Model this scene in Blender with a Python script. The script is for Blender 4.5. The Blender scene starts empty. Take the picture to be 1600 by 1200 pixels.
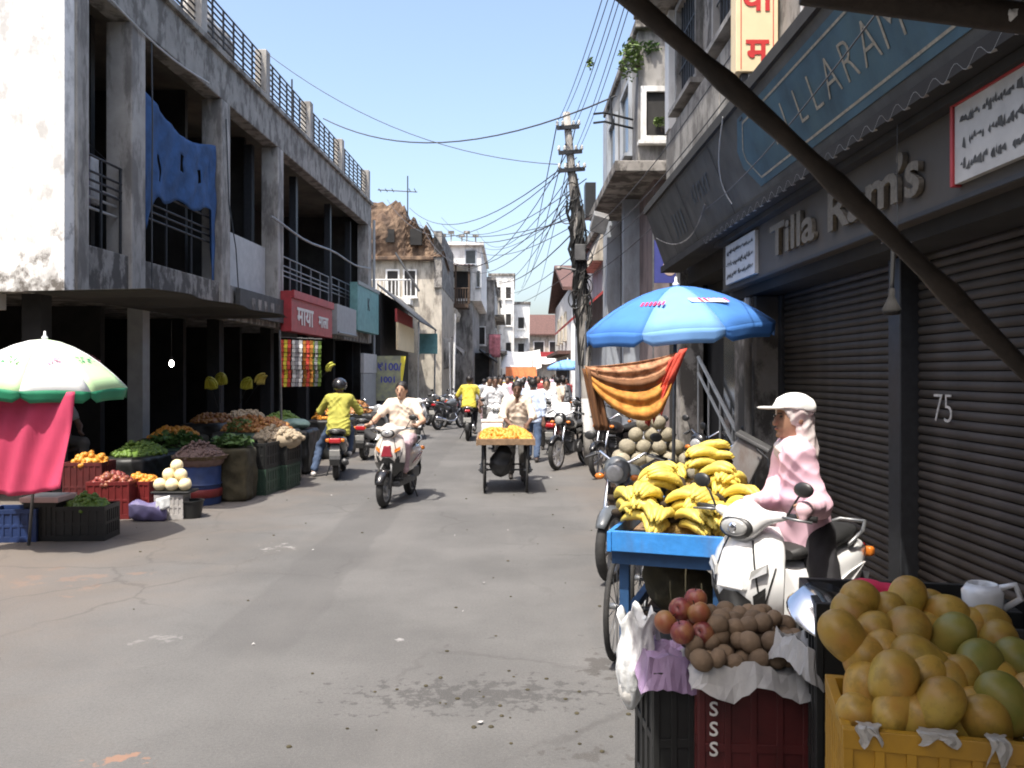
import bpy, math, random
import numpy as np
from mathutils import Matrix, Vector, Euler

random.seed(7)
RNG = np.random.default_rng(7)
scene = bpy.context.scene
COL = scene.collection
R = math.radians

# ------------------------------------------------------------------ camera, sky, sun, exposure
F, HOR, H = 1350.0, 583.0, 1.75            # focal length and horizon in pixels of the 1600 wide photo, eye height
cam = bpy.data.cameras.new('camera')
cam.sensor_width = 36.0
cam.lens = F / 1600 * 36
cam.shift_y = -(600 - HOR) / 1600
cam.clip_start, cam.clip_end = 0.05, 3000
camo = bpy.data.objects.new('camera', cam)
camo.location = (0, 0, H)
camo.rotation_euler = (R(90), 0, 0)
COL.objects.link(camo)
scene.camera = camo

SUN = Vector((-0.22, -0.42, 1.0)).normalized()
world = bpy.data.worlds.new('World')
scene.world = world
world.use_nodes = True
wn = world.node_tree
sky = wn.nodes.new('ShaderNodeTexSky')
sky.sky_type = 'NISHITA'
sky.sun_disc = False
sky.sun_elevation = math.asin(SUN.z)
sky.sun_rotation = math.atan2(SUN.x, SUN.y)
sky.air_density, sky.dust_density, sky.ozone_density = 1.0, 4.0, 0.75
wn.links.new(sky.outputs[0], wn.nodes['Background'].inputs[0])
wn.nodes['Background'].inputs[1].default_value = 0.15
sl = bpy.data.lights.new('sun', 'SUN')
sl.energy, sl.angle, sl.color = 3.0, R(0.5), (1.0, 0.95, 0.87)
so = bpy.data.objects.new('sun', sl)
so.rotation_euler = SUN.to_track_quat('Z', 'Y').to_euler()
so.location = (0, 0, 40)
COL.objects.link(so)
scene.view_settings.view_transform = 'Standard'
scene.view_settings.look = 'None'
scene.view_settings.exposure = 1.2
scene.view_settings.gamma = 1.0
scene.cycles.filter_width = 1.9
scene.cycles.max_bounces = 5
scene.cycles.use_denoising = True


def P(px, py, Y):
    """a point of the place seen at photo pixel px, py standing Y metres up the street"""
    return Vector(((px - 800) / F * Y, Y, H + (HOR - py) / F * Y))


def GY(py):
    return H * F / (py - HOR)


def G(px, py):
    y = GY(py)
    return Vector(((px - 800) / F * y, y, 0))


# ------------------------------------------------------------------ materials
def M(name, col, rough=0.6, metal=0.0, var=0.18, scale=6.0, bump=0.0, rnd=0.0, col2=None, c2=0.55, spec=0.5,
      streak=None, streak_amt=0.6, emit=None, alpha=None, trans=0.0, coat=0.0, detail=6, rain=0.0, sscale=1.6):
    m = bpy.data.materials.new(name)
    m.use_nodes = True
    nt = m.node_tree
    n, l = nt.nodes, nt.links
    b = n['Principled BSDF']
    b.inputs['Roughness'].default_value = rough
    b.inputs['Metallic'].default_value = metal
    b.inputs['Specular IOR Level'].default_value = spec
    if coat:
        b.inputs['Coat Weight'].default_value = coat
        b.inputs['Coat Roughness'].default_value = 0.08
    if trans:
        b.inputs['Transmission Weight'].default_value = trans
    tc = n.new('ShaderNodeTexCoord')
    nz = n.new('ShaderNodeTexNoise')
    nz.inputs['Scale'].default_value = scale
    nz.inputs['Detail'].default_value = detail
    nz.inputs['Roughness'].default_value = 0.6
    l.new(tc.outputs['Object'], nz.inputs['Vector'])
    rmp = n.new('ShaderNodeValToRGB')
    c = Vector(col)
    a = list(c * (1 - var)) + [1]
    d = list((Vector(col2) if col2 else c * (1 + var))) + [1]
    rmp.color_ramp.elements[0].color = a
    rmp.color_ramp.elements[1].color = d
    rmp.color_ramp.elements[0].position = 0.32
    rmp.color_ramp.elements[1].position = c2 + 0.15
    l.new(nz.outputs['Fac'], rmp.inputs['Fac'])
    cur = rmp.outputs['Color']
    if rnd:
        oi = n.new('ShaderNodeObjectInfo')
        mr = n.new('ShaderNodeMapRange')
        mr.inputs[3].default_value, mr.inputs[4].default_value = 1 - rnd, 1 + rnd
        l.new(oi.outputs['Random'], mr.inputs[0])
        hs = n.new('ShaderNodeHueSaturation')
        l.new(mr.outputs[0], hs.inputs['Value'])
        l.new(cur, hs.inputs['Color'])
        cur = hs.outputs['Color']
    if streak is not None:                       # grime: blotches pulled out downwards by rain
        mp = n.new('ShaderNodeMapping')
        mp.inputs['Scale'].default_value = (1.9, 1.9, 0.6 if not rain else rain)
        l.new(tc.outputs['Object'], mp.inputs['Vector'])
        n2 = n.new('ShaderNodeTexNoise')
        n2.inputs['Scale'].default_value = sscale
        n2.inputs['Detail'].default_value = 9
        n2.inputs['Roughness'].default_value = 0.68
        l.new(mp.outputs[0], n2.inputs['Vector'])
        r2 = n.new('ShaderNodeValToRGB')
        r2.color_ramp.elements[0].position = 0.5 - 0.09 * streak_amt
        r2.color_ramp.elements[1].position = (0.70 if not rain else 0.63) - 0.18 * streak_amt
        r2.color_ramp.elements[1].color = [0.95 * min(1, 0.35 + streak_amt)] * 3 + [1]
        l.new(n2.outputs['Fac'], r2.inputs['Fac'])
        mx = n.new('ShaderNodeMixRGB')
        l.new(r2.outputs['Color'], mx.inputs['Fac'])
        l.new(cur, mx.inputs['Color1'])
        mx.inputs['Color2'].default_value = list(streak) + [1]
        cur = mx.outputs['Color']
    l.new(cur, b.inputs['Base Color'])
    if bump:
        bp = n.new('ShaderNodeBump')
        bp.inputs['Strength'].default_value = bump
        bp.inputs['Distance'].default_value = 0.02
        n3 = n.new('ShaderNodeTexNoise')
        n3.inputs['Scale'].default_value = scale * 3.1
        n3.inputs['Detail'].default_value = 8
        l.new(tc.outputs['Object'], n3.inputs['Vector'])
        l.new(n3.outputs['Fac'], bp.inputs['Height'])
        l.new(bp.outputs[0], b.inputs['Normal'])
    if emit:
        b.inputs['Emission Color'].default_value = list(emit[:3]) + [1]
        b.inputs['Emission Strength'].default_value = emit[3]
    return m


MAT = {}


def mt(key, *a, **k):
    MAT[key] = M(key, *a, **k)
    return MAT[key]


def add_patches(m, zs, colour, scale=2.0):
    """black mould in broken patches around given heights"""
    n, l = m.node_tree.nodes, m.node_tree.links
    b = n['Principled BSDF']
    src = b.inputs['Base Color'].links[0].from_socket
    tc = n.new('ShaderNodeTexCoord')
    sp = n.new('ShaderNodeSeparateXYZ')
    l.new(tc.outputs['Object'], sp.inputs[0])
    nz = n.new('ShaderNodeTexNoise')
    nz.inputs['Scale'].default_value = scale
    nz.inputs['Detail'].default_value = 10
    nz.inputs['Roughness'].default_value = 0.7
    l.new(tc.outputs['Object'], nz.inputs['Vector'])
    tot = None
    for z0, w in zs:
        mr = n.new('ShaderNodeMapRange')
        mr.inputs[1].default_value, mr.inputs[2].default_value = z0, z0 + w
        mr.inputs[3].default_value, mr.inputs[4].default_value = 0.2, -0.06
        l.new(sp.outputs[2], mr.inputs[0])
        if tot is None:
            tot = mr.outputs[0]
        else:
            mx = n.new('ShaderNodeMath')
            mx.operation = 'MAXIMUM'
            l.new(tot, mx.inputs[0])
            l.new(mr.outputs[0], mx.inputs[1])
            tot = mx.outputs[0]
    ad = n.new('ShaderNodeMath')
    ad.operation = 'ADD'
    l.new(nz.outputs['Fac'], ad.inputs[0])
    l.new(tot, ad.inputs[1])
    rp = n.new('ShaderNodeMapRange')
    rp.inputs[1].default_value, rp.inputs[2].default_value = 0.60, 0.72
    l.new(ad.outputs[0], rp.inputs[0])
    mx = n.new('ShaderNodeMixRGB')
    l.new(rp.outputs[0], mx.inputs[0])
    l.new(src, mx.inputs[1])
    mx.inputs[2].default_value = list(colour) + [1]
    l.new(mx.outputs[0], b.inputs['Base Color'])


BLK = (0.018, 0.018, 0.017)
mt('wall_white', (0.80, 0.78, 0.74), 0.85, scale=3, var=0.06, streak=(0.10, 0.09, 0.08), streak_amt=0.12, bump=0.25, rain=1.2)
add_patches(MAT['wall_white'], ((2.75, 1.1), (8.2, -1.6)), (0.13, 0.115, 0.10), 2.4)
mt('concrete_old', (0.28, 0.26, 0.235), 0.9, scale=2.2, var=0.25, streak=(0.060, 0.053, 0.046), streak_amt=0.55, bump=0.4, rain=1.1)
mt('concrete_pale', (0.36, 0.34, 0.31), 0.9, scale=2.4, var=0.18, streak=(0.07, 0.062, 0.055), streak_amt=0.3, bump=0.3, rain=0.5)
mt('concrete_beam', (0.28, 0.265, 0.24), 0.9, scale=2.4, var=0.2, streak=(0.075, 0.066, 0.057), streak_amt=0.42, bump=0.35, rain=1.0)
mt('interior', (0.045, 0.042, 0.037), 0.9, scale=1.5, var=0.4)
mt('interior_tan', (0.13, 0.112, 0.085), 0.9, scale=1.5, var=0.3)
mt('near_black', (0.018, 0.017, 0.016), 0.9, scale=3, var=0.4)  # even near black; also puts the shade of shop interiors into colour
mt('iron', (0.02, 0.022, 0.026), 0.55, var=0.3, scale=20)
mt('steel_grey', (0.24, 0.245, 0.25), 0.45, metal=0.7, var=0.2, scale=12)
mt('chrome', (0.75, 0.76, 0.78), 0.18, metal=1.0, var=0.08, scale=12)
mt('white_paint', (0.78, 0.77, 0.74), 0.5, var=0.06, scale=6, streak=(0.3, 0.28, 0.25), streak_amt=0.2)
mt('grey_paint', (0.30, 0.31, 0.31), 0.6, var=0.12, scale=5)
mt('blue_tarp', (0.026, 0.078, 0.20), 0.9, var=0.35, scale=3, bump=0.6)
mt('dark_tarp', (0.038, 0.038, 0.038), 0.75, var=0.35, scale=3, bump=0.3)
mt('wood_dark', (0.07, 0.045, 0.03), 0.8, var=0.35, scale=9, bump=0.3)
mt('bamboo', (0.13, 0.095, 0.05), 0.7, var=0.4, scale=14, bump=0.3)
mt('dark_pole', (0.030, 0.022, 0.016), 0.75, var=0.45, scale=9, bump=0.4)
mt('black', BLK, 0.6, var=0.3)
mt('black_plastic', (0.022, 0.022, 0.022), 0.42, var=0.25, scale=18)
mt('rubber', (0.028, 0.027, 0.026), 0.85, var=0.25, scale=22, bump=0.2)
mt('brick_ruin', (0.15, 0.085, 0.055), 0.95, scale=1.6, var=0.45, col2=(0.27, 0.185, 0.12), bump=1.0, streak=(0.06, 0.04, 0.03), streak_amt=0.5)
mt('plaster_cream', (0.50, 0.45, 0.37), 0.9, scale=2.5, var=0.12, streak=(0.14, 0.12, 0.1), streak_amt=0.45, bump=0.2)
mt('plaster_white', (0.76, 0.75, 0.72), 0.9, scale=2.5, var=0.08, streak=(0.25, 0.23, 0.2), streak_amt=0.3, bump=0.15)
mt('plaster_grey', (0.30, 0.288, 0.27), 0.9, scale=1.6, var=0.25, streak=(0.06, 0.055, 0.05), streak_amt=0.5, bump=0.2)
mt('plaster_blue', (0.36, 0.39, 0.43), 0.9, scale=1.6, var=0.12, streak=(0.2, 0.2, 0.2), streak_amt=0.35, bump=0.2)
mt('plaster_mauve', (0.235, 0.185, 0.18), 0.9, scale=1.6, var=0.2, streak=(0.08, 0.07, 0.07), streak_amt=0.4)
mt('roof_tile', (0.105, 0.055, 0.045), 0.9, scale=6, var=0.35, bump=0.4)
mt('tin', (0.25, 0.25, 0.245), 0.6, metal=0.35, var=0.3, scale=4, streak=(0.14, 0.08, 0.05), streak_amt=0.3)
mt('tin_dark', (0.10, 0.10, 0.10), 0.6, metal=0.3, var=0.35, scale=4)
mt('glass_dark', (0.02, 0.024, 0.028), 0.15, var=0.2)
mt('window_dark', (0.022, 0.02, 0.018), 0.7, var=0.3)
mt('red_sign', (0.36, 0.035, 0.04), 0.5, var=0.2, scale=5)
mt('teal_sign', (0.14, 0.30, 0.29), 0.6, var=0.2, scale=4)
mt('cream', (0.72, 0.58, 0.36), 0.6, var=0.08, scale=4)
mt('letter_red', (0.48, 0.02, 0.02), 0.6, var=0.15)
mt('letter_white', (0.72, 0.70, 0.66), 0.6, var=0.1)
mt('letter_cream', (0.26, 0.24, 0.195), 0.7, var=0.3, scale=30)
mt('letter_metal', (0.15, 0.132, 0.105), 0.6, metal=0.4, var=0.3, scale=40)
mt('sign_blue', (0.034, 0.080, 0.115), 0.6, var=0.35, scale=2.5, streak=(0.05, 0.10, 0.12), streak_amt=0.35, bump=0.1)
mt('sign_grey', (0.065, 0.066, 0.064), 0.7, var=0.3, scale=3, streak=(0.04, 0.04, 0.04), streak_amt=0.4)
mt('sign_faded', (0.06, 0.075, 0.09), 0.7, var=0.3, scale=10)
mt('board_grey', (0.055, 0.048, 0.041), 0.62, var=0.15, scale=3)
mt('plate_white', (0.42, 0.42, 0.41), 0.6, var=0.12, scale=6)
mt('shutter', (0.042, 0.034, 0.028), 0.65, metal=0.15, var=0.25, scale=3, streak=(0.06, 0.054, 0.048), streak_amt=0.3, rnd=0.10)
mt('chalk', (0.45, 0.44, 0.42), 0.9, var=0.3, scale=60)
mt('pink_cloth', (0.50, 0.045, 0.11), 0.8, var=0.12, scale=3)
mt('canvas_white', (0.80, 0.79, 0.76), 0.8, var=0.06, scale=3)
mt('paper', (0.44, 0.43, 0.41), 0.85, var=0.12, scale=9, streak=(0.2, 0.2, 0.2), streak_amt=0.25)
mt('leaf', (0.06, 0.12, 0.025), 0.6, var=0.4, scale=9, rnd=0.2)
mt('leaf_light', (0.11, 0.17, 0.04), 0.6, var=0.35, scale=9)

# ------------------------------------------------------------------ mesh helpers


def link(o, parent=None):
    COL.objects.link(o)
    if parent is not None:
        o.parent = parent
    return o


def mat_of(m):
    return MAT[m] if isinstance(m, str) else m


def mesh_obj(name, verts, faces, m, parent=None, smooth=False, auto=None):
    me = bpy.data.meshes.new(name)
    me.from_pydata([tuple(v) for v in verts], [], [tuple(f) for f in faces])
    me.materials.append(mat_of(m))
    if smooth:
        me.polygons.foreach_set('use_smooth', [True] * len(me.polygons))
        if auto:
            me.set_sharp_from_angle(angle=R(auto))
    me.update()
    return link(bpy.data.objects.new(name, me), parent)


class MB:
    """collects boxes, tubes, lathes and sheets into one mesh"""

    def __init__(s):
        s.v, s.f = [], []

    def add(s, vs, fs):
        o = len(s.v)
        s.v += [Vector(v) for v in vs]
        s.f += [tuple(i + o for i in f) for f in fs]
        return s

    def box(s, c, size, rot=None, taper=1.0):
        hx, hy, hz = size[0] / 2, size[1] / 2, size[2] / 2
        vs = []
        for z, t in ((-hz, 1.0), (hz, taper)):
            for x, y in ((-hx, -hy), (hx, -hy), (hx, hy), (-hx, hy)):
                vs.append(Vector((x * t, y * t, z)))
        if rot is not None:
            m = rot if isinstance(rot, Matrix) else Euler(rot).to_matrix()
            vs = [m @ v for v in vs]
        c = Vector(c)
        return s.add([v + c for v in vs],
                     [(3, 2, 1, 0), (4, 5, 6, 7), (0, 1, 5, 4), (1, 2, 6, 5), (2, 3, 7, 6), (3, 0, 4, 7)])

    def bb(s, x0, x1, y0, y1, z0, z1):
        return s.box(((x0 + x1) / 2, (y0 + y1) / 2, (z0 + z1) / 2), (abs(x1 - x0), abs(y1 - y0), abs(z1 - z0)))

    def tube(s, pts, r, n=8, caps=True, closed=False):
        pts = [Vector(p) for p in pts]
        rs = r if isinstance(r, (list, tuple)) else [r] * len(pts)
        N = len(pts)
        vs, fs = [], []
        up = None
        for i, p in enumerate(pts):
            if closed:
                d = pts[(i + 1) % N] - pts[i - 1]
            else:
                d = pts[min(i + 1, N - 1)] - pts[max(i - 1, 0)]
            d.normalize()
            if up is None:
                up = Vector((0, 0, 1)) if abs(d.z) < 0.9 else Vector((1, 0, 0))
            x = d.cross(up)
            if x.length < 1e-5:
                x = d.orthogonal()
            x.normalize()
            y = x.cross(d).normalized()
            up = y
            for k in range(n):
                a = 2 * math.pi * k / n
                vs.append(p + (x * math.cos(a) + y * math.sin(a)) * rs[i])
        for i in range(N if closed else N - 1):
            j = (i + 1) % N
            for k in range(n):
                k2 = (k + 1) % n
                fs.append((i * n + k, i * n + k2, j * n + k2, j * n + k))
        if caps and not closed:
            fs.append(tuple(range(n - 1, -1, -1)))
            fs.append(tuple((N - 1) * n + k for k in range(n)))
        return s.add(vs, fs)

    def lathe(s, prof, n=16, c=(0, 0, 0), rot=None):
        """profile of (radius, height) turned about local z"""
        vs, fs = [], []
        for (r, z) in prof:
            for k in range(n):
                a = 2 * math.pi * k / n
                vs.append(Vector((r * math.cos(a), r * math.sin(a), z)))
        for i in range(len(prof) - 1):
            for k in range(n):
                k2 = (k + 1) % n
                fs.append((i * n + k, i * n + k2, (i + 1) * n + k2, (i + 1) * n + k))
        if prof[0][0] > 1e-4:
            fs.append(tuple(range(n - 1, -1, -1)))
        if prof[-1][0] > 1e-4:
            fs.append(tuple((len(prof) - 1) * n + k for k in range(n)))
        if rot is not None:
            m = rot if isinstance(rot, Matrix) else Euler(rot).to_matrix()
            vs = [m @ v for v in vs]
        c = Vector(c)
        return s.add([v + c for v in vs], fs)

    def prism(s, poly, axis, a0, a1):
        """polygon extruded: axis 'x': poly is (y,z); 'y': (x,z); 'z': (x,y)"""
        def mk(p, a):
            return {'x': (a, p[0], p[1]), 'y': (p[0], a, p[1]), 'z': (p[0], p[1], a)}[axis]
        n = len(poly)
        vs = [mk(p, a0) for p in poly] + [mk(p, a1) for p in poly]
        fs = [tuple(range(n)), tuple(range(2 * n - 1, n - 1, -1))]
        for i in range(n):
            j = (i + 1) % n
            fs.append((j, i, i + n, j + n))
        return s.add(vs, fs)

    def grid(s, pts, close_u=False):
        """pts: rows of points"""
        nu, nv = len(pts), len(pts[0])
        fs = []
        for i in range(nu if close_u else nu - 1):
            i2 = (i + 1) % nu
            for j in range(nv - 1):
                fs.append((i * nv + j, i * nv + j + 1, i2 * nv + j + 1, i2 * nv + j))
        return s.add([p for row in pts for p in row], fs)

    def loft(s, secs, caps=True):
        """closed cross sections, all of the same length"""
        n = len(secs[0])
        fs = []
        for i in range(len(secs) - 1):
            for k in range(n):
                k2 = (k + 1) % n
                fs.append((i * n + k, i * n + k2, (i + 1) * n + k2, (i + 1) * n + k))
        if caps:
            fs.append(tuple(range(n - 1, -1, -1)))
            fs.append(tuple((len(secs) - 1) * n + k for k in range(n)))
        return s.add([p for sec in secs for p in sec], fs)

    def ball(s, c, r, n=10, rings=6, rot=None):
        r = r if isinstance(r, (tuple, list, Vector)) else (r, r, r)
        vs, fs = [Vector((0, 0, -1))], []
        for i in range(1, rings):
            t = -math.pi / 2 + math.pi * i / rings
            for k in range(n):
                a = 2 * math.pi * k / n
                vs.append(Vector((math.cos(t) * math.cos(a), math.cos(t) * math.sin(a), math.sin(t))))
        vs.append(Vector((0, 0, 1)))
        for k in range(n):
            fs.append((0, 1 + (k + 1) % n, 1 + k))
            fs.append((len(vs) - 1, 1 + (rings - 2) * n + k, 1 + (rings - 2) * n + (k + 1) % n))
        for i in range(rings - 2):
            for k in range(n):
                k2 = (k + 1) % n
                fs.append((1 + i * n + k, 1 + i * n + k2, 1 + (i + 1) * n + k2, 1 + (i + 1) * n + k))
        vs = [Vector((v.x * r[0], v.y * r[1], v.z * r[2])) for v in vs]
        if rot is not None:
            m = rot if isinstance(rot, Matrix) else Euler(rot).to_matrix()
            vs = [m @ v for v in vs]
        c = Vector(c)
        return s.add([v + c for v in vs], fs)

    def build(s, name, m, parent=None, smooth=False, auto=None, bevel=0.0, solid=0.0):
        o = mesh_obj(name, s.v, s.f, m, parent, smooth, auto)
        if solid:
            md = o.modifiers.new('thickness', 'SOLIDIFY')
            md.thickness = solid
            md.offset = 0
        if bevel:
            md = o.modifiers.new('edge', 'BEVEL')
            md.width = bevel
            md.segments = 2
            md.limit_method = 'ANGLE'
        return o


def tag(o, label, cat, group=None, kind=None):
    if label:
        o['label'] = label
    if cat:
        o['category'] = cat
    if group:
        o['group'] = group
    if kind:
        o['kind'] = kind
    return o


def thing(name, label, cat, loc=(0, 0, 0), rz=0.0, group=None):
    o = link(bpy.data.objects.new(name, None))
    o.location = loc
    o.rotation_euler = (0, 0, rz)
    o.empty_display_size = 0.2
    return tag(o, label, cat, group)


def struct(o):
    o['kind'] = 'structure'
    return o


def stuff(o):
    o['kind'] = 'stuff'
    return o


def copy_tree(o, parent=None, mats=None):
    c = o.copy()
    COL.objects.link(c)
    c.parent = parent
    if mats and c.type == 'MESH':
        key = o.name.split('.')[0]
        if key in mats:
            c.material_slots[0].link = 'OBJECT'
            c.material_slots[0].material = mat_of(mats[key])
    for ch in list(o.children):
        copy_tree(ch, c, mats)
    return c


def dup(o, loc, rz, label=None, group=None, mats=None, scale=None):
    c = copy_tree(o, None, mats)
    c.location = loc
    c.rotation_euler = (c.rotation_euler[0], c.rotation_euler[1], rz)
    if scale:
        c.scale = (scale,) * 3
    if label:
        c['label'] = label
    if group:
        c['group'] = group
    return c


_texts = {}


def text_mesh(body, size, extrude=0.0, bold=0.0, align='CENTER', spacing=1.0):
    cu = bpy.data.curves.new('t', 'FONT')
    cu.body = body
    cu.size = size
    cu.extrude = extrude
    cu.offset = bold
    cu.align_x = align
    cu.align_y = 'CENTER'
    cu.space_character = spacing
    cu.resolution_u = 3
    o = bpy.data.objects.new('t', cu)
    COL.objects.link(o)
    bpy.context.view_layer.update()
    me = bpy.data.meshes.new_from_object(o.evaluated_get(bpy.context.evaluated_depsgraph_get()))
    bpy.data.objects.remove(o)
    bpy.data.curves.remove(cu)
    return me


def letters(name, body, size, m, parent, mtx, extrude=0.0, bold=0.0, spacing=1.0, align='CENTER', sx=1.0):
    """lettering as geometry; mtx places it in the parent's space (text runs +x, up +y, faces +z)"""
    me = text_mesh(body, size, extrude, bold, align, spacing)
    me.name = name
    me.transform(mtx @ Matrix.Diagonal((sx, 1, 1, 1)))
    me.materials.clear()
    me.materials.append(mat_of(m))
    return link(bpy.data.objects.new(name, me), parent)


def frame(o, x, y):
    """4x4 from an origin and the two text axes"""
    x, y = Vector(x).normalized(), Vector(y).normalized()
    z = x.cross(y)
    return Matrix(((x.x, y.x, z.x, o[0]), (x.y, y.y, z.y, o[1]), (x.z, y.z, z.z, o[2]), (0, 0, 0, 1)))


# ------------------------------------------------------------------ organic shapes: smooth union of round primitives, meshed by surface nets
class SDF:
    def __init__(s, res=0.015, k=0.03):
        s.res, s.k, s.p = res, k, []

    def cap(s, a, b, ra, rb=None, k=None):
        s.p.append(('cap', np.array(a, float), np.array(b, float), ra, ra if rb is None else rb, k))
        return s

    def chain(s, pts, rs, k=None):
        for i in range(len(pts) - 1):
            s.cap(pts[i], pts[i + 1], rs[i], rs[i + 1], k)
        return s

    def ell(s, c, r, rot=None, k=None):
        m = None if rot is None else np.array((rot if isinstance(rot, Matrix) else Euler(rot).to_matrix()).transposed())
        s.p.append(('ell', np.array(c, float), np.array(r, float), m, None, k))
        return s

    def box(s, c, h, rd=0.01, rot=None, k=None):
        m = None if rot is None else np.array((rot if isinstance(rot, Matrix) else Euler(rot).to_matrix()).transposed())
        s.p.append(('box', np.array(c, float), np.array(h, float), m, rd, k))
        return s

    def cut(s, kind, *a, k=0.0):
        getattr(s, kind)(*a)
        q = s.p.pop()
        s.p.append(('sub', q, None, None, None, k))
        return s

    def plane(s, pt, nrm):
        """keep what lies on the side the normal points away from"""
        n = np.array(nrm, float)
        s.p.append(('pl', np.array(pt, float), n / np.linalg.norm(n), None, None, 0))
        return s

    @staticmethod
    def _bounds(p):
        if p[0] == 'cap':
            r = max(p[3], p[4])
            return np.minimum(p[1], p[2]) - r, np.maximum(p[1], p[2]) + r
        if p[0] == 'ell':
            r = np.full(3, p[2].max()) if p[3] is not None else p[2]
            return p[1] - r, p[1] + r
        if p[0] == 'box':
            r = np.full(3, np.linalg.norm(p[2])) if p[3] is not None else p[2]
            return p[1] - r - p[4], p[1] + r + p[4]

    @staticmethod
    def _dist(p, X):
        if p[0] == 'cap':
            a, b, ra, rb = p[1], p[2], p[3], p[4]
            ba = b - a
            q = X - a
            t = np.clip(q @ ba / max(ba @ ba, 1e-9), 0, 1)
            return np.linalg.norm(q - t[..., None] * ba, axis=-1) - (ra + (rb - ra) * t)
        q = X - p[1]
        if p[3] is not None:
            q = q @ p[3].T
        if p[0] == 'ell':
            k0 = np.linalg.norm(q / p[2], axis=-1)
            k1 = np.linalg.norm(q / (p[2] ** 2), axis=-1) + 1e-9
            return k0 * (k0 - 1) / k1
        d = np.abs(q) - (p[2] - p[4])
        return np.linalg.norm(np.maximum(d, 0), axis=-1) + np.minimum(d.max(-1), 0) - p[4]

    def mesh(s):
        adds = [p for p in s.p if p[0] in ('cap', 'ell', 'box')]
        bs = [s._bounds(p) for p in adds]
        pad = 3 * s.res
        lo = np.min([b[0] for b in bs], 0) - pad
        hi = np.max([b[1] for b in bs], 0) + pad
        n = np.ceil((hi - lo) / s.res).astype(int) + 1
        ax = [lo[i] + s.res * np.arange(n[i]) for i in range(3)]
        V = np.full(n, 1.0)
        for p in s.p:
            if p[0] == 'pl':
                X = np.stack(np.meshgrid(*ax, indexing='ij'), -1)
                V = np.maximum(V, (X - p[1]) @ p[2])
                continue
            sub = p[0] == 'sub'
            q = p[1] if sub else p
            k = (p[5] if sub else (s.k if p[5] is None else p[5]))
            b0, b1 = s._bounds(q)
            m = k + 3 * s.res
            i0 = np.clip(np.floor((b0 - m - lo) / s.res).astype(int), 0, n - 1)
            i1 = np.clip(np.ceil((b1 + m - lo) / s.res).astype(int) + 1, 1, n)
            if (i1 <= i0).any():
                continue
            sl_ = tuple(slice(i0[i], i1[i]) for i in range(3))
            X = np.stack(np.meshgrid(*[ax[i][sl_[i]] for i in range(3)], indexing='ij'), -1)
            d = s._dist(q, X)
            c = V[sl_]
            if sub:
                d = -d
                if k > 0:
                    h = np.clip(0.5 - 0.5 * (d - c) / k, 0, 1)
                    V[sl_] = d * (1 - h) + c * h + k * h * (1 - h)
                else:
                    V[sl_] = np.maximum(c, d)
            elif k > 0:
                h = np.clip(0.5 + 0.5 * (d - c) / k, 0, 1)
                V[sl_] = d * (1 - h) + c * h - k * h * (1 - h)
            else:
                V[sl_] = np.minimum(c, d)
        ins = V < 0
        cn = [ins[a:n[0] - 1 + a, b:n[1] - 1 + b, c:n[2] - 1 + c] for a in (0, 1) for b in (0, 1) for c in (0, 1)]
        sm = sum(c.astype(np.int8) for c in cn)
        act = (sm > 0) & (sm < 8)
        idx = np.full(act.shape, -1)
        cells = np.argwhere(act)
        idx[act] = np.arange(len(cells))
        acc = np.zeros((len(cells), 3))
        cnt = np.zeros(len(cells))
        cor = [np.array((a, b, c)) for a in (0, 1) for b in (0, 1) for c in (0, 1)]
        for i in range(8):
            for j in range(i + 1, 8):
                if np.abs(cor[i] - cor[j]).sum() != 1:
                    continue
                pa, pb = cells + cor[i], cells + cor[j]
                va, vb = V[tuple(pa.T)], V[tuple(pb.T)]
                mk = (va < 0) != (vb < 0)
                t = va[mk] / (va[mk] - vb[mk])
                acc[mk] += pa[mk] + t[:, None] * (pb[mk] - pa[mk])
                cnt[mk] += 1
        verts = lo + s.res * acc / cnt[:, None]
        faces = []
        for d in range(3):
            e1, e2 = (d + 1) % 3, (d + 2) % 3
            sa = [slice(None)] * 3
            sb = [slice(None)] * 3
            sa[d], sb[d] = slice(0, n[d] - 1), slice(1, n[d])
            A, B = ins[tuple(sa)], ins[tuple(sb)]
            ed = np.argwhere(A != B)
            ed = ed[(ed[:, e1] > 0) & (ed[:, e2] > 0) & (ed[:, e1] < n[e1] - 1) & (ed[:, e2] < n[e2] - 1)]
            if not len(ed):
                continue
            flip = ~A[tuple(ed.T)]
            o1, o2 = np.zeros(3, int), np.zeros(3, int)
            o1[e1], o2[e2] = 1, 1
            q = np.stack([idx[tuple((ed - o1 - o2).T)], idx[tuple((ed - o2).T)], idx[tuple(ed.T)], idx[tuple((ed - o1).T)]], 1)
            q[flip] = q[flip][:, ::-1]
            faces.append(q)
        return verts, np.concatenate(faces)

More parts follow.
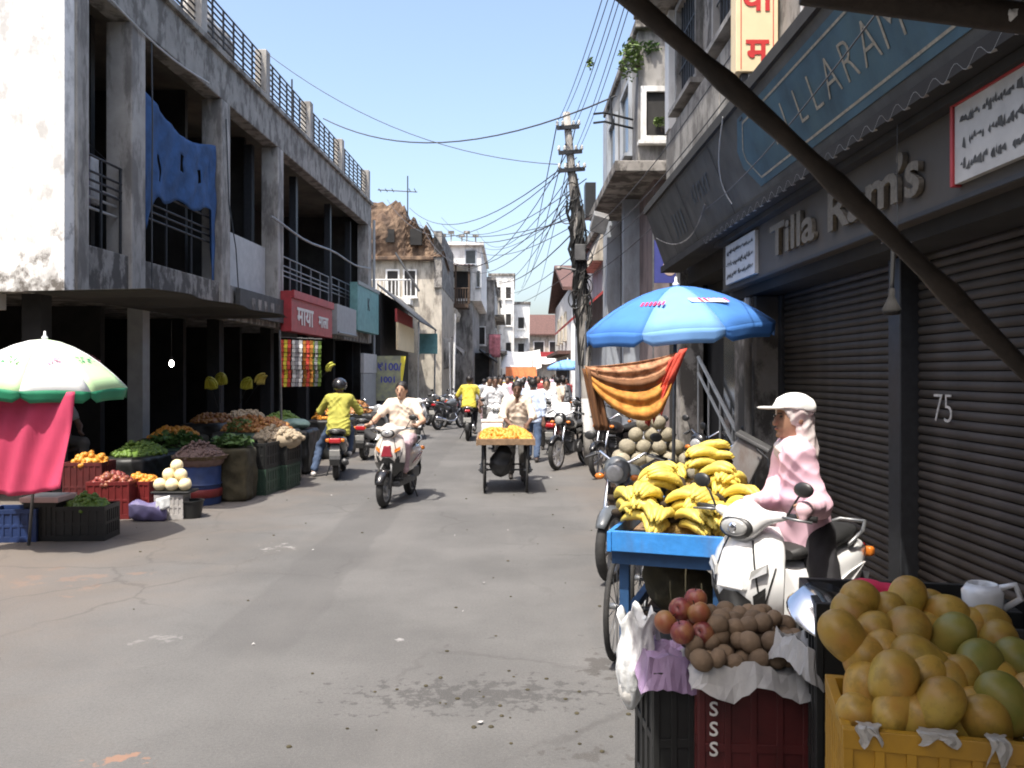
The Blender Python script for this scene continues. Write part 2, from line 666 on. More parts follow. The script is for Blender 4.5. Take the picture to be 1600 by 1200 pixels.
    def build(s, name, m, parent=None, wrinkle=0.0, wscale=9.0, smooth=True):
        v, f = s.mesh()
        if wrinkle:
            x_, y_, z_ = v[:, 0] * wscale, v[:, 1] * wscale, v[:, 2] * wscale
            q1 = 1.3 * np.sin(x_ * 1.1 + z_ * 0.7) + 1.1 * np.sin(y_ * 1.3 - z_ * 0.5)
            q2 = 1.2 * np.sin(z_ * 0.9 - x_ * 0.8 + 1.7) + np.sin(y_ * 1.7 + 0.6)
            w = (1 - 2 * np.abs(np.sin(z_ * 2.3 + x_ * 1.2 + q1))) + 0.8 * (1 - 2 * np.abs(np.sin(x_ * 2.1 - z_ * 1.4 + y_ * 0.9 + q2))) + 0.5 * np.sin(y_ * 4.1 + z_ * 2.2 + q1)
            c = v.mean(0)
            d = v - np.array([c[0], c[1], 0]) * np.array([1, 1, 0]) - np.array([0, 0, 1]) * v[:, 2:3]
            d /= np.linalg.norm(d, axis=1)[:, None] + 1e-6
            v = v + d * (w * wrinkle)[:, None]
        return mesh_obj(name, v.tolist(), f.tolist(), m, parent, smooth)


def cloth_sheet(fn, nu, nv):
    return [[Vector(fn(i / nu, j / nv)) for j in range(nv + 1)] for i in range(nu + 1)]

# ------------------------------------------------------------------ ground and road


def road_material():
    m = bpy.data.materials.new('dusty_asphalt')
    m.use_nodes = True
    nt = m.node_tree
    n, l = nt.nodes, nt.links
    b = n['Principled BSDF']
    b.inputs['Roughness'].default_value = 0.88
    b.inputs['Specular IOR Level'].default_value = 0.3
    tc = n.new('ShaderNodeTexCoord')
    sp = n.new('ShaderNodeSeparateXYZ')
    l.new(tc.outputs['Object'], sp.inputs[0])

    def noise(scale, detail=6, rough=0.6, vec=None, dist=0.0):
        q = n.new('ShaderNodeTexNoise')
        q.inputs['Scale'].default_value = scale
        q.inputs['Detail'].default_value = detail
        q.inputs['Roughness'].default_value = rough
        q.inputs['Distortion'].default_value = dist
        l.new(vec or tc.outputs['Object'], q.inputs['Vector'])
        return q.outputs['Fac']

    def math_(op, a, b_=0.0, c=None, clamp=False):
        q = n.new('ShaderNodeMath')
        q.operation = op
        q.use_clamp = clamp
        for i, x in enumerate((a, b_, c)):
            if x is None:
                continue
            if isinstance(x, (int, float)):
                q.inputs[i].default_value = x
            else:
                l.new(x, q.inputs[i])
        return q.outputs[0]

    def ramp(v, lo, hi):
        q = n.new('ShaderNodeMapRange')
        q.inputs[1].default_value, q.inputs[2].default_value = lo, hi
        q.interpolation_type = 'SMOOTHSTEP'
        l.new(v, q.inputs[0])
        return q.outputs[0]

    def mix(f, c1, c2, mode='MIX'):
        q = n.new('ShaderNodeMixRGB')
        q.blend_type = mode
        for i, x in enumerate((f, c1, c2)):
            if isinstance(x, (int, float)):
                q.inputs[i].default_value = x
            elif isinstance(x, tuple):
                q.inputs[i].default_value = list(x) + [1]
            else:
                l.new(x, q.inputs[i])
        return q.outputs[0]

    mid = noise(0.55, 8, 0.62)
    fine = noise(55, 5, 0.7)
    asp = mix(ramp(mid, 0.3, 0.7), (0.094, 0.092, 0.0895), (0.140, 0.1365, 0.132))
    asp = mix(math_('MULTIPLY', ramp(fine, 0.35, 0.75), 0.35), asp, (0.048, 0.048, 0.048))
    # worn streaks along the wheel tracks
    mp = n.new('ShaderNodeMapping')
    mp.inputs['Scale'].default_value = (1.6, 0.12, 1)
    mp.inputs['Rotation'].default_value = (0, 0, R(-8))
    l.new(tc.outputs['Object'], mp.inputs[0])
    tr = noise(1.3, 5, 0.55, mp.outputs[0])
    asp = mix(math_('MULTIPLY', ramp(tr, 0.5, 0.72), 0.4), asp, (0.138, 0.132, 0.126))
    # dust blown to both sides of the road
    left = math_('MULTIPLY_ADD', sp.outputs[0], -0.55, -1.15)
    right = math_('MULTIPLY_ADD', sp.outputs[0], 0.9, -0.45)
    side = math_('MAXIMUM', left, right)
    dn = noise(0.9, 9, 0.65, dist=0.6)
    dust = ramp(math_('ADD', side, math_('MULTIPLY_ADD', dn, 2.2, -1.1)), -0.1, 1.7)
    c = mix(math_('MULTIPLY', dust, 0.85), asp, (0.152, 0.126, 0.104))
    # blotches of spilt water, oil and paint, one painting the cart's shade: centre, radii, colour, threshold
    def blot(c, cx, cy, rx, ry, colour, thr, sc, amt):
        dx = math_('DIVIDE', math_('SUBTRACT', sp.outputs[0], cx), rx)
        dy = math_('DIVIDE', math_('SUBTRACT', sp.outputs[1], cy), ry)
        d = math_('SQRT', math_('ADD', math_('MULTIPLY', dx, dx), math_('MULTIPLY', dy, dy)))
        f = ramp(math_('SUBTRACT', noise(sc, 8, 0.62), math_('MULTIPLY', d, 0.22)), thr, thr + 0.06)
        return mix(math_('MULTIPLY', f, amt), c, colour)
    a = G(700, 1085)
    c = blot(c, a.x + 0.15, a.y, 0.95, 0.34, (0.030, 0.029, 0.028), 0.37, 13, 0.5)
    a = G(960, 1035)
    c = blot(c, a.x, a.y, 0.3, 0.4, (0.06, 0.055, 0.05), 0.38, 7, 0.7)  # shade under the banana cart put into the road colour
    a = G(900, 1180)
    c = blot(c, a.x, a.y, 0.6, 0.2, (0.06, 0.055, 0.05), 0.46, 9, 0.6)
    a = G(190, 1185)
    c = blot(c, a.x, a.y, 0.34, 0.13, (0.36, 0.17, 0.09), 0.44, 9, 0.45)
    a = G(100, 905)
    c = blot(c, a.x, a.y, 1.1, 0.7, (0.22, 0.14, 0.10), 0.45, 3, 0.4)
    a = G(430, 855)
    c = blot(c, a.x, a.y, 0.35, 0.5, (0.40, 0.39, 0.37), 0.47, 8, 0.45)
    a = G(620, 1000)
    c = blot(c, a.x, a.y, 0.15, 0.15, (0.42, 0.41, 0.4), 0.5, 9, 0.5)
    a = G(250, 1000)
    c = blot(c, a.x, a.y, 0.4, 0.25, (0.26, 0.25, 0.24), 0.48, 6, 0.4)
    # cracks, an old trench repair and coarse aggregate
    vo = n.new('ShaderNodeTexVoronoi')
    vo.feature = 'DISTANCE_TO_EDGE'
    vo.inputs['Scale'].default_value = 0.75
    wv = n.new('ShaderNodeMixRGB')
    wv.blend_type = 'ADD'
    wv.inputs[0].default_value = 0.35
    nn = n.new('ShaderNodeTexNoise')
    nn.inputs['Scale'].default_value = 2.5
    nn.inputs['Detail'].default_value = 8
    l.new(tc.outputs['Object'], nn.inputs['Vector'])
    l.new(tc.outputs['Object'], wv.inputs[1])
    l.new(nn.outputs['Color'], wv.inputs[2])
    l.new(wv.outputs[0], vo.inputs['Vector'])
    crk = math_('MULTIPLY', math_('SUBTRACT', 1.0, ramp(vo.outputs['Distance'], 0.0, 0.022)), ramp(noise(0.35, 4), 0.46, 0.6))
    c = mix(math_('MULTIPLY', crk, 0.35), c, (0.045, 0.042, 0.040))
    px_ = math_('ABSOLUTE', math_('SUBTRACT', math_('ADD', sp.outputs[0], math_('MULTIPLY', noise(1.1, 5), 0.3)), -1.55))
    tren = math_('MULTIPLY', math_('SUBTRACT', 1.0, ramp(px_, 0.27, 0.33)), ramp(sp.outputs[1], 5.2, 5.6))
    c = mix(math_('MULTIPLY', tren, 0.35), c, (0.075, 0.073, 0.072))
    agg = noise(170, 3, 0.6)
    c = mix(math_('MULTIPLY', ramp(agg, 0.56, 0.66), 0.4), c, (0.22, 0.21, 0.2))
    spots = noise(5.5, 7, 0.6)
    c = mix(math_('MULTIPLY', ramp(spots, 0.66, 0.72), 0.5), c, (0.055, 0.052, 0.05))
    l.new(c, b.inputs['Base Color'])
    bp = n.new('ShaderNodeBump')
    bp.inputs['Strength'].default_value = 0.35
    bp.inputs['Distance'].default_value = 0.01
    l.new(fine, bp.inputs['Height'])
    l.new(bp.outputs[0], b.inputs['Normal'])
    return m


MAT['road'] = road_material()
mt('earth', (0.13, 0.108, 0.09), 0.95, scale=0.8, var=0.25, bump=0.2)
g = MB().add([(-250, -60, -0.02), (250, -60, -0.02), (250, 500, -0.02), (-250, 500, -0.02)], [(0, 1, 2, 3)]).build('ground', 'earth')
struct(g)
rd = MB()
rows = []
for i in range(61):
    y = -6 + i * 2.0
    rows.append([Vector((x, y, 0.0)) for x in (-9.0, -4.2, -2, 0, 1.2, 2.52)])
rd.grid(rows)
struct(rd.build('road', 'road'))

# ------------------------------------------------------------------ helpers for houses


def win(parent, o, ux, w, h, depth=0.06, fw=0.07, frame_m='plaster_grey', pane_m='window_dark', bars=0, bar_m='iron', sill=True):
    """window on a wall: o = lower left corner on the wall plane (seen from outside), ux = unit vector to the right"""
    ux = Vector(ux).normalized()
    uz = Vector((0, 0, 1))
    nrm = ux.cross(uz)            # points out of the wall
    rot = Matrix((ux, -nrm, uz)).transposed()
    o = Vector(o)

    def bar(mb, u0, u1, v0, v1, d0, d1):
        mb.box(o + ux * (u0 + u1) / 2 + uz * (v0 + v1) / 2 + nrm * (d0 + d1) / 2, (u1 - u0, d1 - d0, v1 - v0), rot)
    f = MB()
    bar(f, -fw, 0, -fw, h + fw, -0.02, depth)
    bar(f, w, w + fw, -fw, h + fw, -0.02, depth)
    bar(f, 0, w, h, h + fw, -0.02, depth)
    bar(f, 0, w, -fw, 0, -0.02, depth)
    fo = f.build('window', frame_m, parent)
    p = MB()
    bar(p, 0, w, 0, h, -0.02, 0.008)
    p.build('pane', pane_m, fo)
    if sill:
        s_ = MB()
        bar(s_, -fw - 0.05, w + fw + 0.05, -fw - 0.06, -fw - 0.002, -0.02, depth + 0.08)
        s_.build('sill', frame_m, fo)
    if bars:
        g_ = MB()
        for i in range(1, bars):
            bar(g_, w * i / bars - 0.008, w * i / bars + 0.008, 0, h, 0.02, 0.036)
        bar(g_, 0, w, h * 0.33 - 0.01, h * 0.33 + 0.01, 0.037, 0.045)
        bar(g_, 0, w, h * 0.66 - 0.01, h * 0.66 + 0.01, 0.037, 0.045)
        g_.build('grille', bar_m, fo)
    return fo


def corrugated(y0, y1, prof, pitch=0.075, amp=0.012, along='y', n_per=4):
    """ribbed sheet: ribs run down the slope given by prof, a list of (a, z)"""
    mb = MB()
    rows_ = []
    N = int((y1 - y0) / pitch * n_per)
    for i in range(N + 1):
        y = y0 + (y1 - y0) * i / N
        dz = amp * math.sin(2 * math.pi * (y - y0) / pitch)
        rows_.append([Vector((a, y, z + dz)) if along == 'y' else Vector((y, a, z + dz)) for a, z in prof])
    return mb.grid(rows_)


# ------------------------------------------------------------------ concrete arcade building on the near side of the road
LB = thing('concrete_building', 'weathered two storey concrete building with open first floor bays above the fruit stalls', 'building',
           (-5.7, 11.0, 0), math.atan2(1, 0.0333))
# local x runs up the street along the face, local y runs into the house
ZS0, ZS1, ZB0, ZB1, ZP = 2.79, 3.48, 6.95, 7.88, 8.92
LEN, DEP = 19.85, 7.0
MB().bb(0, 0.24, 0.0, DEP, ZS0, 9.6).build('wall', 'wall_white', LB)
MB().bb(-0.35, 0.24, 0.9, DEP, ZS0 - 0.22, ZS0 - 0.003).build('ledge', 'concrete_pale', LB, bevel=0.01)
MB().bb(0.243, LEN, 0.02, 0.22, ZS0, ZS1).build('slab_band', 'concrete_old', LB, bevel=0.015)
MB().bb(0.243, LEN, 0.223, DEP, ZS0 + 0.1, ZS0 + 0.3).build('floor_slab', 'concrete_old', LB)
MB().bb(0.243, LEN, -0.02, 0.3, ZB0, ZB1).build('roof_beam', 'concrete_beam', LB, bevel=0.02)
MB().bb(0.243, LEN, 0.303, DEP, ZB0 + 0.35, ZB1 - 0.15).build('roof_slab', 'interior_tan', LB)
MB().bb(0.243, LEN, -0.10, -0.023, ZB1 - 0.16, ZB1 - 0.05).build('drip_moulding', 'concrete_beam', LB, bevel=0.01)
PIL = [(0.245, 0.55), (1.75, 2.2), (5.35, 5.8), (8.85, 9.28), (LEN - 0.6, LEN)]
for a, b_ in PIL:
    MB().bb(a, b_, -0.035, 0.36, ZS0 + 0.02, ZB0 - 0.002).build('pillar', 'concrete_pale', LB, bevel=0.02)
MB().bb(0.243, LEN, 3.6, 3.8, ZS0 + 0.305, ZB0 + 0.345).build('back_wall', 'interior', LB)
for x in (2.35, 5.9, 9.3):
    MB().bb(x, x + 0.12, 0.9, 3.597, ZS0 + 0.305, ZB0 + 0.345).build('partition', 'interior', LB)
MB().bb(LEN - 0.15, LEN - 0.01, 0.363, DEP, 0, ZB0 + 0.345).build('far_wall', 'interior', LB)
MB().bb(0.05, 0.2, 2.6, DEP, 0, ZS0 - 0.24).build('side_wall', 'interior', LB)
# bay with the white sheet of boarding, doors in the back wall
b = MB().bb(5.85, 8.8, 0.25, 0.29, ZS1 - 0.2, 4.62)
b.build('white_boarding', 'plate_white', LB)
for x in (3.2, 11.2, 14.0, 16.4):
    d = MB().bb(x, x + 0.95, 3.54, 3.597, ZS0 + 0.31, 5.3).build('door', 'plate_white' if x == 3.2 else 'concrete_pale', LB)
    MB().bb(x + 0.8, x + 0.86, 3.5, 3.537, 4.1, 4.2).build('handle', 'iron', d)
for x, d in ((8.7, 0.5), (11.9, 0.4), (15.6, 0.4), (18.6, 0.45)):
    MB().bb(x - 0.09, x + 0.09, d, d + 0.18, ZS1 - 0.15, ZB0 - 0.003).build('dark_post', 'iron', LB)
MB().bb(10.2, 10.32, 0.6, 0.72, ZS1 - 0.1, 6.2).build('pipe', 'concrete_pale', LB)
# balcony railings, bay by bay
for x0, x1, z1 in ((0.56, 1.74, 4.75), (2.21, 5.34, 4.65), (9.3, 14.2, 4.55), (14.5, 19.2, 4.6)):
    r_ = MB()
    nb = max(2, int((x1 - x0) / 0.9))
    for i in range(nb + 1):
        x = x0 + 0.03 + (x1 - x0 - 0.06) * i / nb
        r_.tube([(x, 0.12, ZS1 - 0.02), (x, 0.12, z1)], 0.022, 6)
    for z in (z1, z1 - 0.22, z1 - 0.34, z1 - 0.46):
        r_.tube([(x0, 0.12, z), (x1, 0.12, z)], 0.018, 6)
    r_.build('railing', 'steel_grey' if x0 > 9 else 'iron', LB)
# rails drawn in pale paint inside the first bay
r_ = MB()
for z in (4.05, 4.2, 4.34):
    r_.tube([(0.56, 0.2, z), (1.74, 0.2, z)], 0.02, 6)
r_.build('pale_rail', 'plate_white', LB)
# parapet posts and roof rails
posts = [1.0, 4.6, 8.25, 11.9, 15.55, 19.6]
for x in posts:
    MB().bb(x - 0.14, x + 0.14, 0.0, 0.26, ZB1 - 0.01, ZP).build('parapet_post', 'concrete_pale', LB, bevel=0.015)
for a, b_ in zip(posts[:-1], posts[1:]):
    r_ = MB()
    x0, x1 = a + 0.141, b_ - 0.141
    for z in np.linspace(ZB1 + 0.1, ZP - 0.1, 8):
        r_.tube([(x0, 0.13, z), (x1, 0.13, z)], 0.019, 6)
    for i in range(1, 6):
        x = x0 + (x1 - x0) * i / 6
        r_.tube([(x, 0.13, ZB1 - 0.01), (x, 0.13, ZP - 0.1)], 0.022, 6)
    r_.build('roof_rail', 'iron', LB)
# ground floor: shop backs, dividers, thin columns
MB().bb(0.2, LEN, 3.2, 3.35, 0, ZS0 + 0.097).build('shop_back_wall', 'near_black', LB)
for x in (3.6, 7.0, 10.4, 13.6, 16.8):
    MB().bb(x, x + 0.15, 1.4, 3.197, 0, ZS0 + 0.097).build('shop_divider', 'near_black', LB)
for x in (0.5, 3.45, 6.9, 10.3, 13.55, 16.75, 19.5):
    MB().bb(x, x + 0.26, 0.6, 0.86, 0, ZS0 + 0.097).build('column', 'grey_paint' if x == 3.45 else 'near_black', LB)
MB().tube([(2.35, -0.06, ZS0 - 0.1), (2.32, -0.07, 4.4), (2.37, -0.06, 5.6), (2.33, -0.06, 6.9)], 0.012, 5).build('cable', 'iron', LB)
MB().tube([(6.2, -0.07, 3.1), (6.0, -0.07, 4.2), (5.65, -0.06, 5.0), (5.5, -0.06, 6.6)], 0.012, 5).build('cable', 'iron', LB)
MB().tube([(0.6 + 18.6 * t, -0.12, 5.35 - 0.8 * t * (1 - t) + 0.05 * math.sin(20 * t)) for t in np.linspace(0.4, 1, 14)], 0.03, 6).build('pipe', 'steel_grey', LB)
MB().tube([(0.7, -0.06, 6.98)] + [(x, -0.07, 7.0 - 0.14 * math.sin(math.pi * (x - 0.7) / 4)) for x in np.linspace(1, 4.6, 8)], 0.018, 6).build('cable', 'plate_white', LB)
MB().tube([(LEN - 0.05, -0.12, 0), (LEN - 0.04, -0.12, 7.2)], 0.05, 8).build('drain_pipe', 'grey_paint', LB)


def in_lb(x, y, z):
    a = LB.rotation_euler[2]
    return Vector((LB.location.x + x * math.cos(a) - y * math.sin(a), LB.location.y + x * math.sin(a) + y * math.cos(a), z))


LBROT = LB.rotation_euler[2]
# blue tarpaulin hung in the second bay
t_ = thing('blue_tarpaulin', 'torn blue tarpaulin hung across an upper floor bay', 'tarpaulin', in_lb(2.25, 0.05, 0), LBROT)


def tarp(u, v):
    x = 0.02 + u * 3.0
    top = 6.15 - 0.12 * u - 0.3 * math.sin(math.pi * u) ** 1.3
    bot = 4.5 + 0.25 * u + 0.06 * math.sin(u * 17) - (1.3 if u > 0.9 else 0) - (0.55 * max(0, 1 - u / 0.16) if u < 0.16 else 0)
    z = top + (bot - top) * v
    y = 0.012 * math.sin(u * 34 + v * 5) + 0.035 * math.sin(u * 9 - v * 2) * v + 0.010 * math.sin(v * 17 + u * 29) + 0.006 * math.sin(u * 71 + v * 23)
    return x, y, z


pts = cloth_sheet(tarp, 48, 20)
mbt = MB()
nv = 21
mbt.v = [p for r_ in pts for p in r_]
for i in range(48):
    for j in range(20):
        u, v = (i + .5) / 48, (j + .5) / 20
        if (abs(u - 0.47) < 0.02 and 0.3 < v < 0.55) or (abs(u - 0.72) < 0.022 and 0.38 < v < 0.6) or (abs(u - 0.2) < 0.015 and 0.5 < v < 0.8):
            continue
        mbt.f.append((i * nv + j, i * nv + j + 1, (i + 1) * nv + j + 1, (i + 1) * nv + j))
mbt.build('sheet', 'blue_tarp', t_, smooth=True, solid=0.002)
# clothes hanging behind the first railing
mt('cloth_mauve', (0.20, 0.17, 0.22), 0.9, var=0.3)
t_ = thing('laundry', 'mauve and grey clothes hanging behind the first balcony railing', 'laundry', in_lb(0.75, 0.35, 0), LBROT)
for k in range(3):
    MB().grid(cloth_sheet(lambda u, v: (0.28 * k + 0.24 * u, 0.03 * math.sin(u * 12 + k) * (0.3 + v), 5.15 - 0.14 * k - v * (0.7 + 0.2 * (k == 1))), 10, 8)).build(
        'garment', ['cloth_mauve', 'cloth_mauve', 'plate_white'][k], t_, smooth=True, solid=0.006)
MB().tube([(-0.18, 0, 5.16), (0.98, 0, 4.9)], 0.006, 5).build('line', 'iron', t_)
# covered bundle on the roof
t_ = thing('covered_bundle', 'grey cloth covered bundle standing behind the roof railing', 'bundle', in_lb(6.9, 1.0, ZB1 - 0.15), LBROT)
sd = SDF(0.06, 0.2)
sd.box((0, 0, 0.6), (0.85, 0.45, 0.62), 0.15).ell((-0.3, 0, 1.35), (0.4, 0.3, 0.4)).ell((0.35, 0, 1.1), (0.45, 0.35, 0.3)).ell((-0.35, 0, 1.72), (0.12, 0.12, 0.16))
sd.build('cover', 'concrete_pale', t_, wrinkle=0.02, wscale=4)
# red shop sign and neighbours under the slab
SG = thing('red_shop_sign', 'red shop signboard with white lettering under the concrete slab', 'signboard', in_lb(9.0, -0.3, 0), LBROT)
MB().bb(0, 3.9, 0, 0.26, 2.72, 3.66).build('board', 'red_sign', SG, bevel=0.01)
MB().bb(0.02, 3.88, -0.06, -0.003, 3.5, 3.68).build('top_flap', 'red_sign', SG)
# lettering on the street face: reads along local x seen from the street side (-y)
letters('lettering', 'माया', 0.62, 'letter_white', SG, frame((1.15, -0.012, 3.1), (1, 0, 0), (0, 0, 1)), 0.006, 0.012, sx=1.35)
letters('lettering', 'माला', 0.42, 'letter_white', SG, frame((2.9, -0.012, 3.08), (1, 0, 0), (0, 0, 1)), 0.006, 0.01, sx=1.3)
SG = thing('grey_shop_board', 'plain grey board between the red and the teal signs', 'signboard', in_lb(13.3, -0.35, 0), LBROT)
MB().bb(0, 2.5, 0, 0.2, 2.85, 3.7).build('board', 'grey_paint', SG, bevel=0.01)
MB().tube([(0.05, -0.02, 2.9), (2.45, -0.02, 2.9)], 0.03, 6).build('lower_rail', 'steel_grey', SG)
SG = thing('teal_shop_sign', 'teal shop sign with dark symbol at the far building corner', 'signboard', in_lb(16.0, -0.35, 0), LBROT)
MB().bb(0, 3.5, 0, 0.25, 3.1, 4.6).build('board', 'teal_sign', SG, bevel=0.01)
MB().bb(-0.03, 3.53, -0.03, -0.003, 4.53, 4.65).build('frame', 'steel_grey', SG)
letters('lettering', 'K', 0.6, 'iron', SG, frame((1.7, -0.008, 4.0), (1, 0, 0), (0, 0, 1)), 0.004, 0.0)
SG = thing('white_shop_board', 'blank white board beneath the teal sign', 'signboard', in_lb(17.2, -0.3, 0), LBROT)
MB().bb(0, 2.2, 0, 0.12, 1.75, 2.4).build('board', 'plate_white', SG, bevel=0.01)
MB().bb(0.02, 2.18, 0.02, 0.11, 0.3, 1.74).build('panel', 'grey_paint', SG)
SG = thing('old_shop_board', 'stained old signboard hung on the slab near the red sign', 'signboard', in_lb(6.1, -0.12, 0), LBROT)
MB().bb(0, 3.3, 0, 0.1, 2.9, 3.44).build('board', 'sign_grey', SG, bevel=0.01)
for k in range(5):
    MB().bb(0.7 + 0.4 * k, 0.9 + 0.42 * k, -0.006, -0.001, 3.05 + 0.03 * (k % 2), 3.3).build('worn_stroke', 'concrete_old', SG)
# dark tarpaulin awning over the vegetable stalls
AW = thing('tarpaulin_awning', 'dark sagging tarpaulin awning over the vegetable stalls', 'awning', (0, 0, 0))


def awn(u, v):
    y = 10.0 + u * 5.2
    x = -5.62 + (y - 11) * 0.0333 + v * (1.45 + 0.08 * math.sin(u * 17) + (0.15 if u > 0.15 else u))
    z = 2.70 + 0.03 * v - 0.03 * math.sin(u * 19) * math.sin(math.pi * v)
    return x, y, z


MB().grid(cloth_sheet(awn, 40, 14)).build('sheet', mt('awning_brown', (0.016, 0.013, 0.010), 0.9, var=0.4, scale=3), AW, smooth=True, solid=0.005)
for y in (15.1,):
    MB().tube([(-4.15 + (y - 11) * 0.0333, y, 0), (-4.2 + (y - 11) * 0.0333, y, 2.5)], 0.022, 6).build('pole', 'steel_grey', AW)

# ------------------------------------------------------------------ shuttered shop on the right
XB, XF0, XF1, XSH, XW = 2.1, 1.98, 1.74, 2.5, 2.15       # name board, fascia foot and top, shutters, wall above
RB = thing('shuttered_shop', 'shuttered shop building with grey name board and upper windows', 'building', (0, 0, 0))
MB().bb(XW, 7, 1.0, 11.6, 3.7, 9.5).build('upper_wall', 'concrete_old', RB)
MB().bb(XSH + 0.12, 7, 1.0, 11.6, -0.01, 3.69).build('shop_wall', 'near_black', RB)
MB().bb(XB + 0.1, XSH + 0.117, 2.4, 8.75, 2.47, 3.69).build('shutter_housing', 'near_black', RB)
# cladding of grey sheets above the fascia
for k, (y0, y1) in enumerate(((8.6, 11.55), (5.6, 8.57), (2.4, 5.57))):
    MB().bb(XW - 0.09, XW - 0.003, y0, y1, 3.95, 4.92).build('cladding_panel', 'concrete_beam', RB, bevel=0.008)
for y, w, zz in ((10.9, 1.1, 5.15), (8.9, 1.1, 5.15), (5.2, 1.0, 5.2)):
    win(RB, (XW, y, zz), (0, -1, 0), w, 1.15, 0.08, 0.08, 'plaster_grey', 'window_dark', 8)
MB().bb(XW - 0.5, XW - 0.003, 7.6, 11.75, 6.55, 6.72).build('balcony_slab', 'concrete_beam', RB, bevel=0.01)
r_ = MB()
for y in np.arange(7.65, 11.72, 0.13):
    r_.tube([(XW - 0.45, y, 6.71), (XW - 0.45, y, 7.5)], 0.012, 5)
r_.tube([(XW - 0.45, 7.62, 7.5), (XW - 0.45, 11.72, 7.5)], 0.022, 6)
r_.build('balcony_railing', 'iron', RB)
MB().bb(XW - 0.12, XW - 0.003, 7.05, 7.3, 4.95, 9.4).build('pilaster', 'plaster_white', RB)
MB().bb(XW - 0.1, XW - 0.003, 11.3, 11.58, 4.95, 6.5).build('pilaster', 'plaster_white', RB)
# pillar and pipe left of the shutters
MB().bb(XSH - 0.25, XSH + 0.117, 8.0, 8.75, 0, 2.465).build('pier', 'concrete_old', RB, bevel=0.015)
MB().tube([(XSH - 0.3, 8.05, 0.6), (XSH - 0.3, 8.05, 2.45)], 0.035, 8).build('pipe', 'concrete_pale', RB)
MB().bb(XSH - 0.12, XSH + 0.1, 5.30, 5.47, 0, 2.465).build('shutter_post', 'iron', RB, bevel=0.008)
MB().bb(XSH - 0.04, XSH + 0.1, 7.9, 7.997, 0, 2.465).build('shutter_post', 'iron', RB, bevel=0.008)


def shutter(name, label, y0, y1):
    t = thing(name, label, 'shutter', (XSH, y0, 0), 0)
    w = y1 - y0
    pitch = 0.055
    prof = []
    for k in range(6):
        a = k / 5
        prof.append((-0.013 * math.sin(math.pi * a), a * (pitch - 0.006)))
    prof += [(0.012, pitch - 0.006), (0.012, 0)]
    me = None
    for i in range(44):
        z = 0.06 + i * pitch
        if me is None:
            o = MB().prism([(p[0], p[1]) for p in prof], 'y', 0.0, w).build('slat', 'shutter', t, smooth=True, auto=40)
            me = o.data
        else:
            o = link(bpy.data.objects.new('slat', me), t)
        o.location = (0.003 * math.sin(i * 2.3), 0, z)
    MB().bb(-0.03, 0.02, 0, w, 0.0, 0.055).build('bottom_bar', 'iron', t)
    return t


S1 = shutter('roller_shutter', 'closed brown roller shutter beside the woman in pink', 5.475, 7.895)
S2 = shutter('roller_shutter', 'closed brown roller shutter with 75 chalked on it', 2.4, 5.295)
letters('painted_number', '75', 0.24, 'chalk', S2, frame((-0.026, P(1480, 640, 4.96).y - 2.4, 1.54), (0, -1, 0), (0, 0, 1)), 0.002, -0.004)
# grey name board
NB = thing('name_board', 'grey shop name board with raised gothic metal letters', 'signboard', (XB, 0, 0))
MB().bb(0, 0.09, 2.3, 8.6, 2.55, 3.02).build('board', 'board_grey', NB, bevel=0.006)


def raised(word, y, size, z=2.78, m='letter_metal'):
    return letters('raised_letters', word, size, m, NB, frame((-0.02, y, z), (0, -1, 0), (0, 0, 1)), 0.014, 0.008, 1.0, sx=1.75 if len(word) > 2 else 1.3)


raised('Tilla', 6.42, 0.34)
raised('Ram', 5.15, 0.34)
raised('’s', 4.52, 0.36)

def notice(y0, y1, z0, z1, red):
    o = MB().bb(-0.035, -0.003, y0, y1, z0, z1).build('notice_plate', 'plate_white', NB)
    s_ = MB()
    rr = random.Random(int(y0 * 100))
    for k in range(3):
        zc = z0 + (z1 - z0) * (0.2 + 0.3 * k)
        y = y0 + 0.05
        while y < y1 - 0.07:
            w = rr.uniform(0.012, 0.05)
            h = rr.uniform(0.008, 0.028)
            if rr.random() < 0.92:
                dz = rr.uniform(-0.012, 0.012)
                s_.add([(-0.038, y, zc + dz - h), (-0.038, y + w, zc + dz - h * rr.random()), (-0.038, y + w * rr.uniform(.5, 1), zc + dz + h * rr.random()), (-0.038, y + w * rr.uniform(0, .4), zc + dz + h)], [(0, 1, 2, 3)])
            y += w * 0.8 + rr.uniform(0.0, 0.008)
    stuff(s_.build('worn_lettering', 'sign_grey', o))
    if red:
        q = MB().bb(-0.045, -0.003, y1 + 0.001, y1 + 0.025, z0 - 0.01, z1 + 0.01)
        q.bb(-0.044, -0.003, y0, y1, z1 + 0.001, z1 + 0.02)
        q.build('red_edge', 'red_sign', o)


notice(2.6, 4.03, 2.63, 2.99, True)
notice(7.35, 8.35, 2.6, 2.97, False)
MB().bb(-0.012, -0.003, 2.3, 8.6, 2.552, 2.575).build('lower_trim', 'iron', NB)
# corrugated strip above the name board
CA = thing('corrugated_strip', 'corrugated tin strip above the grey name board', 'awning', (0, 0, 0))
corrugated(2.2, 8.7, [(1.93, 3.07), (2.02, 3.1), (XB + 0.1, 3.2)], 0.19, 0.028, 'y', 8).build('sheet', 'tin', CA, smooth=True, solid=0.004)
MB().bb(2.02, 2.19, 2.25, 8.65, 3.0, 3.045).build('batten', 'near_black', CA)
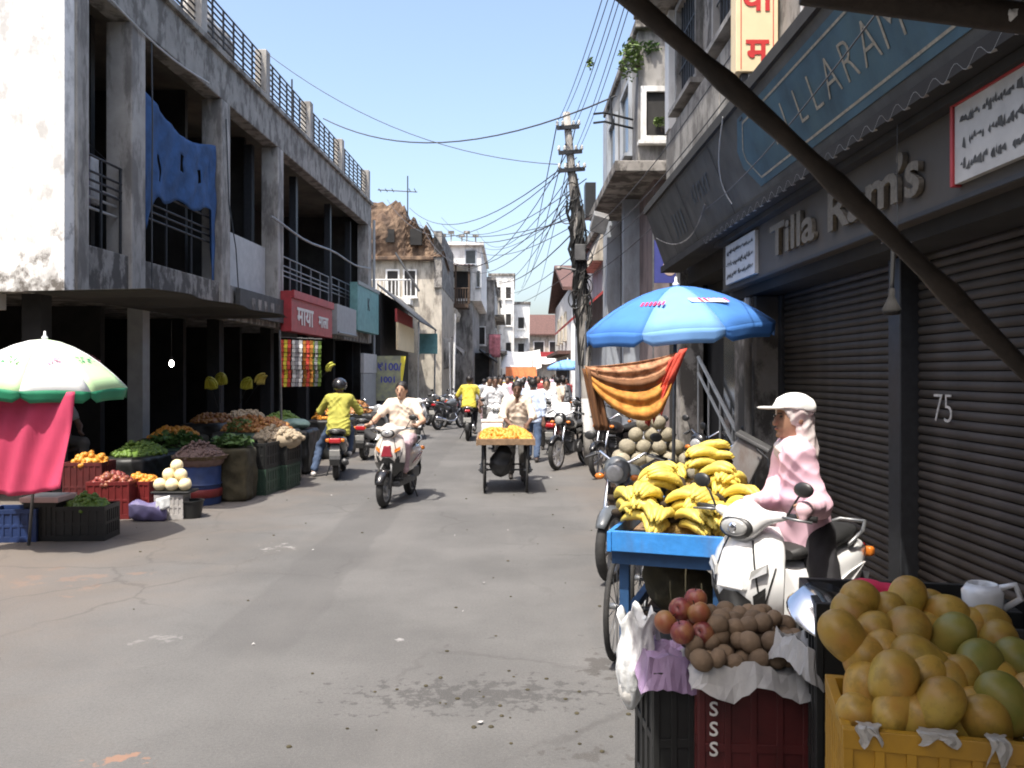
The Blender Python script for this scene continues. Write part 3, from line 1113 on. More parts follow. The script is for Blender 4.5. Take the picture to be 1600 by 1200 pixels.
# big slanted fascia with the painted name
FS = thing('painted_fascia', 'large slanted fascia sign painted blue and grey with faded cream capitals', 'signboard', (0, 0, 0))
FY0, FY1, FZ0, FZ1 = 2.2, 11.2, 3.13, 3.80
q = MB()
q.prism([(XF0, FZ0), (XF1, FZ1), (XF1 + 0.42, FZ1), (XF0 + 0.2, FZ0)], 'y', FY0, FY1)
q.build('board', 'sign_grey', FS)
MB().bb(XF1 - 0.03, XF1 + 0.42, FY0 - 0.02, FY1 + 0.02, FZ1 + 0.003, FZ1 + 0.09).build('top_cap', 'near_black', FS)
MB().bb(XF0 - 0.05, XF0 + 0.2, FY0 - 0.02, FY1 + 0.02, FZ0 - 0.08, FZ0 - 0.003).build('lower_beam', 'near_black', FS)
fup = Vector((XF1 - XF0, 0, FZ1 - FZ0))
FL = fup.length
fup.normalize()
fn = Vector((0, -1, 0)).cross(fup).normalized()


def on_f(y, t, d=0.0):
    """point on the fascia face: y along the street, t 0..1 up the face, d out of it"""
    return Vector((XF0, y, FZ0)) + fup * FL * t + fn * d


def f_panel(poly, name, m, d=0.006, parent=FS):
    n = len(poly)
    vs = [on_f(y, t, d) for y, t in poly] + [on_f(y, t, -0.002) for y, t in poly]
    fs = [tuple(range(n)), tuple(range(2 * n - 1, n - 1, -1))] + [(j % n, (j + 1) % n, (j + 1) % n + n, j % n + n) for j in range(n)]
    return MB().add(vs, fs).build(name, m, parent)


bl = f_panel([(7.0, 0.42), (6.75, 0.12), (2.25, 0.12), (2.25, 0.9), (6.75, 0.9), (7.0, 0.62)], 'blue_panel', 'sign_blue')


def f_line(pts, w, name='border_line', m='letter_cream', parent=None):
    mb = MB()
    for (a, b_) in zip(pts[:-1], pts[1:]):
        A, B = on_f(*a, 0.009), on_f(*b_, 0.009)
        d = (B - A).normalized()
        s_ = d.cross(fn) * w
        mb.add([A + s_, B + s_, B - s_, A - s_], [(0, 1, 2, 3)])
    return mb.build(name, m, parent or FS)


f_line([(2.3, 0.2), (6.66, 0.2), (6.86, 0.46), (6.86, 0.58), (6.66, 0.82), (2.3, 0.82)], 0.008)
for k, ch in enumerate('TILLARAM'):
    y = 6.12 - k * 0.265 - (0.04 if k > 1 else 0)
    letters('painted_letter', ch, 0.34, 'letter_cream', FS, frame(on_f(y, 0.5, 0.0095), (0, -1, 0), fup), 0.001, -0.006)
for y in (7.6, 9.1, 10.2):
    f_line([(y, 0.03), (y + 0.12, 0.97)], 0.008, 'panel_seam', 'near_black')
for k in range(6):
    f_line([(8.75 - k * 0.13, 0.5), (8.72 - k * 0.13, 0.72)], 0.012, 'faded_stroke', 'sign_faded')
    f_line([(8.75 - k * 0.13, 0.72 if k % 2 else 0.61), (8.68 - k * 0.13, 0.72 if k % 3 else 0.5)], 0.01, 'faded_stroke', 'sign_faded')
for k in range(4):
    f_line([(9.9 - k * 0.16, 0.25), (9.9 - k * 0.16, 0.62)], 0.02, 'faded_stroke', 'sign_faded')
# loose wire on the fascia
MB().tube([on_f(7.0 + 0.5 * math.sin(t * 2), 1.05 - t, 0.02 + 0.05 * math.sin(3 * t)) for t in np.linspace(0, 0.9, 10)], 0.006, 5).build('loose_wire', 'plate_white', FS)
MB().tube([on_f(10.9 - 2.6 * t, 0.5 - 1.2 * t * (1.1 - t), 0.04) for t in np.linspace(0, 1, 12)], 0.007, 5).build('loose_wire', 'concrete_pale', FS)

# cream projecting sign with red Devanagari letters
HS = thing('projecting_sign', 'cream vertical projecting sign with red Hindi letters above the fascia', 'signboard', (0, 6.6, 0))
x0, x1, zb = P(1150, 0, 6.6).x, P(1216, 0, 6.6).x, P(1180, 112, 6.6).z
MB().bb(x0, x1, 0, 0.16, zb, zb + 1.7).build('board', 'cream', HS, bevel=0.006)
ed = MB()
ed.bb(x0 + 0.035, x0 + 0.041, -0.004, -0.001, zb + 0.02, zb + 1.68).bb(x1 - 0.041, x1 - 0.035, -0.004, -0.001, zb + 0.02, zb + 1.68)
ed.build('border', 'letter_red', HS)
for k, ch in enumerate(('म', 'या', 'रा')):
    letters('red_letter', ch, 0.27, 'letter_red', HS, frame(((x0 + x1) / 2, -0.004, zb + 0.15 + 0.40 * k), (1, 0, 0), (0, 0, 1)), 0.002, 0.006)
MB().bb(x0 + 0.05, x0 + 0.1, 0.03, 0.1, zb - 0.35, zb - 0.002).build('post', 'iron', HS)
MB().bb(x0 + 0.1, x1 - 0.05, 0.02, 0.12, zb - 0.3, zb - 0.003).build('bracket_box', 'grey_paint', HS)
mt('red_cloth', (0.62, 0.03, 0.09), 0.8, var=0.15)
t_ = thing('red_cloth', 'bright red cloth hanging high beside the cream sign', 'cloth', (0, 5.6, 0))
a = P(1258, 45, 5.6)
MB().grid(cloth_sheet(lambda u, v: (a.x + 0.26 * u, 0.02 * math.sin(u * 14), a.z + 0.02 + v * 0.6), 12, 6)).build('sheet', 'red_cloth', t_, smooth=True, solid=0.004)
MB().tube([(a.x - 0.02, 0, a.z - 0.2), (a.x - 0.02, 0, a.z + 0.7)], 0.012, 6).build('pole', 'plate_white', t_)

# dark open shop beyond the pier
OS = thing('open_shop', 'dark open shop front behind the blue umbrella', 'shop', (0, 0, 0))
MB().bb(2.55, 6, 11.615, 14.0, -0.01, 3.3).build('back_wall', 'near_black', OS)
MB().bb(2.2, 2.5, 11.3, 11.61, 0, 3.1).build('column', 'concrete_old', OS)
MB().bb(2.3, 2.6, 8.76, 11.29, 2.9, 3.12).build('lintel', 'near_black', OS)
s_ = MB()
s_.tube([(2.42, 8.9, 0.95), (2.35, 10.9, 1.95)], 0.025, 6).tube([(2.42, 8.9, 0.75), (2.35, 10.9, 1.75)], 0.02, 6)
for k in range(5):
    t = k / 4
    s_.tube([(2.42 - .07 * t, 8.9 + 2 * t, -0.01), (2.42 - .07 * t, 8.9 + 2 * t, 0.95 + t)], 0.014, 6)
s_.build('stair_rail', 'grey_paint', OS)
MB().bb(2.45, 2.6, 9.2, 10.0, 0.0, 2.2).build('inner_door', 'glass_dark', OS)
MB().bb(2.38, 2.43, 9.0, 9.7, 2.3, 2.36).build('tube_light', 'plate_white', OS)

# ------------------------------------------------------------------ narrow old house with the broken window
NH = thing('narrow_house', 'narrow old plastered house with broken window and weeds on its roof', 'building', (0, 0, 0))
Yh = 14.5
xl, xr = P(997, 0, Yh).x, P(1062, 0, Yh).x
MB().bb(xl, xr + 2.5, Yh, 19.4, 5.25, 7.5).build('upper_wall', 'plaster_grey', NH)
MB().bb(xl + 0.28, xr + 2.5, Yh + 0.1, 19.4, 0, 5.247).build('lower_wall', 'plaster_mauve', NH)
MB().bb(xl - 0.06, xr + 0.2, Yh - 0.12, 19.5, 7.503, 7.66).build('cornice', 'concrete_old', NH, bevel=0.02)
MB().bb(xl - 0.45, xr + 0.3, Yh - 0.5, 18.6, 5.02, 5.2).build('balcony_slab', 'concrete_old', NH, bevel=0.015)
w_ = win(NH, (P(1009, 0, Yh).x, Yh, 5.72), (1, 0, 0), 0.43, 0.74, 0.07, 0.09, 'plaster_white', 'window_dark', sill=True)
for y in (15.2, 17.2):
    win(NH, (xl, y + 1.2, 5.7), (0, -1, 0), 1.1, 1.2, 0.06, 0.07, 'plaster_blue', 'glass_dark', sill=True)
MB().bb(xl - 0.02, xl + 0.277, 16.2, 16.5, 0, 5.01).build('column', 'plaster_blue', NH)
MB().bb(xl - 0.05, xl + 0.25, 18.8, 19.6, 0, 7.4).build('white_flank', 'plaster_blue', NH)
for z in (6.15, 6.0):
    MB().tube([(xl - 0.02, 15, z), (xl - 0.55, 14.6, z), (xl - 0.75, 14.4, z - 0.08)], 0.02, 6).build('bracket', 'iron', NH)
MB().tube([(xl - 0.4, 14.7, 5.9), (xl - 0.45, 14.65, 6.45)], 0.02, 6).build('bracket', 'iron', NH)
MB().box((xl - 0.55, 15.5, 4.45), (0.28, 0.5, 0.3), (R(20), R(15), 0)).build('meter_box', 'tin', NH, bevel=0.01)
for zc, s_ in ((6.9, 0.6), (5.5, 0.4)):
    MB().bb(P(1050, 0, Yh).x, P(1058, 0, Yh).x, Yh - 0.05, Yh - 0.003, zc - s_, zc + s_).build('pilaster', 'plaster_white', NH)
# weeds sprouting on it


def leaf_cluster(name, m, parent, c, rad, n, size, seed, drop=0.0):
    rr = random.Random(seed)
    mb = MB()
    for i in range(n):
        v = Vector((rr.gauss(0, 1), rr.gauss(0, 1), rr.gauss(0, 1)))
        v.normalize()
        v *= rr.random() ** 0.5
        p = Vector(c) + Vector((v.x * rad[0], v.y * rad[1], v.z * rad[2] - drop * v.length))
        a = Euler((rr.uniform(-1, 1), rr.uniform(-1, 1), rr.uniform(0, 6.28))).to_matrix()
        s = size * rr.uniform(0.6, 1.4)
        mb.add([p + a @ Vector(q) * s for q in ((0, -.5, 0), (.28, 0, .06), (0, .6, -.04), (-.28, 0, .06))], [(0, 1, 2, 3)])
    return mb.build(name, m, parent)


PL = thing('roof_weeds', 'green weeds sprouting from the broken cornice of the narrow house', 'plant', (0, 0, 0))
c = P(985, 85, 14.4)
leaf_cluster('leaves', 'leaf_light', PL, c, (0.22, 0.2, 0.36), 260, 0.09, 3, 0.1)
leaf_cluster('leaves', 'leaf', PL, P(1015, 75, 14.5), (0.2, 0.15, 0.12), 120, 0.08, 4)
st = MB()
for k in range(6):
    st.tube([P(1000, 105, 14.48), c + Vector((0.12 * math.sin(k * 2), 0.05 * k - 0.1, 0.2 * math.cos(k)))], [0.012, 0.004], 5)
st.build('stems', 'wood_dark', PL)
PL = thing('window_weed', 'small weed growing in the broken window', 'plant', (0, 0, 0))
leaf_cluster('leaves', 'leaf_light', PL, P(1030, 190, 14.4), (0.13, 0.05, 0.1), 60, 0.07, 5)
MB().tube([P(1034, 205, 14.45), P(1030, 185, 14.4)], [0.01, 0.004], 5).build('stems', 'wood_dark', PL)
# blue poster with a portrait-like blank
mt('poster_blue', (0.06, 0.07, 0.27), 0.5, var=0.15)
mt('poster_face', (0.55, 0.42, 0.36), 0.6, var=0.4, scale=14)
BP = thing('blue_poster', 'dark blue banner hung above the blue umbrella', 'banner', (0, 12.4, 0))
a, b_ = P(1022, 442, 12.4), P(1062, 375, 12.4)
MB().bb(a.x, b_.x, 0, 0.03, a.z, b_.z).build('sheet', 'poster_blue', BP)
MB().ball(((a.x + b_.x) / 2 + 0.04, -0.004, a.z + 0.22), (0.1, 0.003, 0.12), 12, 8).build('print', 'poster_face', BP)
MB().bb(a.x + 0.09, b_.x - 0.03, -0.006, -0.001, a.z + 0.42, a.z + 0.46).build('print', 'letter_white', BP)
MB().bb(a.x - 0.02, a.x - 0.002, -0.01, 0.02, 0, b_.z + 0.1).build('pole', 'steel_grey', BP)
MB().bb(P(1062, 0, 13.4).x - 0.02, P(1100, 0, 13.4).x, 0.9, 1.0, 0, 3.4).build('prop', 'near_black', BP)

# ------------------------------------------------------------------ houses further up the right side


def house(name, label, x0, x1, y0, y1, h, m, roof='flat', roof_m='concrete_old'):
    t = thing(name, label, 'building', (0, 0, 0))
    MB().bb(x0, x1, y0, y1, -0.01, h).build('wall', m, t)
    if roof == 'flat':
        MB().bb(x0 - 0.12, x1 + 0.12, y0 - 0.12, y1 + 0.12, h + 0.003, h + 0.25).build('roof', roof_m, t, bevel=0.03)
    else:
        ym = (y0 + y1) / 2
        MB().prism([(y0 - 0.6, h - 0.25), (ym, h + roof), (y1 + 0.6, h - 0.25), (y1 + 0.6, h - 0.1), (ym, h + roof + 0.16), (y0 - 0.6, h - 0.1)], 'x', x0 - 0.4, x1 + 0.4).build('roof', roof_m, t)
    return t


HR = house('pale_house', 'pale blue house behind the leaning pole with a red awning', 2.15, 6, 20.5, 29.5, 5.2, 'plaster_blue')
for z in (3.3,):
    for x in (2.35, 3.4):
        win(HR, (x, 20.5, z), (1, 0, 0), 0.6, 1.0, 0.06, 0.06, 'plaster_white', 'window_dark')
mt('awning_red', (0.36, 0.05, 0.05), 0.7, var=0.2)
MB().add([(1.35, 20.2, 3.0), (2.2, 20.2, 3.75), (2.2, 27, 3.75), (1.35, 27, 3.0), (1.35, 20.2, 2.93), (2.2, 20.2, 3.68), (2.2, 27, 3.68), (1.35, 27, 2.93)],
         [(0, 1, 2, 3), (7, 6, 5, 4), (0, 4, 5, 1), (1, 5, 6, 2), (2, 6, 7, 3), (3, 7, 4, 0)]).build('red_awning', 'awning_red', HR)
MB().add([(1.9, 20.3, 4.4), (2.4, 20.3, 5.9), (2.9, 20.3, 4.4), (1.9, 23, 4.4), (2.4, 23, 5.9), (2.9, 23, 4.4)],
         [(0, 2, 1), (3, 4, 5), (0, 1, 4, 3), (1, 2, 5, 4), (2, 0, 3, 5)]).build('cream_gable', 'plaster_cream', HR)
MB().bb(1.75, 2.0, 20.6, 21.0, 5.46, 6.3).build('water_tank', 'black_plastic', HR)
HR = house('white_corner_house', 'white house with brown eave far up the right side', 2.6, 8, 38, 52, 5.6, 'plaster_white', 1.6, 'roof_tile')
for x in (2.9, 4.1, 5.3):
    win(HR, (x, 38, 3.4), (1, 0, 0), 0.7, 1.2, 0.08, 0.08, 'plaster_cream', 'window_dark')
for y in (41, 44, 47):
    win(HR, (2.6, y + 1, 3.4), (0, -1, 0), 0.9, 1.2, 0.08, 0.08, 'plaster_cream', 'window_dark')
MB().bb(2.0, 2.6, 38.2, 50, 2.6, 2.75).build('canopy', 'roof_tile', HR)
MB().bb(2.597, 2.62, 39, 51.5, 0.0, 2.4).build('painted_opening', 'near_black', HR)  # thin dark sheet on the wall; an open shop's shade as colour
HR = house('grey_far_house', 'grey house at the far right bend of the street', 4.2, 12, 58, 80, 6.2, 'plaster_grey')
for x in (4.6, 6.0, 7.4):
    win(HR, (x, 58, 3.6), (1, 0, 0), 0.8, 1.4, 0.08, 0.08, 'plaster_white', 'window_dark')

# ------------------------------------------------------------------ far end of the street
EB = house('tiled_end_house', 'house with brown tiled roof closing the end of the street', 1.9, 9.5, 101, 112, 6.4, 'plaster_cream', 2.4, 'roof_tile')
for x in (2.6, 4.4, 6.2):
    win(EB, (x, 101, 3.9), (1, 0, 0), 1.1, 1.5, 0.1, 0.1, 'plaster_white', 'window_dark')
MB().bb(1.7, 9.6, 99.6, 101, 3.0, 3.2).build('balcony', 'awning_red', EB)
MB().bb(1.9, 6.5, 99.7, 99.8, 3.2, 4.2).build('balcony_front', 'red_sign', EB)
WB = house('white_tower_house', 'tall sunlit white house at the bend of the street', -2.2, 0.2, 84, 98, 11.2, 'plaster_white')
for z in (3.6, 6.4, 9.0):
    for x in (-1.6, -0.6):
        win(WB, (x, 84, z), (1, 0, 0), 0.5, 1.1, 0.08, 0.08, 'plaster_white', 'window_dark')
WB2 = house('white_stepped_house', 'lower white house joined to the tall white one', 0.25, 1.75, 86, 99, 8.6, 'plaster_white')
for z in (3.6, 6.2):
    win(WB2, (0.6, 86, z), (1, 0, 0), 0.6, 1.1, 0.08, 0.08, 'plaster_white', 'window_dark')
MB().bb(0.1, 1.6, 85.0, 86, 5.2, 5.35).build('balcony', 'plaster_white', WB2)
# white street tarpaulins at the far end
for k, (px0, px1, py0, py1, Y) in enumerate(((783, 845, 545, 590, 64), (830, 872, 552, 566, 58))):
    t_ = thing('street_tarpaulin', ['large white tarpaulin stretched over the far market', 'small white tarpaulin beside the far blue umbrella'][k], 'tarpaulin', (0, Y, 0))
    A, B = P(px0, py1, Y), P(px1, py0, Y)
    MB().grid(cloth_sheet(lambda u, v: (A.x + (B.x - A.x) * u, -1.5 + 3.5 * v, A.z + (B.z - A.z) * (0.35 + 0.65 * v) - 0.35 * math.sin(math.pi * u) * (1 - 0.4 * v)), 16, 8)).build(
        'sheet', 'canvas_white', t_, smooth=True, solid=0.01)
    for x in (A.x + 0.05, B.x - 0.05):
        MB().tube([(x, -1.4, 0), (x, -1.4, A.z + (B.z - A.z) * 0.3)], 0.04, 6).build('pole', 'steel_grey', t_)
mt('orange_tarp', (0.45, 0.13, 0.04), 0.8, var=0.2)
t_ = thing('orange_stall_awning', 'orange brown stall awning far up the street', 'awning', (0, 55, 0))
A = P(790, 590, 55)
MB().grid(cloth_sheet(lambda u, v: (A.x + 2.0 * u, 1.6 * v, A.z + 0.0 + 0.7 * v - 0.06 * math.sin(u * 30) * (1 - v)), 24, 4)).build('sheet', 'orange_tarp', t_, smooth=True, solid=0.01)
for x in (A.x, A.x + 2.0):
    MB().tube([(x, 0.1, 0), (x, 0.1, A.z)], 0.03, 6).build('pole', 'steel_grey', t_)

# ------------------------------------------------------------------ left side, further up
# ruined brick house
RU = thing('ruined_house', 'crumbling brown brick house with jagged broken top', 'building', (0, 0, 0))
Yr = 40.0
pro = [(560, 322), (590, 318), (618, 315), (632, 320), (636, 340), (650, 344), (653, 352), (670, 354), (674, 372), (688, 378), (690, 396), (694, 420)]
top = [(P(x, y, Yr).x, P(x, y, Yr).z) for x, y in pro]
q = MB()
rr = random.Random(5)
fine_top = []
for (a, b_) in zip(top[:-1], top[1:]):
    for k in range(4):
        t = k / 4
        fine_top.append((a[0] + (b_[0] - a[0]) * t, a[1] + (b_[1] - a[1]) * t + rr.uniform(-0.14, 0.12)))
fine_top.append(top[-1])
zc = P(0, 402, Yr).z
# front wall as an uneven relief so that broken brickwork shows light and shade
rows_ = []
for (x, zt) in fine_top:
    col = []
    for j in range(17):
        z = zc + (max(zt, zc + 0.3) - zc) * j / 16
        col.append(Vector((x, Yr + rr.uniform(-0.035, 0.035) + 0.10 * math.sin(x * 3.1 + z * 1.3) + 0.14 * math.sin(z * 2.1 - x), z)))
    rows_.append(col)
back = [[Vector((p.x, Yr + 6, p.z - 0.6)) for p in (c[-1],)] for c in rows_]
q.grid(rows_)
q.grid([[c[-1], Vector((c[-1].x, Yr + 4, c[-1].z - 0.5 + rr.uniform(-.3, .3)))] for c in rows_])
q.build('broken_wall', 'brick_ruin', RU)
xr_ = P(690, 0, Yr).x
MB().bb(-9, xr_, Yr + 0.05, Yr + 9, 0, zc + 0.02).build('wall', 'plaster_cream', RU)
MB().bb(xr_ - 0.35, xr_ + 0.02, Yr - 0.1, Yr + 8, zc - 1.4, zc + 1.2).build('side_wall', 'concrete_old', RU)
MB().bb(-8, xr_ - 0.36, Yr - 0.32, Yr + 0.04, zc - 0.16, zc + 0.02).build('cornice', 'brick_ruin', RU, bevel=0.03)
for px, py, w_, h_ in ((640, 382, 0.55, 0.75), (602, 378, 0.4, 0.6)):
    A = P(px, py, Yr - 0.25)
    MB().bb(A.x, A.x + w_, Yr - 0.17, Yr + 0.1, A.z, A.z + h_).build('painted_hole', 'near_black', RU)  # dark box on solid wall; the shade of a hole put into colour
MB().bb(P(585, 0, Yr).x, P(645, 0, Yr).x, Yr - 1.0, Yr + 0.04, P(0, 478, Yr).z, P(0, 470, Yr).z).build('balcony_slab', 'plaster_white', RU)
r_ = MB()
for px in range(588, 646, 6):
    x = P(px, 0, Yr - 0.9).x
    r_.tube([(x, Yr - 0.92, P(0, 470, Yr).z), (x, Yr - 0.92, P(0, 470, Yr).z + 0.85)], 0.03, 5)
r_.tube([(P(585, 0, Yr).x, Yr - 0.92, P(0, 470, Yr).z + 0.87), (P(646, 0, Yr - 0.92).x, Yr - 0.92, P(0, 470, Yr).z + 0.87)], 0.04, 6)
r_.build('balcony_railing', 'plaster_white', RU)
for px in (605, 632):
    win(RU, (P(px, 0, Yr).x, Yr + 0.05, P(0, 462, Yr).z), (1, 0, 0), 0.5, 1.15, 0.08, 0.07, 'plaster_white', 'window_dark')
MB().tube([(P(618, 0, 39).x, 39, P(0, 395, 39).z), (P(655, 0, 38.6).x, 38.6, P(0, 455, 38.6).z)], 0.05, 6).build('leaning_pipe', 'iron', RU)
MB().add([P(668, 350, Yr) + Vector((0, -0.5, 0)), P(694, 390, Yr) + Vector((0, -0.5, 0)), P(694, 388, Yr + 4), P(668, 348, Yr + 4)], [(0, 1, 2, 3)]).build('tin_flap', 'tin_dark', RU, solid=0.03)
# low shop with tin awning in front of it
LS = thing('tin_awning_shop', 'low shop with dark tin awning next to the concrete building', 'shop', (0, 0, 0))
MB().bb(-8, -4.75, 31.2, 39.5, 0, 4.7).build('wall', 'near_black', LS)
o = corrugated(31.3, 38.5, [(-4.9, P(0, 455, 33).z + 0.1), (-3.35, P(0, 510, 35).z)], 0.2, 0.03, 'y', 4)
o.build('tin_awning', 'tin_dark', LS, smooth=True, solid=0.01)
MB().bb(-4.2, -4.13, 31.3, 36.5, 2.6, 3.6).build('signboard', 'cream', LS)
MB().bb(-4.25, -4.18, 31.4, 36.4, 3.62, 4.1).build('signboard', 'awning_red', LS)
MB().bb(-4.15, -3.3, 38.2, 38.3, 2.6, 3.5).build('front_panel', 'teal_sign', LS)
for y in (31.5, 38.3):
    MB().tube([(-3.45, y, 0), (-3.4, y, P(0, 510, 35).z)], 0.04, 6).build('post', 'steel_grey', LS)
# yellow and grey banner with blue print
mt('banner_grey', (0.30, 0.31, 0.28), 0.6, var=0.35, scale=5, col2=(0.36, 0.38, 0.2))
mt('banner_blue', (0.05, 0.06, 0.30), 0.6, var=0.2)
mt('banner_yellow', (0.72, 0.62, 0.06), 0.6, var=0.1)
BN = thing('sale_banner', 'grey and yellow shop banner with blue figures', 'banner', (0, 30.5, 0))
A, B = P(586, 626, 30.5), P(626, 556, 30.5)
MB().bb(A.x, B.x, 0, 0.03, A.z, B.z).build('sheet', 'banner_grey', BN)
MB().prism([(B.x + 0.002, A.z + 0.2), (B.x + 0.18, B.z - 0.02), (B.x + 0.002, B.z)], 'y', 0, 0.03).build('yellow_edge', 'banner_yellow', BN)
letters('print', '₹100/', 0.36, 'banner_blue', BN, frame(((A.x + B.x) / 2 + 0.06, -0.006, B.z - 0.4), (1, 0, 0), (0, 0, 1)), 0.003, 0.008)
letters('print', '1001', 0.3, 'banner_blue', BN, frame(((A.x + B.x) / 2, -0.006, B.z - 0.85), (1, 0, 0), (0, 0, 1)), 0.003, 0.008)
for x in (A.x + 0.03, B.x - 0.03):
    MB().tube([(x, 0.05, 0), (x, 0.05, B.z)], 0.02, 6).build('post', 'iron', BN)

# house with the brown balcony
BH = thing('balcony_house', 'shabby house with brown tin balcony and white upper storey', 'building', (0, 0, 0))
Yb = 50.0
X = lambda px: P(px, 0, Yb).x
Z = lambda py: P(0, py, Yb).z
MB().bb(X(684), X(752), Yb, Yb + 11, Z(470), Z(384)).build('upper_wall', 'plaster_white', BH)
MB().bb(X(680), X(756), Yb - 0.3, Yb + 11.2, Z(384) + 0.003, Z(379)).build('roof', 'plaster_white', BH)
MB().bb(X(660), X(738), Yb + 0.2, Yb + 11, 0, Z(470) - 0.003).build('lower_wall', 'plaster_grey', BH)
MB().bb(X(684), X(702), Yb - 0.06, Yb - 0.003, Z(440), Z(386)).build('brick_strip', 'brick_ruin', BH)
win(BH, (X(728), Yb, Z(412)), (1, 0, 0), 0.55, 0.75, 0.06, 0.06, 'plaster_blue', 'glass_dark')
corrugated(X(686), X(742), [(Yb - 1.9, Z(420)), (Yb, Z(414))], 0.22, 0.03, 'x', 4).build('tin_roof', 'roof_tile', BH, smooth=True, solid=0.02)
MB().bb(X(688), X(735), Yb - 0.05, Yb - 0.004, Z(466), Z(424)).build('painted_recess', 'near_black', BH)  # flat dark sheet; shade below the tin roof put into its colour
MB().bb(X(690), X(734), Yb - 1.7, Yb - 0.06, Z(484), Z(478)).build('balcony_slab', 'wood_dark', BH)
r_ = MB()
for px in range(691, 735, 4):
    r_.tube([(X(px) * (Yb - 1.65) / Yb, Yb - 1.65, Z(478)), (X(px) * (Yb - 1.65) / Yb, Yb - 1.65, Z(455))], 0.035, 5)
r_.tube([(X(690) * 0.967, Yb - 1.65, Z(455)), (X(734) * 0.967, Yb - 1.65, Z(455))], 0.05, 6)
r_.build('balcony_railing', 'wood_dark', BH)
for px in (692, 712, 733):
    MB().bb(X(px) * 0.967 - 0.05, X(px) * 0.967 + 0.05, Yb - 1.7, Yb - 1.6, Z(478), Z(419)).build('balcony_post', 'wood_dark', BH)
sd = SDF(0.12, 0.2)
sd.ell((X(703), Yb - 1.5, Z(492)), (0.55, 0.5, 0.4)).ell((X(712), Yb - 1.3, Z(498)), (0.4, 0.4, 0.35))
sd.build('stored_sacks', 'plaster_cream', BH, wrinkle=0.04, wscale=3)
win(BH, (X(668), Yb + 0.2, Z(500)), (1, 0, 0), 0.6, 1.0, 0.06, 0.06, 'plaster_white', 'window_dark')
win(BH, (X(745), Yb, Z(448)), (1, 0, 0), 0.18, 0.9, 0.06, 0.03, 'plaster_blue', 'glass_dark')
for k, px in enumerate((690, 703, 720, 728, 742)):
    MB().tube([(X(px), Yb + 1, Z(379)), (X(px), Yb + 1, Z(379) + 0.5 + 0.2 * (k % 2))], 0.04, 5).box((X(px), Yb + 1, Z(379) + 0.55 + 0.2 * (k % 2)), (0.35, 0.3, 0.14)).build('roof_clutter', 'concrete_old', BH)
# white slatted stair gate hanging out on the left
WG = thing('white_balcony', 'small tilted white slatted balcony jutting over the far shops', 'balcony', (0, 42.5, 0))
A, B = P(657, 530, 42.5), P(692, 492, 42.5)
r_ = MB()
for k in range(6):
    t = k / 5
    r_.tube([(A.x + (B.x - A.x) * t, 0, A.z + 0.05), (A.x + (B.x - A.x) * t - 0.18, 0, B.z)], 0.035, 5)
r_.tube([(A.x - 0.18, 0, B.z), (B.x - 0.18, 0, B.z)], 0.05, 6)
r_.build('railing', 'plaster_white', WG)
MB().bb(A.x - 0.1, B.x + 0.1, -0.1, 1.4, A.z - 0.12, A.z).build('slab', 'plaster_white', WG)
MB().bb(A.x, A.x + 0.1, 0.4, 0.5, 0, A.z - 0.122).build('support', 'steel_grey', WG)
# dark shop fronts below
DS = thing('dark_shop_row', 'row of dark shop openings with ragged awnings below the balcony house', 'shop', (0, 0, 0))
MB().bb(-6.2, -3.4, 41, 49.8, 0, 3.3).build('wall', 'near_black', DS)
for k, (y, x, z, w) in enumerate(((41.5, -2.75, 2.9, 3.0), (45.2, -2.6, 3.0, 3.6))):
    MB().grid(cloth_sheet(lambda u, v: (-3.4 + (x + 3.4) * v, y + w * u, z + 0.5 - 0.7 * v - 0.18 * math.sin(math.pi * u * 2) * v), 16, 6)).build('ragged_awning', ['dark_tarp', 'plaster_grey'][k], DS, smooth=True, solid=0.01)
MB().grid(cloth_sheet(lambda u, v: (P(682, 0, 41).x + 0.75 * u, 41.2 + 0.05 * math.sin(9 * u), P(0, 530, 41).z - 1.5 * v + 0.15 * u), 10, 8)).build('hung_sack_cloth', 'plaster_grey', DS, smooth=True, solid=0.01)
MB().tube([(P(708, 0, 41).x, 41, 0), (P(711, 0, 41).x, 41, P(0, 490, 41).z)], 0.06, 8).build('white_pole', 'plaster_white', DS)
MB().tube([(P(704, 0, 40.8).x, 40.8, 0), (P(702, 0, 40.8).x, 40.8, P(0, 535, 41).z)], 0.035, 8).build('white_pole', 'plaster_white', DS)
# grey house and its neighbour
GH = house('tall_grey_house', 'tall grey stained house halfway up the left side', X(700) * 62 / Yb, P(772, 0, 61).x, 61.3, 74, P(0, 440, 62).z, 'plaster_grey')
xg = P(772, 0, 61).x
for z in (3.8, 6.2):
    win(GH, (P(742, 0, 61.3).x, 61.3, z), (1, 0, 0), 0.7, 1.2, 0.08, 0.08, 'plaster_white', 'window_dark')
    for y in (64, 68, 71):
        win(GH, (xg, y, z), (0, 1, 0), 1.0, 1.2, 0.1, 0.08, 'plaster_white', 'window_dark')
MB().bb(xg + 0.003, xg + 0.9, 62, 73, 3.2, 3.35).build('balcony', 'concrete_old', GH)
MB().bb(xg + 0.003, xg + 0.7, 62, 73, 5.8, 5.95).build('balcony', 'concrete_old', GH)
t_ = thing('hanging_red_cloth', 'red and white clothes hung on the tall grey house', 'cloth', (0, 60.5, 0))
A = P(764, 545, 60.5)
MB().grid(cloth_sheet(lambda u, v: (A.x + 0.8 * u, 0.05 * math.sin(u * 9), A.z + 1.0 - 1.6 * v), 8, 6)).build('sheet', mt('cloth_rose', (0.45, 0.16, 0.18), 0.8, var=0.4, scale=4), t_, smooth=True, solid=0.01)
MB().tube([(A.x - 0.1, 0, A.z + 1.02), (A.x + 0.9, 0.6, A.z + 1.02)], 0.02, 5).build('line', 'iron', t_)
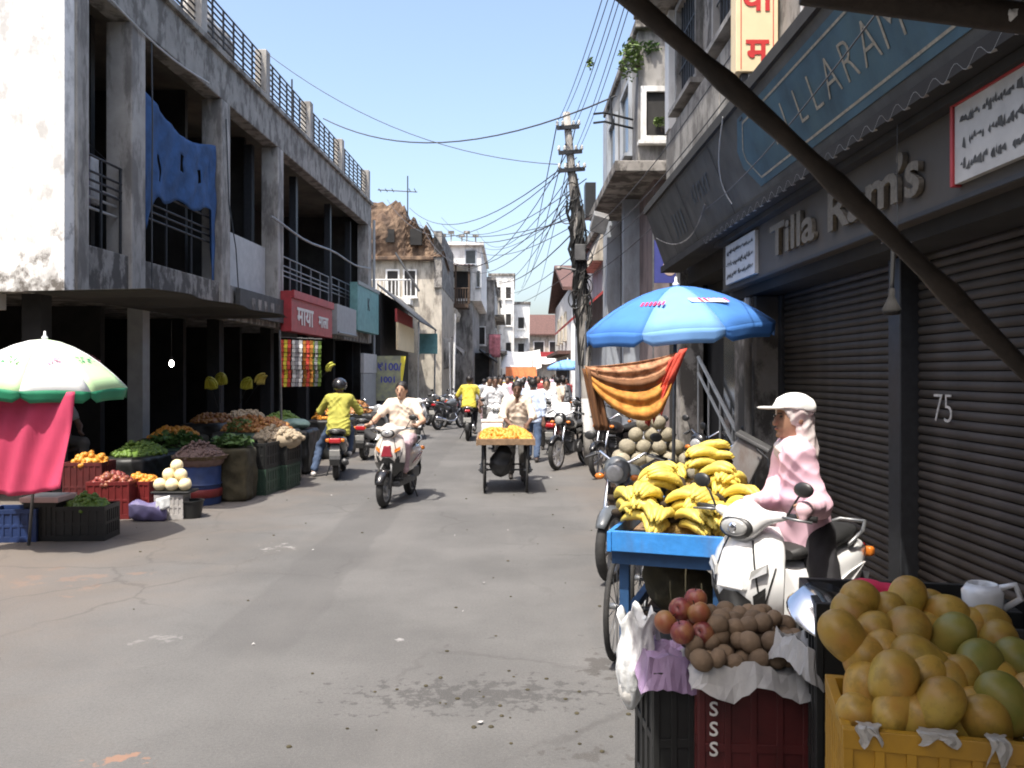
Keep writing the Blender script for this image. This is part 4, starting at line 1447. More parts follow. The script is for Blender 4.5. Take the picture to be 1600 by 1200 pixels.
LH = house('narrow_cream_house', 'narrow cream house before the tall white one', P(768, 0, 74.5).x, P(780, 0, 75).x, 75, 83.5, P(0, 470, 75).z, 'plaster_cream')
xg = P(780, 0, 75).x
for y in (76, 79, 81):
    win(LH, (xg, y, 4.2), (0, 1, 0), 0.9, 1.3, 0.1, 0.08, 'plaster_white', 'window_dark')
DS2 = thing('shaded_shop_fronts', 'shaded shop fronts with dark awnings under the tall grey house', 'shop', (0, 0, 0))
MB().bb(-4, P(766, 0, 56).x, 53.5, 61, 0, 3.0).build('wall', 'near_black', DS2)
MB().grid(cloth_sheet(lambda u, v: (-2.0 + 1.0 * v, 52.5 + 8 * u, 3.2 - 0.7 * v - 0.1 * math.sin(u * 19)), 20, 4)).build('awning', 'dark_tarp', DS2, smooth=True, solid=0.01)

# the street goes on behind the camera: unseen houses added to cut the sky light
for nm, lab, x0, x1, y0, y1, h in (('next_shop_house', 'unseen grey shop house continuing the right side behind the camera', 2.3, 10, -16, 0.9, 9.0),
                                   ('opposite_house', 'unseen grey house on the left side behind the camera', -16, -6.6, -18, 3.2, 8.2),
                                   ('rear_house', 'unseen tall grey house closing the street behind the camera', -10, 8, -34, -24, 9.5)):
    hh_ = house(nm, lab, x0, x1, y0, y1, h, 'plaster_grey')
    for k in range(4):
        y = y0 + (y1 - y0) * (k + 0.4) / 4
        if x0 > 0:
            win(hh_, (x0, y + 1.2, 4.4), (0, -1, 0), 1.2, 1.4, 0.08, 0.08, 'plaster_white', 'window_dark')
        elif x1 < 0:
            win(hh_, (x1, y, 4.4), (0, 1, 0), 1.2, 1.4, 0.08, 0.08, 'plaster_white', 'window_dark')
        else:
            win(hh_, (x0 + 3 + 3.6 * k, y1, 4.4), (-1, 0, 0), 1.2, 1.4, 0.08, 0.08, 'plaster_white', 'window_dark')
# ------------------------------------------------------------------ vehicles
mt('scooter_white', (0.78, 0.78, 0.77), 0.22, var=0.04, scale=5, coat=0.6)
mt('scooter_pearl', (0.62, 0.57, 0.52), 0.25, var=0.05, scale=5, coat=0.6)
mt('scooter_wine', (0.20, 0.02, 0.03), 0.25, var=0.1, scale=5, coat=0.6)
mt('scooter_silver', (0.42, 0.43, 0.44), 0.3, metal=0.4, var=0.06, scale=5, coat=0.5)
mt('bike_black', (0.016, 0.016, 0.017), 0.25, var=0.2, scale=5, coat=0.5)
mt('bike_grey', (0.10, 0.11, 0.12), 0.3, var=0.15, scale=5, coat=0.5)
mt('bike_red', (0.30, 0.02, 0.03), 0.25, var=0.1, scale=5, coat=0.5)
mt('seat_black', (0.02, 0.02, 0.02), 0.6, var=0.2, scale=15)
mt('rim_grey', (0.30, 0.30, 0.30), 0.4, metal=0.6, var=0.15)
mt('rim_white', (0.62, 0.60, 0.57), 0.5, var=0.1)
mt('lens_red', (0.42, 0.02, 0.025), 0.2, var=0.1, coat=0.5)
mt('lens_orange', (0.55, 0.16, 0.02), 0.25, var=0.1)
mt('lens_clear', (0.34, 0.34, 0.33), 0.12, var=0.12, scale=30, coat=0.8)
mt('plate', (0.68, 0.67, 0.62), 0.5, var=0.08)
mt('engine', (0.12, 0.12, 0.12), 0.5, metal=0.5, var=0.25, scale=15)
ROTX = Euler((0, R(90), 0)).to_matrix()          # lathe axis onto x


def superell(cx, cy, w, h, n=16, e=2.6, plane='xz', at=0.0):
    out = []
    for k in range(n):
        a = 2 * math.pi * k / n
        c, s_ = math.cos(a), math.sin(a)
        u = w * math.copysign(abs(c) ** (2 / e), c)
        v = h * math.copysign(abs(s_) ** (2 / e), s_)
        out.append(Vector((cx + u, at, cy + v)) if plane == 'xz' else Vector((cx + u, cy + v, at)))
    return out


def wheel(parent, c, rad, w, rim_m, spokes=5, tyre_m='rubber'):
    """axis along x"""
    r = w * 0.5
    prof = []
    for k in range(11):
        a = math.pi * (k / 10)
        prof.append((rad - r * 0.9 + r * 0.9 * math.sin(a), -r * math.cos(a)))
    prof = [(rad - r * 1.5, -r * 0.8)] + prof + [(rad - r * 1.5, r * 0.8), (rad - r * 1.5, -r * 0.8)]
    ty = MB().lathe(prof, 28, c, ROTX)
    ty.f = [f for f in ty.f if len(f) == 4]
    t = ty.build('wheel', tyre_m, parent, smooth=True, auto=50)
    rm = MB()
    ri = rad - r * 1.5
    rm.lathe([(ri - 0.018, -r * 0.75), (ri + 0.004, -r * 0.8), (ri + 0.004, r * 0.8), (ri - 0.018, r * 0.75), (ri - 0.018, -r * 0.75)], 28, c, ROTX)
    rm.f = [f for f in rm.f if len(f) == 4]
    rm.lathe([(0.0, -r * 0.9), (0.045, -r * 0.9), (0.05, 0), (0.045, r * 0.9), (0.0, r * 0.9)], 14, c, ROTX)
    for k in range(spokes):
        a = 2 * math.pi * k / spokes + 0.3
        d = Vector((0, math.cos(a), math.sin(a)))
        m = Matrix(((1, 0, 0), (0, d.y, -d.z), (0, d.z, d.y)))
        rm.box(Vector(c) + d * (ri / 2 + 0.01), (r * 0.7, ri - 0.03, 0.032), m)
    rm.build('rim', rim_m, t, smooth=True, auto=40)
    return t


def arc_fender(parent, name, c, rad, w, a0, a1, m, lip=0.02, n=14):
    rows_ = []
    for i in range(n + 1):
        a = R(a0 + (a1 - a0) * i / n)
        rr_ = rad
        tap = 1 - 0.35 * abs(2 * i / n - 1) ** 3
        row = []
        for j in range(7):
            u = -1 + 2 * j / 6
            d = rr_ - lip * u * u
            row.append(Vector((c[0] + u * w * tap, c[1] - d * math.cos(a), c[2] + d * math.sin(a))))
        rows_.append(row)
    return MB().grid(rows_).build(name, m, parent, smooth=True, solid=0.006)


def mirror(parent, base, tip, m='black_plastic', r=(0.055, 0.018, 0.04)):
    o = MB().tube([base, (Vector(base) + Vector(tip)) / 2 + Vector((0, 0.01, 0.01)), tip], 0.006, 6).ball(tip, r, 12, 8).build('mirror', m, parent, smooth=True)
    MB().ball(Vector(tip) + Vector((0, 0.012, 0)), (r[0] * 0.9, 0.008, r[2] * 0.88), 12, 8).build('mirror_glass', 'chrome', o, smooth=True)


def scooter(name, label, loc, rz, paint, panel=None, group=None, plate='', lights='lens_clear', steer=0.0, dark_low=False, fender=None):
    t = thing(name, label, 'scooter', loc, rz, group)
    panel = panel or paint
    # wheels
    wheel(t, (0, -0.80, 0.235), 0.235, 0.095, 'rim_grey', 5)
    wheel(t, (0, 0.44, 0.235), 0.235, 0.10, 'rim_grey', 5)
    arc_fender(t, 'front_fender', (0, -0.80, 0.235), 0.268, 0.075, 20, 165, fender or paint, 0.03)
    MB().tube([(0.075, -0.80, 0.24), (0.07, -0.70, 0.5), (0.03, -0.6, 0.62)], 0.018, 8).tube(
        [(-0.075, -0.80, 0.24), (-0.07, -0.70, 0.5), (-0.03, -0.6, 0.62)], 0.018, 8).build('fork', 'engine', t, smooth=True)
    # apron
    secs = []
    for z, w, yf in ((0.34, 0.08, -0.565), (0.40, 0.14, -0.61), (0.50, 0.188, -0.665), (0.60, 0.21, -0.70), (0.70, 0.215, -0.70),
                     (0.80, 0.20, -0.67), (0.88, 0.165, -0.625), (0.935, 0.11, -0.59)):
        sec = []
        for k in range(13):
            u = -1 + 2 * k / 12
            sec.append(Vector((w * u, yf + 0.16 * abs(u) ** 1.7, z + 0.02 * (1 - u * u))))
        for k in range(7):
            u = 1 - 2 * k / 6
            sec.append(Vector((w * 0.93 * u, yf + 0.17 + 0.03 * abs(u), z)))
        secs.append(sec)
    MB().loft(secs).build('front_apron', paint, t, smooth=True, auto=55)
    # darker nose vent and creases
    v_ = MB().loft([[Vector((u * w, yf + 0.16 * (abs(u * w) / ww) ** 1.7 - d, z + 0.018)) for u in (-1, -0.5, 0, 0.5, 1)]
                    + [Vector((u * w, yf + 0.04, z)) for u in (1, 0.5, 0, -0.5, -1)]
                    for z, w, ww, yf, d in ((0.43, 0.05, 0.15, -0.63, 0.006), (0.5, 0.085, 0.188, -0.665, 0.008), (0.57, 0.095, 0.205, -0.692, 0.008), (0.62, 0.04, 0.21, -0.702, 0.006))])
    v_.build('nose_vent', 'black_plastic', t, smooth=True, auto=50)
    for s_ in (-1, 1):
        sd_ = MB().loft([[Vector((s_ * x, y, z)) for x, y, z in sec] for sec in (
            ((0.10, -0.655, 0.70), (0.165, -0.605, 0.74), (0.16, -0.60, 0.78), (0.105, -0.645, 0.745)),
            ((0.10, -0.685, 0.70), (0.168, -0.632, 0.74), (0.163, -0.62, 0.78), (0.105, -0.675, 0.745)))])
        sd_.build('indicator', 'lens_orange' if paint != 'scooter_white' else 'lens_clear', t)
    MB().loft([[Vector((x, y, z)) for x, y, z in sec] for sec in (
        ((-0.085, -0.665, 0.64), (0.085, -0.665, 0.64), (0.05, -0.66, 0.80), (-0.05, -0.66, 0.80)),
        ((-0.075, -0.712, 0.65), (0.075, -0.712, 0.65), (0.04, -0.692, 0.79), (-0.04, -0.692, 0.79)))]).build('nose_panel', panel, t, bevel=0.008)
    if plate:
        pm = MB().bb(-0.075, 0.075, -0.735, -0.727, 0.545, 0.61).build('number_plate', 'plate', t)
    # inner leg shield, floor, body
    MB().loft([[Vector((x, y, z)) for x, y, z in sec] for sec in (
        ((-0.16, -0.50, 0.36), (0.16, -0.50, 0.36), (0.16, -0.46, 0.36), (-0.16, -0.46, 0.36)),
        ((-0.18, -0.51, 0.62), (0.18, -0.51, 0.62), (0.18, -0.47, 0.62), (-0.18, -0.47, 0.62)),
        ((-0.12, -0.53, 0.90), (0.12, -0.53, 0.90), (0.12, -0.49, 0.90), (-0.12, -0.49, 0.90)))]).build('leg_shield', 'black_plastic', t, bevel=0.01)
    MB().box((0, -0.29, 0.335), (0.34, 0.40, 0.04)).build('floorboard', 'black_plastic', t, bevel=0.012)
    MB().box((0, -0.1, 0.27), (0.26, 0.8, 0.08)).box((0.02, 0.42, 0.33), (0.16, 0.36, 0.16)).build('underbody', 'engine', t, bevel=0.02)
    secs = [superell(0, (z0 + z1) / 2, w, (z1 - z0) / 2, 16, 2.8, 'xz', y) for y, w, z0, z1 in (
        (-0.15, 0.09, 0.37, 0.66), (-0.08, 0.125, 0.36, 0.70), (0.1, 0.155, 0.36, 0.725), (0.32, 0.17, 0.40, 0.735), (0.5, 0.155, 0.46, 0.735),
        (0.64, 0.12, 0.55, 0.735), (0.72, 0.07, 0.62, 0.72))]
    bd = MB().loft(secs).build('body', paint, t, smooth=True, auto=60)
    for s_ in (-1, 1):
        MB().loft([[Vector((s_ * 0.9 * x, y, z)) for x, y, z in sec] for sec in (
            ((0.17, 0.0, 0.5), (0.185, 0.3, 0.53), (0.165, 0.55, 0.62), (0.185, 0.3, 0.60)),
            ((0.181, 0.0, 0.5), (0.198, 0.3, 0.53), (0.176, 0.55, 0.62), (0.198, 0.3, 0.60)))]).build('side_stripe', panel, bd)
    secs = [superell(0, zc, w, h_, 14, 2.6, 'xz', y) for y, w, zc, h_ in (
        (-0.17, 0.07, 0.745, 0.03), (-0.1, 0.12, 0.755, 0.045), (0.1, 0.135, 0.76, 0.05), (0.22, 0.14, 0.775, 0.055), (0.45, 0.125, 0.79, 0.055), (0.6, 0.085, 0.79, 0.04), (0.64, 0.05, 0.785, 0.02))]
    MB().loft(secs).build('seat', 'seat_black', t, smooth=True, auto=60)
    MB().tube([(0.13, 0.38, 0.74), (0.14, 0.55, 0.80), (0.08, 0.72, 0.83), (-0.08, 0.72, 0.83), (-0.14, 0.55, 0.80), (-0.13, 0.38, 0.74)], 0.012, 7).build('grab_rail', 'steel_grey', t, smooth=True)
    SDF(0.012, 0.02).box((0, 0.70, 0.655), (0.095, 0.03, 0.045), 0.02).build('tail_light', 'lens_red', t)
    for s_ in (-1, 1):
        SDF(0.012, 0.02).box((s_ * 0.12, 0.67, 0.66), (0.035, 0.03, 0.03), 0.015).build('indicator', 'lens_orange', t)
    fm = MB().loft([[Vector((x, y, z)) for x, y, z in sec] for sec in (
        ((-0.07, 0.66, 0.62), (0.07, 0.66, 0.62), (0.07, 0.64, 0.62), (-0.07, 0.64, 0.62)),
        ((-0.085, 0.76, 0.36), (0.085, 0.76, 0.36), (0.085, 0.74, 0.36), (-0.085, 0.74, 0.36)),
        ((-0.07, 0.75, 0.26), (0.07, 0.75, 0.26), (0.07, 0.73, 0.26), (-0.07, 0.73, 0.26)))]).build('rear_mudguard', 'black_plastic', t)
    MB().box((0, 0.752, 0.46), (0.17, 0.008, 0.11), (R(-20), 0, 0)).build('number_plate', 'plate', t, bevel=0.004)
    MB().tube([(-0.13, 0.15, 0.25), (-0.15, 0.3, 0.26), (-0.155, 0.45, 0.28), (-0.155, 0.75, 0.33)], [0.02, 0.045, 0.05, 0.045], 10).build('exhaust', 'engine', t, smooth=True)
    MB().tube([(0.11, 0.1, 0.27), (0.2, 0.12, 0.02)], 0.012, 6).build('side_stand', 'iron', t)
    # handlebar head
    c_, s__ = math.cos(steer), math.sin(steer)
    hb = SDF(0.011, 0.04)
    hb.ell((0, -0.555, 0.985), (0.115, 0.085, 0.085)).ell((0, -0.60, 0.955), (0.10, 0.065, 0.08)).ell((0, -0.545, 1.05), (0.06, 0.05, 0.035))
    for s_ in (-1, 1):
        hb.cap((s_ * 0.07, -0.54, 0.995), (s_ * 0.19, -0.497, 1.012), 0.045, 0.024)
    hb.build('handlebar_cowl', paint, t)
    SDF(0.01, 0.02).ell((0, -0.642, 0.952), (0.098, 0.03, 0.062)).build('headlight_surround', 'black_plastic', t)
    hl = SDF(0.009, 0.015).ell((0, -0.662, 0.955), (0.078, 0.022, 0.047)).build('headlight', lights, t)
    SDF(0.008, 0.01).ell((0, -0.676, 0.955), (0.03, 0.014, 0.03)).build('bulb_reflector', 'chrome', hl)
    # dark gaps between the apron panels
    AP = ((0.34, 0.08, -0.565), (0.40, 0.14, -0.61), (0.50, 0.188, -0.665), (0.60, 0.21, -0.70), (0.70, 0.215, -0.70), (0.80, 0.20, -0.67), (0.88, 0.165, -0.625), (0.935, 0.11, -0.59))

    def ap(u, z):
        w_ = float(np.interp(z, [a_[0] for a_ in AP], [a_[1] for a_ in AP]))
        y_ = float(np.interp(z, [a_[0] for a_ in AP], [a_[2] for a_ in AP]))
        return V((w_ * u, y_ + 0.16 * abs(u) ** 1.7 - 0.002, z + 0.02 * (1 - u * u)))
    for s_ in (-1, 1):
        MB().tube([ap(s_ * (0.42 + 0.25 * k_ / 7), 0.87 - 0.36 * k_ / 7) for k_ in range(8)], 0.0055, 5).build('panel_gap', 'black_plastic', t)
        MB().tube([ap(s_ * (0.67 + 0.2 * k_ / 5), 0.51 + 0.24 * k_ / 5) for k_ in range(6)], 0.005, 5).build('panel_gap', 'black_plastic', t)
        MB().grid([[ap(s_ * (0.5 + 0.22 * a_), 0.50 + 0.10 * b_ + 0.05 * a_) - V((0, 0.004, 0)) for b_ in (0, .33, .66, 1)] for a_ in (0, .25, .5, .75, 1)]).build('side_vent', 'black_plastic', t, solid=0.004)
    MB().tube([ap(-0.62 + 1.24 * k_ / 8, 0.50 - 0.02 * (1 - abs(k_ - 4) / 4)) for k_ in range(9)], 0.005, 5).build('panel_gap', 'black_plastic', t)
    if dark_low:
        MB().loft([[V((w_ * 1.03 * (-1 + 2 * k_ / 12), yf + 0.16 * abs(-1 + 2 * k_ / 12) ** 1.7 - 0.008, z + 0.02 * (1 - (-1 + 2 * k_ / 12) ** 2))) for k_ in range(13)]
                   + [V((w_ * (1 - 2 * k_ / 6), yf + 0.15, z)) for k_ in range(7)] for z, w_, yf in ((0.30, 0.07, -0.55), (0.34, 0.08, -0.565), (0.40, 0.14, -0.61), (0.50, 0.188, -0.665), (0.56, 0.202, -0.687))]).build('lower_cowl', 'bike_black', t, smooth=True, auto=55)
    for s_ in (-1, 1):
        gp = MB().tube([(s_ * 0.20, -0.492, 1.015), (s_ * 0.35, -0.455, 1.01)], 0.017, 8).build('grip', 'black_plastic', t, smooth=True)
        MB().tube([(s_ * 0.2, -0.53, 1.015), (s_ * 0.27, -0.535, 1.01), (s_ * 0.35, -0.505, 1.0)], 0.007, 6).build('brake_lever', 'steel_grey', gp, smooth=True)
        mirror(t, (s_ * 0.21, -0.50, 1.02), (s_ * 0.30, -0.50, 1.16))
    return t


def motorcycle(name, label, loc, rz, paint, group=None, rim='rim_grey', steer=0.0):
    t = thing(name, label, 'motorcycle', loc, rz, group)
    wheel(t, (0, -0.66, 0.30), 0.30, 0.085, rim, 6)
    wheel(t, (0, 0.64, 0.30), 0.30, 0.10, rim, 6)
    arc_fender(t, 'front_fender', (0, -0.66, 0.30), 0.335, 0.06, 35, 150, paint, 0.02)
    arc_fender(t, 'rear_fender', (0, 0.64, 0.30), 0.345, 0.075, 60, 190, 'black_plastic', 0.02)
    fk = MB()
    for s_ in (-1, 1):
        fk.tube([(s_ * 0.085, -0.66, 0.30), (s_ * 0.085, -0.56, 0.6), (s_ * 0.085, -0.44, 0.93)], [0.026, 0.022, 0.02], 8)
    fk.build('fork', 'chrome', t, smooth=True)
    tk = SDF(0.014, 0.05)
    tk.ell((0, -0.16, 0.82), (0.125, 0.24, 0.12)).ell((0, -0.02, 0.79), (0.10, 0.2, 0.09)).cut('box', (0, 0, 0.6), (0.2, 0.5, 0.1), 0.01)
    tk.build('fuel_tank', paint, t)
    secs = [superell(0, zc, w, h_, 12, 2.6, 'xz', y) for y, w, zc, h_ in (
        (0.06, 0.06, 0.79, 0.025), (0.15, 0.11, 0.79, 0.04), (0.38, 0.125, 0.80, 0.045), (0.6, 0.11, 0.83, 0.045), (0.74, 0.07, 0.84, 0.03))]
    MB().loft(secs).build('seat', 'seat_black', t, smooth=True, auto=60)
    secs = [superell(0, zc, w, h_, 12, 2.4, 'xz', y) for y, w, zc, h_ in (
        (0.06, 0.08, 0.66, 0.07), (0.3, 0.115, 0.69, 0.08), (0.6, 0.09, 0.76, 0.05), (0.84, 0.05, 0.80, 0.03))]
    MB().loft(secs).build('side_panel', paint, t, smooth=True, auto=60)
    fr = MB()
    fr.tube([(0, -0.42, 0.85), (0, -0.3, 0.45), (0, -0.1, 0.28), (0, 0.25, 0.3), (0, 0.3, 0.7)], 0.02, 8)
    for s_ in (-1, 1):
        fr.tube([(s_ * 0.08, 0.2, 0.38), (s_ * 0.085, 0.64, 0.30)], 0.02, 6).tube([(s_ * 0.11, 0.6, 0.34), (s_ * 0.11, 0.48, 0.68)], 0.024, 8)
    fr.build('chassis', 'iron', t, smooth=True)
    en = MB()
    en.box((0, 0.02, 0.40), (0.24, 0.34, 0.2)).box((0, -0.12, 0.56), (0.16, 0.14, 0.2), (R(-18), 0, 0))
    for k in range(5):
        en.box((0, -0.12 - 0.012 * k, 0.49 + 0.04 * k), (0.2, 0.18, 0.012), (R(-18), 0, 0))
    en.lathe([(0, -0.15), (0.1, -0.15), (0.11, 0), (0.1, 0.15), (0, 0.15)], 14, (0, 0.08, 0.38), ROTX)
    en.build('engine', 'engine', t, bevel=0.008)
    MB().tube([(-0.06, -0.2, 0.5), (-0.1, -0.3, 0.36), (-0.13, -0.05, 0.25), (-0.14, 0.3, 0.28), (-0.15, 0.4, 0.3), (-0.155, 0.95, 0.40)],
              [0.02, 0.02, 0.022, 0.025, 0.045, 0.05], 10).build('exhaust', 'chrome', t, smooth=True)
    MB().tube([(-0.36, -0.26, 1.0), (-0.2, -0.36, 1.06), (-0.08, -0.40, 0.98), (0.08, -0.40, 0.98), (0.2, -0.36, 1.06), (0.36, -0.26, 1.0)], 0.013, 8).build('handlebar', 'chrome', t, smooth=True)
    for s_ in (-1, 1):
        gp = MB().tube([(s_ * 0.25, -0.33, 1.045), (s_ * 0.37, -0.255, 0.998)], 0.018, 8).build('grip', 'black_plastic', t, smooth=True)
        MB().tube([(s_ * 0.24, -0.38, 1.04), (s_ * 0.36, -0.32, 1.0)], 0.007, 6).build('lever', 'steel_grey', gp)
        mirror(t, (s_ * 0.22, -0.36, 1.05), (s_ * 0.30, -0.36, 1.2))
        SDF(0.014, 0.02).ell((s_ * 0.16, -0.5, 0.86), (0.045, 0.03, 0.03)).build('indicator', 'lens_orange', t)
    cw = SDF(0.013, 0.03).ell((0, -0.50, 0.92), (0.12, 0.08, 0.12)).cut('box', (0, -0.4, 0.9), (0.2, 0.06, 0.2), 0.01)
    cw.build('headlight_cowl', paint, t)
    SDF(0.012, 0.02).ell((0, -0.565, 0.90), (0.08, 0.03, 0.075)).build('headlight', 'lens_clear', t)
    SDF(0.013, 0.02).box((0, 0.86, 0.78), (0.07, 0.04, 0.035), 0.02).build('tail_light', 'lens_red', t)
    MB().box((0, 0.955, 0.55), (0.19, 0.008, 0.13), (R(-15), 0, 0)).build('number_plate', 'plate', t, bevel=0.004)
    MB().tube([(0.06, 0.85, 0.74), (0.05, 0.95, 0.5)], 0.015, 6).build('plate_stay', 'black_plastic', t)
    MB().tube([(-0.12, 0.3, 0.72), (-0.13, 0.6, 0.83), (-0.08, 0.9, 0.88), (0.08, 0.9, 0.88), (0.13, 0.6, 0.83), (0.12, 0.3, 0.72)], 0.012, 7).build('grab_rail', 'chrome', t, smooth=True)
    MB().tube([(0.1, 0.1, 0.28), (0.24, 0.14, 0.015)], 0.012, 6).build('side_stand', 'iron', t)
    return t


# ------------------------------------------------------------------ people
mt('skin', (0.30, 0.165, 0.105), 0.55, var=0.1, scale=12)
mt('skin_dark', (0.15, 0.082, 0.055), 0.55, var=0.12, scale=12)
mt('skin_light', (0.45, 0.27, 0.18), 0.55, var=0.08, scale=12)
mt('hair', (0.014, 0.011, 0.010), 0.5, var=0.3, scale=30, bump=0.3)
mt('eye', (0.02, 0.015, 0.012), 0.2)
mt('lip', (0.25, 0.09, 0.07), 0.5)
mt('shirt_white', (0.66, 0.66, 0.67), 0.85, var=0.06, scale=5)
mt('shirt_cream', (0.66, 0.56, 0.45), 0.85, var=0.08, scale=5)
mt('shirt_yellow', (0.40, 0.38, 0.07), 0.85, var=0.1, scale=5)
mt('shirt_lemon', (0.55, 0.47, 0.06), 0.85, var=0.1, scale=5)
mt('shirt_blue', (0.50, 0.58, 0.74), 0.85, var=0.08, scale=5)
mt('shirt_pink', (0.72, 0.47, 0.55), 0.85, var=0.07, scale=5)
mt('shirt_grey', (0.30, 0.30, 0.31), 0.85, var=0.15, scale=5)
mt('shirt_red', (0.35, 0.06, 0.06), 0.85, var=0.15, scale=5)
mt('scarf', (0.62, 0.56, 0.54), 0.9, var=0.15, scale=24, streak=(0.46, 0.33, 0.33), streak_amt=0.3, sscale=9, rain=1.2)
mt('jeans', (0.055, 0.085, 0.15), 0.85, var=0.2, scale=8)
mt('trousers_dark', (0.022, 0.021, 0.024), 0.85, var=0.25, scale=8)
mt('trousers_grey', (0.11, 0.105, 0.10), 0.85, var=0.2, scale=8)
mt('sari', (0.42, 0.30, 0.33), 0.85, var=0.2, scale=6)
mt('shoe_white', (0.70, 0.68, 0.65), 0.6, var=0.1)
mt('shoe_dark', (0.03, 0.025, 0.022), 0.6, var=0.2)
mt('helmet_black', (0.02, 0.02, 0.023), 0.25, coat=0.6)
V = Vector


def stand_pose(h=1.65, lean=0.0, stride=0.0, armL=None, armR=None, width=1.0):
    k = h / 1.65
    J = {'pelvis': V((0, 0, 0.90 * k)), 'chest': V((0, -lean * 0.42, 1.31 * k)), 'neck': V((0, -lean * 0.5, 1.40 * k)), 'head': V((0, -lean * 0.6 - 0.02, 1.535 * k))}
    for s_, n_, arm in ((1, 'L', armL), (-1, 'R', armR)):
        sh = J['chest'] + V((s_ * 0.175 * k * width, 0, 0.04 * k))
        J['sh' + n_] = sh
        if arm:
            J['el' + n_], J['wr' + n_] = V(arm[0]), V(arm[1])
        else:
            J['el' + n_] = sh + V((s_ * 0.05, 0.03 - stride * s_ * 0.12, -0.27 * k))
            J['wr' + n_] = J['el' + n_] + V((s_ * 0.0, -0.06 - stride * s_ * 0.15, -0.24 * k))
        f = stride * s_ * 0.22
        J['hip' + n_] = V((s_ * 0.09, 0, 0.87 * k))
        J['kn' + n_] = V((s_ * 0.10, -f * 0.7 - 0.02, 0.47 * k))
        J['an' + n_] = V((s_ * 0.10, -f * 1.2 + 0.03 + (0.06 if f < 0 else 0), 0.08 * k))
    return J


def ride_pose(seat=0.86, lean=0.1, grips=((0.31, -0.46, 1.03), (-0.31, -0.46, 1.03)), feet=None, dz=0.0, k=1.0):
    J = {'pelvis': V((0, 0.06, seat)), 'chest': V((0, 0.06 - lean, seat + 0.42 * k)), 'neck': V((0, 0.05 - lean * 1.15, seat + 0.51 * k)), 'head': V((0, 0.02 - lean * 1.2, seat + 0.645 * k))}
    feet = feet or ((0.13, -0.30, 0.40), (-0.13, -0.30, 0.40))
    for i, (s_, n_) in enumerate(((1, 'L'), (-1, 'R'))):
        J['sh' + n_] = J['chest'] + V((s_ * 0.18, 0, 0.04))
        J['wr' + n_] = V(grips[i]) + V((0, 0.07, 0.02))
        mid = (J['sh' + n_] + J['wr' + n_]) / 2
        J['el' + n_] = mid + V((s_ * 0.09, 0.03, -0.09))
        J['hip' + n_] = J['pelvis'] + V((s_ * 0.10, -0.02, -0.02))
        an = V(feet[i])
        J['an' + n_] = an
        J['kn' + n_] = (J['hip' + n_] + an) / 2 + V((s_ * 0.04, -0.20 if an.z > 0.2 else -0.12, 0.14 if an.z > 0.2 else 0.02))
        J['grip' + n_] = True
    return J


